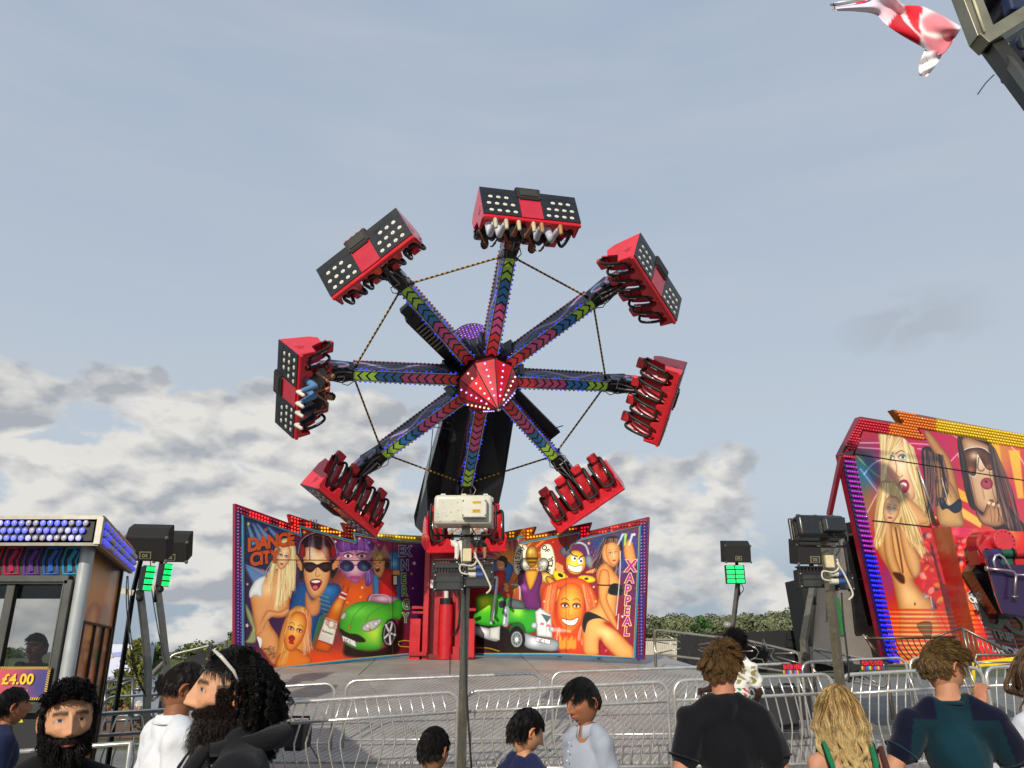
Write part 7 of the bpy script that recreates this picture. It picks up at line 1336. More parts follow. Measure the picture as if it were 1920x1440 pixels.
sprig('young_tree', 'yellow green bush at the lakeside beside the booth', 215, 1258, 1330, 17.5, .30, 700, ['#6a6a34', '#777238', '#555a2a'], 8)
# low retaining wall / bench by the water
t = thing('bench_wall', 'low brown wall by the lake on which a small group sits', 'low wall', at(230, 1368, 18)*[1, 1, 0]); m = MB(); a, b = at(120, 1368, 18.2), at(300, 1362, 18.4); m.beam(V(a[0], 18.2, .22), V(b[0]+.6, 18.6, .22), .35, .44, '#5a4436'); m.build('wall', MATTE, t, world=True, bev=.02)
# ================================================ people
HN = 104; HM = 76
def head_mesh(skin, lip, beard=0, seed=0, brow='#1c120e', stub=None, child=0, fem=0, iris='#2a1810', detail=1):
    """head with face: y forward, x to its left hand side mirrored, z up, centre between the ears; 0.235 high"""
    nu, nv = (HN, HM) if detail else (40, 30)
    sk, lp, bw = V(srgb(skin)), V(srgb(lip)), V(srgb(brow)); vs = []; cc = []
    th = np.linspace(0, math.pi, nv+1); ph = np.linspace(0, 2*math.pi, nu, endpoint=False)+math.pi/2
    # concentrate meridians at the front
    ph = ph-.35*np.sin(ph-math.pi/2)*1.0
    T, P_ = np.meshgrid(th, ph, indexing='ij'); dx = np.sin(T)*np.cos(P_); dy = np.sin(T)*np.sin(P_); dz = np.cos(T)
    x = dx*.076; y = dy*.096; z = dz*.118
    f = np.clip(dy, 0, 1); low = np.clip(-z/.118, 0, 1)
    x *= 1-.30*low**1.6*(.5+.5*f)-.06*np.clip(z/.118, 0, 1)**2; y = np.where(dy > 0, y*(1-.10*low**2), y*(1-.42*low**1.3)); y += .010*(dy < 0)*-np.exp(-((z-.02)/.06)**2)
    y = np.where((dy > 0), y*(1-.10*np.exp(-((z-.11)/.04)**2)), y)
    def g(a, cx, sx, cz, sz): return a*np.exp(-((np.abs(x) if cx else x)-cx)**2/sx**2-((z-cz)/sz)**2)*np.clip(dy*1.6, 0, 1)
    y0 = y.copy(); xo = x.copy()
    y += g(.007, .030, .022, .034, .011)+g(-.010, .031, .018, .010, .014)+g(.005, .042, .020, -.018, .020)      # brow, sockets, cheekbones
    y += g(.012, 0, .0085, .012, .022)+g(.022, 0, .0095, -.010, .017)+g(.024, 0, .0125, -.026, .0105)+g(.010, .012, .007, -.030, .008)  # nose
    y += g(.010, 0, .030, -.062, .020)+g(.0055, 0, .019, -.054, .0050)+g(.0065, 0, .017, -.066, .0055)-g(.0045, 0, .022, -.0600, .0020)-g(.004, 0, .014, -.078, .006)+g(.012, 0, .022, -.100, .014)
    y += g(.006, .032, .0135, .011, .0095)   # lids over the eyeballs
    c = np.broadcast_to(sk, (*x.shape, 3)).copy(); fr = dy > .1
    def blend(mask, col, k=1): c[:] = c*(1-(mask*k)[..., None])+V(col)*(mask*k)[..., None]
    ax = np.abs(x)
    blend(np.clip(1.4-((x/.021)**2+((z+.0605)/.0105)**2), 0, 1)*fr, lp, .9)
    blend(np.clip(1.2-np.abs(z+.0600)/.0016, 0, 1)*(ax < .022)*fr, lp*.35, .85)
    blend(np.exp(-((ax-.045)/.02)**2-((z+.02)/.02)**2)*fr, sk*[1.12, .86, .80], .30); blend(np.exp(-(x/.014)**2-((z+.026)/.012)**2)*fr, sk*[1.14, .86, .80], .3)
    zb = .0345+.10*(ax-.03)*(ax < .034)-.35*(ax-.034)*(ax >= .034); th_ = .0062 if not fem else .0035
    blend(np.clip(1.5-np.abs((z-zb)/(th_*(1.15-.010/(.012+np.abs(ax-.056))*.4)))**1, 0, 1)*((ax > .011) & (ax < .053))*fr, bw, .92)
    # eyes painted on the lid bulge: white, iris, dark lash line
    ez = .0108; ex = .0315; e_ = ((ax-ex)/.0145)**2+((z-ez)/(.0052*(1-((ax-ex)/.0175)**2).clip(.2, 1)))**2
    blend((e_ < 1)*fr*1., V(.55, .52, .48)); blend(((ax-ex)**2+(z-ez)**2 < .0052**2)*(e_ < 1.1)*fr*1., V(srgb(iris))*.8); blend(np.clip(1.3-np.abs(z-ez-.0052+.9*(ax-ex)**2/.02)/.0016, 0, 1)*(np.abs(ax-ex) < .0165)*fr, bw*.5, .9); blend(np.exp(-((ax-ex)/.02)**2-((z-ez)/.013)**2)*fr*(e_ > 1), sk*.55, .45)
    blend((np.hypot(ax-.0075, (z+.0335)) < .0035)*fr*1., sk*.25, .8)
    if stub is not None:
        jaw = np.clip((-z-.020-.55*np.clip(.052-ax, 0, 1))/.012, 0, 1)*(dy > -.25)+np.clip(1.3-np.abs(z+.0445)/.007, 0, 1)*(ax < .034)*fr; sb = (ax > .058)*(z < .02)*(dy > -.15)*(dy < .45); m_ = np.clip(np.maximum(jaw, sb), 0, 1)*(1-np.clip(1.5-((x/.022)**2+((z+.0605)/.010)**2), 0, 1)); blend(m_, V(srgb(stub[0])), stub[1])
    vs = np.stack([x, y, z], -1).reshape(-1, 3); q = []
    for j in range(nv):
        a = j*nu; b = (j+1)*nu; q += [(a+i, b+i, b+(i+1) % nu, a+(i+1) % nu) for i in range(nu)]
    cs = c.reshape(-1, 3)
    # ears
    for s_ in (-1, 1):
        E_ = MB(); Rm = np.array(Matrix.Rotation(R(-14), 3, 'X') @ Matrix.Rotation(R(s_*22), 3, 'Z')); o = V(s_*.0755, -.010, -.004)
        E_.sph(o, 1, (.008, .016, .027), 12, 10, skin, Rm)
        rim = [o+V(s_*.007, .004+.014*math.cos(a)*(-1), .028*math.sin(a))@Rm.T for a in np.linspace(-1.9, 1.9, 12)]; E_.tube(rim, [.0028]+[.0042]*10+[.0028], 6, skin); E_.sph(o+V(s_*.004, .004, -.024), .0075, (.6, 1, 1.1), 8, 6, skin)
        v2 = np.concatenate(E_.v); k0 = len(vs); vs = np.concatenate([vs, v2]); q += [tuple(i+k0 for i in f_) for f_ in E_.f]; ec = np.tile(sk*[1.12, .82, .74], (len(v2), 1)); d_in = np.exp(-((v2[:, 1]-o[1]-.003)/.006)**2-((v2[:, 2]-o[2]+.002)/.010)**2)[:, None]; ec = ec*(1-.5*d_in); cs = np.concatenate([cs, ec])
    return vs, q, cs
def rotm(yaw=0, pitch=0, roll=0): return np.array(Matrix.Rotation(R(yaw), 3, 'Z') @ Matrix.Rotation(R(pitch), 3, 'X') @ Matrix.Rotation(R(roll), 3, 'Y'))
def capsules(m, chain):
    for (p0, p1, r0, r1) in chain: m.capsule(p0, p1, r0, r1)
def hand_caps(m, wr, dirv, palm_n, s=1.0, curl=.5, side=1):
    """palm, four fingers and a thumb from the wrist; dirv along the hand, palm_n out of the palm"""
    d = unit(dirv); n = unit(V(palm_n)-d*(V(palm_n)@d)); x = np.cross(d, n)*side; Rm = np.stack([x, d, n], 1)
    m.sph(wr+d*.048*s, 1, (.040*s, .052*s, .015*s), 14, 10, Rm=Rm)
    for i, (o, L_) in enumerate(((-.028, .066), (-.010, .076), (.010, .071), (.027, .056))):
        p = wr+d*.088*s+x*o*s; a = curl*(.7+.12*i); dd = d; q = [p]
        for k, l in enumerate((.45, .32, .25)): dd = unit(d*math.cos(a*(k+1))+n*math.sin(a*(k+1))); q.append(q[-1]+dd*L_*l*s)
        for k in range(3): m.capsule(q[k], q[k+1], (.0095-.0012*k)*s, (.0085-.0012*k)*s, 8)
    p = wr+d*.025*s-x*.030*s; q1 = p+(d*.55-x*.75+n*.25)*.038*s; q2 = q1+(d*.85-x*.30+n*.35)*.034*s; m.capsule(p, q1, .013*s, .011*s, 8); m.capsule(q1, q2, .0105*s, .008*s, 8)
def strands(hc, HR, style, col, n, seed, s=1.0, wid=.0012, **o):
    """tapered hair strands rooted on the scalp of a head centred at hc with rotation HR"""
    rg = np.random.default_rng(seed); d = rg.normal(size=(n*5, 3)); d /= np.linalg.norm(d, axis=1)[:, None]; p = d*[.077, .098, .118]
    p[:, 1] += np.where(d[:, 1] < 0, -.008*np.exp(-((p[:, 2]-.02)/.06)**2), 0)
    if style == 'beard':
        ax = np.abs(p[:, 0]); low = np.clip(-p[:, 2]/.118, 0, 1); p[:, 0] *= 1-.28*low**1.6; p[:, 1] = np.where(p[:, 1] > 0, p[:, 1]*(1-.06*low**2)+.010*np.exp(-(p[:, 0]/.03)**2-((p[:, 2]+.1)/.03)**2), p[:, 1]); ax = np.abs(p[:, 0])
        k = ((p[:, 2] < -.030-.50*np.clip(.056-ax, 0, 1)) & (p[:, 1] > -.012)) | ((ax > .056) & (p[:, 2] < .015) & (p[:, 1] > -.005) & (p[:, 1] < .040)); k &= ~((ax < .026) & (p[:, 2] > -.073) & (p[:, 1] > 0)); k |= (ax < .036) & (np.abs(p[:, 2]+.044) < .0055) & (p[:, 1] > .05)
    else:
        hl = o.get('front', .066); sd = o.get('side', .005); bkz = o.get('back', -.060)
        lim = np.where(d[:, 1] > .15, hl-(.020*np.clip(np.abs(p[:, 0])/.06, 0, 1)**2)*(d[:, 1] < .8), np.where(d[:, 1] > -.10, sd, bkz+.02*np.clip(np.abs(p[:, 0])/.07, 0, 1)))
        lim = np.where((d[:, 1] <= .45) & (d[:, 1] > .15), sd+(hl-sd)*(d[:, 1]-.15)/.30, lim); k = p[:, 2] > lim
        if o.get('maxy') is not None: k &= p[:, 1] < o['maxy']-.03*(p[:, 2] < .05)
        k &= ~((np.abs(p[:, 0]) > .066) & (np.abs(p[:, 1]+.008) < .014) & (p[:, 2] < .026))
    p = p[k][:n]; d = d[k][:n]; n = len(p); nrm = d/np.array([.077, .098, .118]); nrm /= np.linalg.norm(nrm, axis=1)[:, None]
    seg = o.get('seg', 6); L_ = o.get('len', .05)*(.75+.5*rg.random(n)); cur = o.get('curl', 0); fr = o.get('freq', 2.); P_ = [p.copy()]; q = p.copy()
    crown = V(*o.get('crown', (0, -.035, .118))); rad = p-crown; tang = rad-nrm*np.sum(rad*nrm, 1)[:, None]; tang /= np.linalg.norm(tang, axis=1)[:, None]+1e-6
    if style == 'slick': tang = np.tile(V(0, -1, -.25), (n, 1)); L_ = np.where(p[:, 1] > 0, L_*.8, L_)
    if style == 'quiff': tang = np.where((p[:, 2] > .055)[:, None], V(.15, 1.0, .1)+rg.normal(size=(n, 3))*.12, tang); L_ = np.where(p[:, 2] > .050, L_*1.6, L_*.35)
    if style == 'tousle': tang = np.where((p[:, 2] > .04)[:, None], tang*.5+V(.35, .6, .1)+rg.normal(size=(n, 3))*.12, tang); L_ = np.where(p[:, 2] > .02, L_*1.35, L_*.45)
    if style == 'sweep': tang = np.where((p[:, 2] > .03)[:, None], V(.2, 1.0, -.05)+rg.normal(size=(n, 3))*.10+tang*.5, tang); L_ = np.where(p[:, 2] > .02, L_*1.3, L_*.4)
    if style == 'longcurl': tang = V(0, -.55, -.55)+nrm*.25
    if style == 'afro': tang = nrm+rg.normal(size=(n, 3))*.4
    if style == 'beard': tang = V(0, o.get('fwd', .25), -1)+rg.normal(size=(n, 3))*.22+nrm*.35; ax = np.abs(p[:, 0]); L_ = L_*np.where(p[:, 2] > -.05, np.where(ax > .05, .35, .30), 1.0+.5*(ax < .04))
    a1 = np.cross(nrm, tang); a1 /= np.linalg.norm(a1, axis=1)[:, None]+1e-6; lift = o.get('lift', .3)*(.5+rg.random(n))[:, None]; g = o.get('grav', .3); ph0 = rg.random(n)*6.28; nc = o.get('nc', 90); ctr = p[rg.integers(0, n, nc)]; grp = np.argmin(((p[:, None]-ctr[None])**2).sum(2), 1); cl = rg.normal(size=(nc, 3))*.45; ph = (cl[:, 0]*40)[grp]+.9*rg.random(n) if cur > .006 and style != 'afro' else ph0; cnt = np.maximum(np.bincount(grp, minlength=nc), 1)[:, None]; pull = o.get('pull', .22); lng = style in ('long', 'longcurl', 'slick')
    wv = o.get('wave', 0)
    for i in range(1, seg+1):
        t = i/seg; dd = tang*(max(.06, 1-t*1.9) if lng else 1)+nrm*lift*(1-t)+V(0, 0, -1)*g*(t*2 if not lng else min(1.6, t*5))+cl[grp]*o.get('clump', .5)*(1-.5*t); dd /= np.linalg.norm(dd, axis=1)[:, None]; q = q+dd*(L_/seg)[:, None]
        if o.get('narrow'): q[:, 0] *= np.where(q[:, 2] < -.08, 1-o['narrow'], 1)
        mean = np.stack([np.bincount(grp, q[:, j], nc) for j in range(3)], 1)/cnt; q = q+(mean[grp]-q)*pull*t
        e = q/np.array([.080, .101, .121]); r = np.linalg.norm(e, axis=1); q = np.where((r < 1.02)[:, None] & (q[:, 2] > -.08)[:, None], q/r[:, None]*1.03, q)
        if style in ('long', 'slick', 'longcurl'): # keep off the neck
            rr = np.hypot(q[:, 0], q[:, 1]+.02); k2 = (q[:, 2] < -.07) & (rr < .062); q[k2, :2] = (q[k2, :2]+[0, .02])/np.maximum(rr[k2], .01)[:, None]*.064-[0, .02]
            back = o.get('backpush', 0); q[:, 1] = np.where(q[:, 2] < -.09, np.minimum(q[:, 1], back), q[:, 1]) if back else q[:, 1]
        w = a1*(np.sin(ph+t*fr*6.28)*cur*t**.5)[:, None]+nrm*(np.cos(ph+t*fr*6.28)*cur*t**.5)[:, None]
        if wv: w = w+V(1, 0, 0)*(np.sin(q[:, 2]*60+cl[grp, 0]*5)*wv*t)[:, None]+V(0, 1, 0)*(np.cos(q[:, 2]*52+cl[grp, 1]*6)*wv*.6*t)[:, None]
        P_.append(q+w)
    P_ = np.stack(P_, 1)*s; P_ = P_@HR.T+hc; m_ = seg+1; tg = np.gradient(P_, axis=1); tg /= np.linalg.norm(tg, axis=2)[..., None]+1e-9
    ref = np.array([.3, .5, .81]); sx = np.cross(tg, ref); sx /= np.linalg.norm(sx, axis=2)[..., None]+1e-9; sy = np.cross(tg, sx); w_ = (wid*s*(1-.8*(np.arange(m_)/seg)**1.5))[None, :, None]*(.7+.6*rg.random(n))[:, None, None]
    R3 = np.stack([P_+sx*w_, P_-sx*w_*.5+sy*w_*.87, P_-sx*w_*.5-sy*w_*.87], 2).reshape(-1, 3); base = np.arange(n)[:, None, None]*m_*3; a = np.arange(seg)[None, :, None]*3; k3 = np.arange(3)[None, None, :]; k4 = (k3+1) % 3
    fs = np.stack([base+a+k3, base+a+k4, base+a+3+k4, base+a+3+k3], -1).reshape(-1, 4)
    cols = np.array([srgb(c) for c in (col if isinstance(col, list) else [col])]); sel = (rg.random(n)*len(cols)).astype(int)
    if o.get('tipcol'): tc_ = V(srgb(o['tipcol'])); tt = np.clip((np.arange(m_)/seg-.2)*1.2, 0, 1)[None, :, None]; cv = cols[sel][:, None]*(1-tt)+tc_*tt
    else: cv = np.repeat(cols[sel][:, None], m_, 1)
    cv = cv*(.75+.5*rg.random(n))[:, None, None]; cv = np.repeat(cv[:, :, None], 3, 2).reshape(-1, 3); return R3, fs.tolist(), cv
def fold(v, amp, seed=0, sc_=1.0):
    """soft cloth folds: displacement for points v"""
    x, y, z = v[:, 0]*sc_+seed, v[:, 1]*sc_, v[:, 2]*sc_
    a = np.sin(x*23+3*np.sin(z*7+seed)+1.5*np.sin(y*11))*np.sin(z*9+2*np.sin(x*8+seed)+y*5); b = np.sin((x+z*.7)*38+2*np.sin(z*12)+y*20)*.45; return amp*(np.abs(a)**.7*np.sign(a)+b*(.5+.5*np.sin(z*5+seed)))
def person(label, loc, yaw, H=1.75, skin='#b07850', lip=None, hair=None, beard=None, shirt='#202024', shirt_kind='tee', trousers='#23252c', head=(0, 0, 0), arms=None, legs=None, seed=1, group=None, fat=1.0, fem=0, detail=1, voxel=.013, stub=None, lean=0, shoes='#d8d4c8', child=0, name='person', rot=None, bare=(), iris='#2a1810', headscale=1.0, vox_s=None, brow='#1a100c', shortleg=False, hands=True, noface=False):
    k = H/1.75; t = thing(name, label, 'person', loc, rot=rot if rot is not None else rotm(yaw), group=group)
    sh = .162*(.88 if fem else 1)*fat*(.92 if child else 1); Ln = rotm(0, -lean); L3 = lambda p: (V(p)-V(0, 0, .95))@Ln.T+V(0, 0, .95)
    neck, chest, hc = L3((0, 0, 1.46)), L3((0, .01, 1.26)), L3((0, .025, 1.615+(.0 if not child else .0)))
    S = [L3((s_*sh, -.005, 1.385)) for s_ in (-1, 1)]
    hk = headscale*(1.10 if child else 1.0); HR = Ln@rotm(*head)
    A = arms or [((-sh-.030, -.03, 1.11), (-sh-.04, .06, .86)), ((sh+.030, -.03, 1.11), (sh+.04, .06, .86))]
    Lg = legs or [((-.095, .02, .50), (-.10, -.01, .085)), ((.095, .02, .50), (.10, -.01, .085))]
    m = MB(); ar = 1.0*(fat*.5+.5)*(.82 if fem or child else 1)
    m.capsule(L3((0, 0, 1.36)), L3((0, .012, 1.55)), .060*ar*1.02, .053*ar)      # neck
    m.capsule(S[0], S[1], .056*ar, .056*ar); m.sph(chest, 1, (.128*fat, .103*fat, .19), 18, 12, Rm=Ln); m.sph(L3((0, .0, 1.08)), 1, (.112*fat, .095*fat, .17), 16, 10, Rm=Ln); m.sph(V(0, 0, .94), 1, (.155*fat, .110*fat, .13), 16, 10)
    for s_ in (-1, 1): m.capsule(L3((s_*.035, -.01, 1.462)), L3((s_*sh*.9, -.01, 1.40)), .033*ar, .046*ar)
    for i, s_ in enumerate((-1, 1)):
        e, w = V(A[i][0]), V(A[i][1]); e, w = (e, w) if len(A[i]) > 3 else (L3(e), L3(w)); m.capsule(S[i], e, .053*ar, .041*ar); m.capsule(e, w, .042*ar, .027*ar)
        kn, an = V(Lg[i][0]), V(Lg[i][1]); hp = V(s_*.088, 0, .92); m.capsule(hp, kn, .088*fat, .058); m.capsule(kn, an, .056, .038); fd = unit(V(0, 1, 0) if abs((an-kn)[2]) > .2 else V(0, .5, 1)); m.capsule(an+V(0, 0, -.02), an+fd*.15+V(0, 0, -.045), .036, .028)
    me = fuse(m, voxel, 5); v, f = mesh_np(me); bpy.data.meshes.remove(me); c = np.tile(V(srgb(skin)), (len(v), 1))
    # hands at finer resolution
    if hands:
        for i, s_ in enumerate((-1, 1)):
            e, w = L3(A[i][0]), L3(A[i][1]); h = A[i][2] if len(A[i]) > 2 else {}; hm = MB(); m_dir = V(h.get('dir', w-e)); hand_caps(hm, w, m_dir, h.get('n', (-s_, .2, -.1)), 1.0*(.88 if fem else 1), h.get('curl', .35), h.get('side', s_))
            if detail: hm.capsule(w-unit(w-e)*.03, w+unit(m_dir)*.03, .026*ar, .024*ar); me = fuse(hm, .0045, 2); v2, f2 = mesh_np(me); bpy.data.meshes.remove(me)
            else: v2 = np.concatenate(hm.v); f2 = hm.f
            n0 = len(v); v = np.concatenate([v, v2]); f += [tuple(a+n0 for a in q) for q in f2]; c = np.concatenate([c, np.tile(V(srgb(skin))*[1.05, .92, .88], (len(v2), 1))])
    hv, hf, hcol = head_mesh(skin, lip or '#9a5048', seed=seed, stub=stub, fem=fem, iris=iris, brow=brow, detail=detail)
    hv = hv*hk@HR.T+hc; n0 = len(v); v = np.concatenate([v, hv]); f += [tuple(a+n0 for a in q) for q in hf]; c = np.concatenate([c, hcol]); vcol_mesh('body', v*k, f, c, SKIN, t)
    # clothes
    def garment(nm, mm, col, extra, vs_=None, amp=.005, sd=0, flat=None, colf=None):
        me = fuse(mm, vs_ or min(voxel, .010) if detail else vs_ or voxel, extra); v, f = mesh_np(me); nn = np.zeros(len(me.vertices)*3); me.vertex_normals.foreach_get('vector', nn) if hasattr(me, 'vertex_normals') else None; nn = nn.reshape(-1, 3); bpy.data.meshes.remove(me); v = v+nn*fold(v, amp, sd)[:, None]
        cc = np.tile(V(srgb(col)), (len(v), 1)) if colf is None else colf(v); return vcol_mesh(nm, v*k, f, cc, CLOTH, t)
    if shirt_kind != 'none':
        g = MB(); th = {'tee': .016, 'shirt': .020, 'hoodie': .030, 'polo': .016, 'strap': .006, 'long': .010}[shirt_kind]; slv = {'tee': .56, 'polo': .66, 'shirt': 1.6, 'hoodie': 1.85, 'strap': 0, 'long': 1.85}[shirt_kind]
        bt_ = .86 if shirt_kind != 'strap' else .9
        g.sph(chest, 1, (.130*fat+th, .106*fat+th, .185), 22, 14, Rm=Ln); g.sph(L3((0, .0, 1.08)), 1, (.118*fat+th, .100*fat+th, .20), 18, 12, Rm=Ln); g.sph(V(0, 0, .96), 1, (.148*fat+th, .112*fat+th, .15), 18, 12)
        if shirt_kind != 'strap':
            g.capsule(S[0], S[1], .058*ar+th, .058*ar+th); g.capsule(L3((0, -.006, 1.36)), L3((0, -.006, 1.430)), .08*ar, .077*ar)
            for s_ in (-1, 1): g.capsule(L3((s_*.068, -.008, 1.455)), L3((s_*sh*.92, -.008, 1.395)), .036*ar+th*.8, .050*ar+th)
            for i in range(2):
                e, w = L3(A[i][0]), L3(A[i][1]); p0 = S[i]; u = min(slv, 1); p1 = p0+(e-p0)*u; fl = th*1.5+.006; g.capsule(p0, p1, .053*ar+th, .043*ar+fl)
                if slv > 1: g.capsule(e, e+(w-e)*(slv-1), .043*ar+fl, .030*ar+th*.9)
        if 0 < slv <= 1:
            for i in range(2):
                e = L3(A[i][0]); p1 = S[i]+(e-S[i])*(slv+.02); d_ = unit(e-S[i]); Fm = frame(d_); hb = MB(); hb.tube([(p1+d_*.012+(Fm[:, 0]*math.cos(a_)+Fm[:, 1]*math.sin(a_))*(.043*ar+th*1.5+.0045))*k for a_ in np.linspace(0, 2*math.pi, 21)[:-1]], .0045*k, 5, bare[0] if bare else (shirt if isinstance(shirt, str) else '#c8d4d8'), closed=True); hb.build('sleeve_hem', CLOTH, t, 180)
        o = garment('top', g, shirt if isinstance(shirt, str) else '#808080', 4, vox_s, .011 if shirt_kind != 'hoodie' else .012, seed, colf=(shirt if callable(shirt) else None))
        # neckline band
        if shirt_kind in ('tee', 'polo', 'shirt', 'hoodie', 'long'):
            b = MB(); r = .060*ar if shirt_kind != 'hoodie' else .075; n_ = 28; cl_ = bare[0] if bare and shirt_kind != 'tee' else (shirt if isinstance(shirt, str) else '#0a2c36'); an = np.linspace(0, 2*math.pi, n_, endpoint=False)
            if shirt_kind in ('shirt', 'polo'):
                vs = []; n_ = 29; an = np.linspace(.22, 2*math.pi-.22, n_)
                for rr, zz, dr in ((1.0, 1.462, .0), (1.04, 1.500, .010), (1.16, 1.498, .016), (1.42, 1.462, .050)):
                    for a in an: vs.append(L3((r*rr*math.sin(a), -.004+r*rr*math.cos(a), zz-dr*max(0, math.cos(a))))*k)
                fs = [(j*n_+i, j*n_+i+1, (j+1)*n_+i+1, (j+1)*n_+i) for j in range(3) for i in range(n_-1)]; b.add(vs, fs, cl_)
                o2 = b.build('collar', CLOTH, t, 180); o2.modifiers.new('t', 'SOLIDIFY').thickness = .004
            else:
                b.tube([L3((r*1.04*math.sin(a), -.002+r*1.04*math.cos(a), 1.466-.030*max(0, math.cos(a))))*k for a in an], .0085*k, 6, cl_, closed=True); b.build('collar', CLOTH, t, 180)
    g = MB()
    g.sph(V(0, 0, .93), 1, (.168*fat, .122*fat, .115), 16, 10)
    for i, s_ in enumerate((-1, 1)):
        hp = V(s_*.088, 0, .92); kn, an = V(Lg[i][0]), V(Lg[i][1]); g.capsule(hp, kn, .098*fat, .070)
        if not shortleg: g.capsule(kn, kn+(an-kn)*.86, .070, .056)
    garment('trousers', g, trousers, 4, None, .005, seed+3)
    g = MB()
    for i, s_ in enumerate((-1, 1)):
        kn, an = V(Lg[i][0]), V(Lg[i][1]); leg = unit(an-kn); fd = V(0, 1, 0) if abs(leg[2]) > .5 else V(0, .35, .94) if leg[1] > .5 else V(0, 1, 0)
        fd = unit(fd-leg*(fd@leg)); 
        sm = MB(); sm.capsule(an+leg*.045-fd*.02, an+leg*.050+fd*.15, .044, .040); sm.capsule(an+leg*.0, an+leg*.04, .045, .046); me = fuse(sm, .012, 3); v2, f2 = mesh_np(me); bpy.data.meshes.remove(me); vcol_mesh('shoe', v2*k, f2, np.tile(V(srgb(shoes)), (len(v2), 1)), RUBBER, t)
    if hair:
        h = dict(hair); st = h.pop('style'); cl = h.pop('col'); n = h.pop('n', 2600 if detail else 260); wd = h.pop('wid', .0013 if detail else .004)
        v, f, c = strands(hc*1.0, HR, st, cl, n, seed, hk, wd, **h); v = v*k; o = vcol_mesh('hair', v, f, c, HAIR, t, False)
        # scalp under the strands
        cap = MB(); cap.sph((0, 0, 0), 1, (.0785, .0995, .1195), 36, 26); cv = np.concatenate(cap.v); d = cv/[.0785, .0995, .1195]; cv[:, 1] += np.where(d[:, 1] < 0, -.009*np.exp(-((cv[:, 2]-.02)/.06)**2), 0)
        hl, sd, bk_ = h.get('front', .066), h.get('side', .005), h.get('back', -.060); keep = lambda p, dd: p[2] > (hl+.004 if dd[1] > .45 else sd+(hl-sd)*(dd[1]-.15)/.30+.004 if dd[1] > .15 else sd+.006 if dd[1] > -.10 else bk_+.012)
        ok = [keep(cv[i], d[i]) for i in range(len(cv))]; fs = [q for q in cap.f if all(ok[i] for i in q)]; cv = (cv*1.008*hk@HR.T+hc)*k
        base = V(srgb(cl[0] if isinstance(cl, list) else cl))*.7; vcol_mesh('scalp', cv, fs, np.tile(base, (len(cv), 1)), mat('scalp_hair', rough=.85, noise=.3, nscale=60, spec=.15), t)
    if beard:
        h = dict(beard); cl = h.pop('col'); n = h.pop('n', 2200); v, f, c = strands(hc, HR, 'beard', cl, n, seed+9, hk, h.pop('wid', .0012), **h); vcol_mesh('beard', v*k, f, c, HAIR, t, False)
    t['_hc'] = 0; del t['_hc']
    return t, hc*k, HR, k
# ---- who stands where: head centre placed from its direction and distance, standing height follows from it
def stand(px, py, Y, yaw, base=0, **o):
    p = at(px, py, Y); H = (p[2]-base)/1.615*1.75; hd = rotm(yaw)@V(0, .025*H/1.75, 0); return dict(loc=(p[0]-hd[0], Y-hd[1], base), yaw=yaw, H=H, **o)
BLK_H = ['#0b0908', '#14100e', '#090807']; BR_H = ['#3e2c1a', '#281c11', '#5a4226', '#332315']; LB_H = ['#5f4a2a', '#46341d', '#775e38', '#382917']; BLO = ['#8a6c40', '#5c4428', '#c4a468', '#4a3620', '#9a7c4a']
# 1 bearded man looking into the camera
t, hc, HR, k = person('bearded man with thick black hair, black tee, looking towards the camera', **stand(127, 1350, 2.72, 208), skin='#cb9670', lip='#b4685c', hair=dict(style='quiff', col=BLK_H, n=8000, len=.031, lift=.6, grav=.08, curl=.003, freq=1.5, front=.072, side=.004, clump=.5, wid=.0018, nc=180, pull=.12), beard=dict(col=BLK_H, n=6500, len=.036, fwd=.22, curl=.003, freq=2, lift=.35, wid=.0013, clump=.3, pull=.1), stub=('#14100e', .93), shirt='#101012', head=(6, -4, 3), seed=11, trousers='#15161a')
# 2 curly haired man in profile
st = stand(434, 1297, 2.52, 112)
t, hc, HR, k = person('bearded man in profile with long curly hair, black jacket and sunglasses pushed up', **st, skin='#cc9670', lip='#a86458', hair=dict(style='longcurl', col=BLK_H, n=10500, len=.128, lift=.24, grav=.70, curl=.0105, freq=4.2, seg=24, side=.028, front=.20, maxy=.012, clump=.6, wid=.0012, nc=420, pull=.20, back=-.080, backpush=.0), beard=dict(col=['#0e0a08', '#1c120c', '#2a1a12'], n=7000, len=.050, fwd=.30, curl=.004, freq=2, lift=.35, wid=.0012, clump=.35, pull=.1), stub=('#1a120e', .9), shirt='#131316', shirt_kind='hoodie', head=(0, -2, 0), seed=12, trousers='#101014', brow='#120c08')
v, f, c = strands(hc, HR, 'slick', BLK_H, 2600, 44, k, .0013, len=.085, lift=.08, grav=.15, seg=8, front=.070, side=.035, back=.05, curl=.001, clump=.04, pull=.02, maxy=.2); vcol_mesh('hair', v, f, c, HAIR, t, False)
m = MB(); g_ = lambda *p: hc+V(p)@HR.T
for s_ in (-1, 1):
    lens = [g_(s_*.034+.030*math.cos(a), .066+.004*math.cos(a), .116+.022*math.sin(a)) for a in np.linspace(0, 6.28, 17)[:-1]]; m.prism(lens, (HR@V(0, .004, .003)), '#0c0c0e')
    m.tube([g_(s_*.064, .062, .120), g_(s_*.086, .040, .100), g_(s_*.093, .004, .060), g_(s_*.094, -.012, .030)], [.0045, .0060, .0050, .0030], 6, '#b9b2a8')
m.tube([g_(-.008, .070, .118), g_(.008, .070, .118)], .003, 6, '#101012'); m.build('sunglasses', mat('dark_plastic', rough=.2, noise=.05), t, 180)
m = MB(); n_ = 46
for i in range(n_):
    a = i*2*math.pi/n_; cc_ = V(.092*math.sin(a), .002+.100*math.cos(a), 1.462-.070*max(0, math.cos(a))**1.3-.0); m.sph(cc_*k, .0052, nu=6, nv=4, col='#d8d4d0')
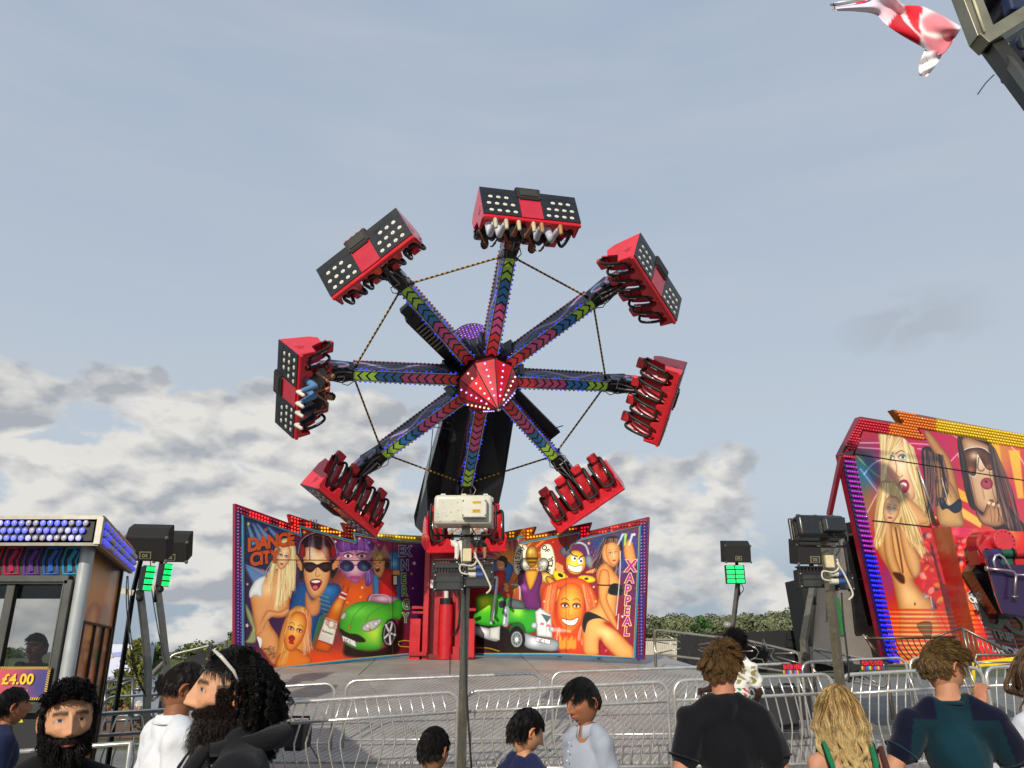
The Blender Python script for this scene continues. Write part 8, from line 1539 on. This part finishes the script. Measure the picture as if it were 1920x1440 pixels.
m.build('neck_chain', mat('silver_chain', rough=.15, metal=.95, noise=.1), t, 180)
m = MB()
for s_ in (-1, 1):
    m.tube([V(s_*.10, .085, 1.475)*k, V(s_*.125, .128, 1.40)*k, V(s_*.11, .152, 1.30)*k, V(s_*.09, .150, 1.12)*k], [.020, .022, .016, .012], 8, '#17171a'); m.tube([V(s_*.085, .118, 1.44)*k, V(s_*.095, .158, 1.36)*k, V(s_*.085, .168, 1.25)*k], .0035, 5, '#a8a8a8')
m.tube([V(-.10, .07, 1.47)*k, V(-.125, -.04, 1.485)*k, V(-.07, -.120, 1.50)*k, V(.07, -.120, 1.50)*k, V(.125, -.04, 1.485)*k, V(.10, .07, 1.47)*k], [.018, .026, .036, .036, .026, .018], 10, '#151518'); m.build('hood', CLOTH, t, 180)
# 3 man in the white shirt
person('balding dark haired man seen from behind in a white collared shirt', **stand(343, 1290, 4.0, -52), skin='#8a5a3e', hair=dict(style='short', col=['#14100e', '#241a16'], n=4200, len=.024, lift=.15, grav=.3, side=.0, front=.045, clump=.2, wid=.0011), shirt='#d8d9dc', shirt_kind='shirt', head=(-8, -22, 0), seed=13, fat=1.14, trousers='#1c1d24', bare=('#e0e0e2',))
# 4 boy in navy by the booth
person('dark haired boy in a navy polo with a small yellow emblem, beside the booth', **stand(22, 1325, 5.5, -48), skin='#9a6444', hair=dict(style='short', col=BLK_H, n=2200, len=.035, lift=.25, grav=.3, wid=.0015), shirt='#18213e', shirt_kind='polo', seed=14, child=1, trousers='#20222c', fat=.95)
# 5-7 three boys
person('boy in a grey top with cropped black hair, head low by the pole', **stand(813, 1407, 4.2, -20), skin='#9a6a4a', hair=dict(style='short', col=BLK_H, n=3000, len=.024, lift=.3, grav=.25, front=.05, wid=.0012), shirt='#34353c', seed=15, child=1, head=(-10, -8, 0), fat=.95)
person('boy in a navy tee looking down, tuft of black hair sticking up', **stand(986, 1371, 4.4, -38), skin='#c08a64', hair=dict(style='short', col=BLK_H, n=3200, len=.040, lift=.3, grav=.4, wid=.0014, back=-.07), shirt='#1a2244', seed=16, child=1, head=(-24, -22, 0), fat=.95)
t, hc, HR, k = person('boy in a pale grey polo shirt looking down to the left', **stand(1093, 1315, 4.6, 128), skin='#9a6446', lip='#a05a50', hair=dict(style='sweep', col=BLK_H, n=3600, len=.050, lift=.25, grav=.45, front=.060, wid=.0014), shirt='#9aa0ac', shirt_kind='polo', seed=17, child=1, head=(2, -14, 0), fat=.93, bare=('#a4aab4',))
q_ = np.array(t.matrix_basis.to_3x3()) if False else rotm(128); o = V(t.location); 
m = MB(); cs_ = [V(-.115+.10*i, .160-.012*abs(i-.5), 1.272-.012*i)*k for i in (0, 1)]; m.beam(cs_[0], cs_[1], .012, .010, '#101014', upv=(0, 1, 0)); m.build('pocket_trim', CLOTH, t)
me_ = text('lettering', 'BOSS', .024*k, '#15151a', MATTE, t, o+q_@(V(-.020, .174, 1.286)*k), q_@V(-1, 0, .0), (0, 0, 1), bold=.0008)
m = MB()
for i in range(3): m.sph(V(.004, .135+.010*i, 1.40-.045*i)*k, .005, nu=6, nv=4, col='#e0e0e0')
m.build('button', MATTE, t, 180)
# 8 tall youth, black tee
person('tall young man with tousled brown hair and a plain black tee seen from behind', **stand(1352, 1251, 4.15, -6), skin='#b47a5c', hair=dict(style='tousle', col=BR_H, n=6500, len=.046, lift=.55, grav=.2, curl=.005, freq=1.3, clump=.95, wid=.0018, back=-.066, nc=130, pull=.3, tipcol='#6e5230'), shirt='#0d0e13', seed=18, head=(-26, -6, 0), trousers='#1a1c22', arms=[((-.236, -.04, 1.13), (-.235, .04, .88)), ((.236, -.04, 1.13), (.235, .04, .88))], fat=.96)
# 9 spectator leaning on the rail behind him
def camo(v):
    n_ = np.sin(v[:, 0]*60+np.sin(v[:, 2]*44)*2)*np.sin(v[:, 2]*52+v[:, 1]*30); c = np.tile(V(.72, .70, .66), (len(v), 1)); lo = v[:, 2] < 1.18; c[(n_ > .25) & lo] = srgb('#2f7a50'); c[(n_ < -.45) & lo] = srgb('#b03a44'); up_ = (v[:, 2] > 1.22) & (v[:, 2] < 1.40); c[(n_ > .1) & up_] = srgb('#8a8450'); return c
person('person with an afro and a white patterned shirt leaning on the rail', **stand(1379, 1209, 9.3, -14, base=.17), skin='#3a2418', hair=dict(style='afro', col=['#0c0908', '#181210'], n=4200, len=.075, lift=.3, grav=0, curl=.012, freq=4, front=.058, wid=.0022), shirt=camo, seed=19, head=(-10, 0, 0), fat=.9, arms=[((-.30, .12, 1.16), (-.40, .33, 1.13)), ((.20, .08, 1.12), (.14, .24, .98))])
# 10 blonde woman
t, hc, HR, k = person('woman with long wavy blonde hair and green straps seen from behind', **stand(1573, 1333, 3.85, -4), skin='#b98468', fem=1, hair=dict(style='long', col=BLO, n=11000, len=.34, lift=.14, grav=.9, seg=20, curl=.004, freq=2.2, wave=.016, clump=.45, wid=.0013, pull=.10, nc=160, tipcol='#d8be84', narrow=.055, side=.0, front=.07, backpush=-.055, crown=(0, -.01, .12)), shirt_kind='none', seed=20, trousers='#3a2c28')
m = MB()
for s_ in (-1, 1):
    m.tube([V(s_*.105, .105, 1.30)*k, V(s_*.112, .050, 1.448)*k, V(s_*.108, -.040, 1.478)*k, V(s_*.100, -.100, 1.40)*k, V(s_*.085, -.122, 1.28)*k, V(s_*.075, -.122, 1.16)*k], .0125, 6, '#177046'); m.tube([V(s_*.118, .040, 1.448)*k, V(s_*.120, -.045, 1.475)*k, V(s_*.112, -.102, 1.39)*k, V(s_*.096, -.124, 1.27)*k], .006, 5, '#15100e')
m.build('strap', CLOTH, t, 180)
g = MB(); g.sph((0, 0, 1.08), 1, (.142, .116, .14), 20, 12); g.sph((0, 0, .96), 1, (.162, .122, .12), 20, 12); me = fuse(g, .012, 3); v, f = mesh_np(me); vcol_mesh('top', v*k, f, np.tile(V(srgb('#186a44')), (len(v), 1)), CLOTH, t)
m = MB(); m.tube([V(.155, .09, 1.2)*k, V(.150, .03, 1.44)*k, V(.148, -.05, 1.46)*k, V(.155, -.12, 1.30)*k, V(.165, -.14, 1.10)*k], .014, 6, '#4a2f2a'); m.build('bag_strap', CLOTH, t, 180)
# 11 youth in the green football jersey, hand at his mouth
def jersey(v):
    c = np.tile(V(srgb('#082630')), (len(v), 1)); sl_ = (np.abs(v[:, 0]) > .165+.25*np.clip(1.42-v[:, 2], 0, .2)); c[sl_] = srgb('#080b22'); lo = (v[:, 2] > 1.40) & (np.abs(v[:, 0]) > .07); c[lo] = srgb('#080b22'); sp = np.clip(np.sin(v[:, 0]*14+1)+np.sin(v[:, 2]*11+v[:, 0]*9)-.6, 0, 1)[:, None]*(~sl_)[:, None]*.5; c = c*(1-sp)+V(srgb('#0d3a46'))*sp; return c  # sp paints faint sunlit patches into the jersey's green; navy parts are dyed
t, hc, HR, k = person('youth in a dark green jersey with navy sleeves, hand raised to his mouth', **stand(1768, 1251, 4.0, -18), skin='#b88262', hair=dict(style='sweep', col=LB_H, n=6500, len=.052, lift=.45, grav=.3, curl=.004, freq=1.4, clump=.8, wid=.0018, nc=130, pull=.3, back=-.055, side=.012, crown=(0, -.05, .11)), shirt=jersey, fat=.92, seed=21, head=(-58, -6, 0), bare=('#0a2c36',), arms=[((-.285, -.07, 1.19), (-.15, -.09, 1.02), dict(curl=.3)), ((.270, .06, 1.16), (.150, .17, 1.40), dict(dir=(-.45, .10, .75), n=(-.5, -.3, -.2), curl=.75, side=1))], trousers='#191b24')
m = MB(); w_ = V(.150, .17, 1.40); e_ = V(.270, .06, 1.16); c_ = w_+(e_-w_)*.16; Fm = frame(unit(e_-w_)); m.tube([(c_+(Fm[:, 0]*math.cos(a)+Fm[:, 1]*math.sin(a))*.031)*k for a in np.linspace(0, 6.28, 15)[:-1]], .003, 5, '#1a1412', closed=True); m.build('wrist_band', CLOTH, t, 180)
# 12 woman at the right edge
person('woman in a white long sleeved top at the right edge raising one hand', **stand(1945, 1262, 4.0, 14), skin='#b07c60', fem=1, hair=dict(style='long', col=['#5a4430', '#7a6248', '#3c2c20'], n=3600, len=.24, lift=.15, grav=.7, seg=12, wave=.010, wid=.0019, side=.0, backpush=-.05), shirt='#c9ccd4', shirt_kind='long', seed=22, head=(-10, 0, 0), arms=[((-.25, .12, 1.22), (-.185, .20, 1.46), dict(dir=(.25, .1, .9), n=(.8, .3, 0), curl=.6, side=-1)), ((.22, -.02, 1.12), (.2, .06, .88))], bare=('#c9ccd4',), trousers='#2a2c34')
# 13 attendant in the booth
p = at(72, 1216, 7.5); person('booth attendant with short dark hair and cream top behind the glass', (p[0], 7.5, p[2]-1.615), 178, H=1.75, skin='#8a5c44', hair=dict(style='quiff', col=BLK_H, n=1600, len=.035, lift=.5, grav=.1, wid=.002), shirt='#a89878', seed=23, voxel=.02, arms=[((-.26, .02, 1.14), (-.12, .25, 1.12)), ((.26, .02, 1.14), (.12, .25, 1.12))])
# 14 small group by the water
SIT = [((-.10, .38, .93), (-.10, .36, .50)), ((.10, .38, .93), (.10, .36, .50))]
for i, (px, py, sh_, hr, lb) in enumerate(((206, 1324, '#3a5aa0', '#1c2c5a', 'seated woman in blue with a blue headscarf by the lake'), (227, 1326, '#c8b8a8', '#120e0c', 'seated person in a cream top with black hair by the lake'), (243, 1322, '#8fb8a8', '#120e0c', 'seated person in pale green with full black hair by the lake'), (263, 1325, '#d8dcd8', '#d8d4cc', 'seated person in white with a white cap by the lake'))):
    p = at(px, py, 18.6); person(lb, (p[0], 18.6, p[2]-1.615*.93), 160-25*i, H=1.63, skin='#9a6a4c', hair=dict(style='short', col=[hr], n=300, len=.05, wid=.006), shirt=sh_, seed=30+i, detail=0, voxel=.035, vox_s=.03, hands=False, legs=SIT, group='people sitting by the lake', trousers='#3a2c2c')
# 15 riders strapped into the pods
RARM = [((-.23, .13, 1.17), (-.13, .26, 1.30)), ((.23, .13, 1.17), (.13, .26, 1.30))]
def rider(k_, c, lb, sp=.0, **o):
    org, xv_, uv_, fr_ = PODS[k_]; kk = o.get('H', 1.6)/1.75; seat = org+xv_*c+uv_*.12-fr_*.14; loc = seat-uv_*.93*kk; Rm = np.stack([-xv_, fr_, uv_], 1)
    lg = o.pop('legs', None) or [((-.10-sp, .42, .95), (-.11-sp*1.4, .50, .54)), ((.10+sp, .42, .95), (.11+sp*1.4, .50, .54))]
    return person(lb, loc, 0, rot=Rm, arms=o.pop('arms', RARM), legs=lg, detail=0, voxel=.026, vox_s=.024, hands=True, **dict(dict(H=1.6), **o))
s = PW/4; sg = 1 if PODS[6][1][2] > 0 else -1          # which way along the left pod is up
rider(6, sg*s*.5, 'rider in light blue jeans and grey top on the left pod, upper of two', skin='#b07c5c', shirt='#6a6a6c', trousers='#5a86ae', shoes='#d8d2c4', hair=dict(style='sweep', col=['#1a1410'], n=500, len=.05, wid=.005), seed=41, sp=.02)
rider(6, -sg*s*.5, 'rider in dark navy trousers on the left pod, lower of two', skin='#b07c5c', shirt='#3a2e2c', trousers='#141726', shoes='#cfcabc', hair=dict(style='sweep', col=['#1a1410', '#3a2a1c'], n=500, len=.07, wid=.005), seed=42, sp=.03)
sx = 1 if PODS[0][1][0] > 0 else -1
rider(0, -sx*s*1.5, 'rider upside down in white trousers at the left end of the top pod', skin='#5a3a2a', shirt='#23242a', trousers='#c9c9d2', shoes='#bdb79a', hair=dict(style='short', col=['#120e0c'], n=400, len=.05, wid=.005), seed=43, sp=.0)
rider(0, -sx*s*.5, 'rider with bare legs and trainers left of the arm on the top pod', skin='#8a5a42', shirt='#2a2226', trousers='#1d1a20', shoes='#c8b890', shortleg=True, hair=dict(style='short', col=['#120e0c'], n=400, len=.05, wid=.005), seed=44, sp=.03)
rider(0, sx*s*.5, 'rider in pale trousers with tan soled shoes right of the arm on the top pod', skin='#8a5a42', shirt='#241c1e', trousers='#b9bac6', shoes='#b0804a', hair=dict(style='short', col=['#120e0c'], n=400, len=.05, wid=.005), seed=45, sp=.06)
s4 = 1 if PODS[4][1][0] > 0 else -1
rider(4, -s4*s*.5, 'rider in white trousers on the lowest pod, behind the cream floodlight', skin='#b58464', shirt='#b9c6cc', trousers='#e0dcd4', shoes='#d8d2c8', hair=dict(style='sweep', col=['#4a3524'], n=400, len=.05, wid=.005), seed=46, sp=-.02)
rider(4, s4*s*.5, 'rider with bare legs and black shorts on the lowest pod', skin='#a87858', shirt='#cfd0cc', trousers='#101014', shortleg=True, shoes='#c8b8a0', hair=dict(style='sweep', col=['#2a1e16'], n=400, len=.05, wid=.005), seed=47, sp=.02)
p = at(1886, 1064, 16.5); person('laughing child in the purple seats under green and red pads', (p[0], 16.55, p[2]-1.615*.72), 178, H=1.26, skin='#b88468', hair=dict(style='sweep', col=['#3a2418'], n=400, len=.05, wid=.004), shirt='#50564f', seed=48, detail=0, voxel=.03, vox_s=.028, hands=False, legs=SIT, head=(10, 5, 0))
# ---- cables and scuffs on the deck
rg = random.Random(21); t = thing('floor_cable', 'black cable trailing across the right side of the ribbed deck', 'cable', (-1.5, 15, deck_z(15)))
for pts in ([(2.4, 12.4), (2.9, 13.6), (3.4, 15.0), (3.1, 17.6)],):
    P_ = [V(x, y, deck_z(y)+.016) for x, y in pts]; o = []
    for i in range(len(P_)-1):
        a, b, c, d = P_[max(0, i-1)], P_[i], P_[i+1], P_[min(len(P_)-1, i+2)]
        for s_ in np.linspace(0, 1, 6, endpoint=False): o.append(.5*((2*b)+(-a+c)*s_+(2*a-5*b+4*c-d)*s_*s_+(-a+3*b-3*c+d)*s_**3))
    m = MB(); m.tube(o, .014, 6, '#151515'); m.build('cable', RUBBER, t, 180, world=True)
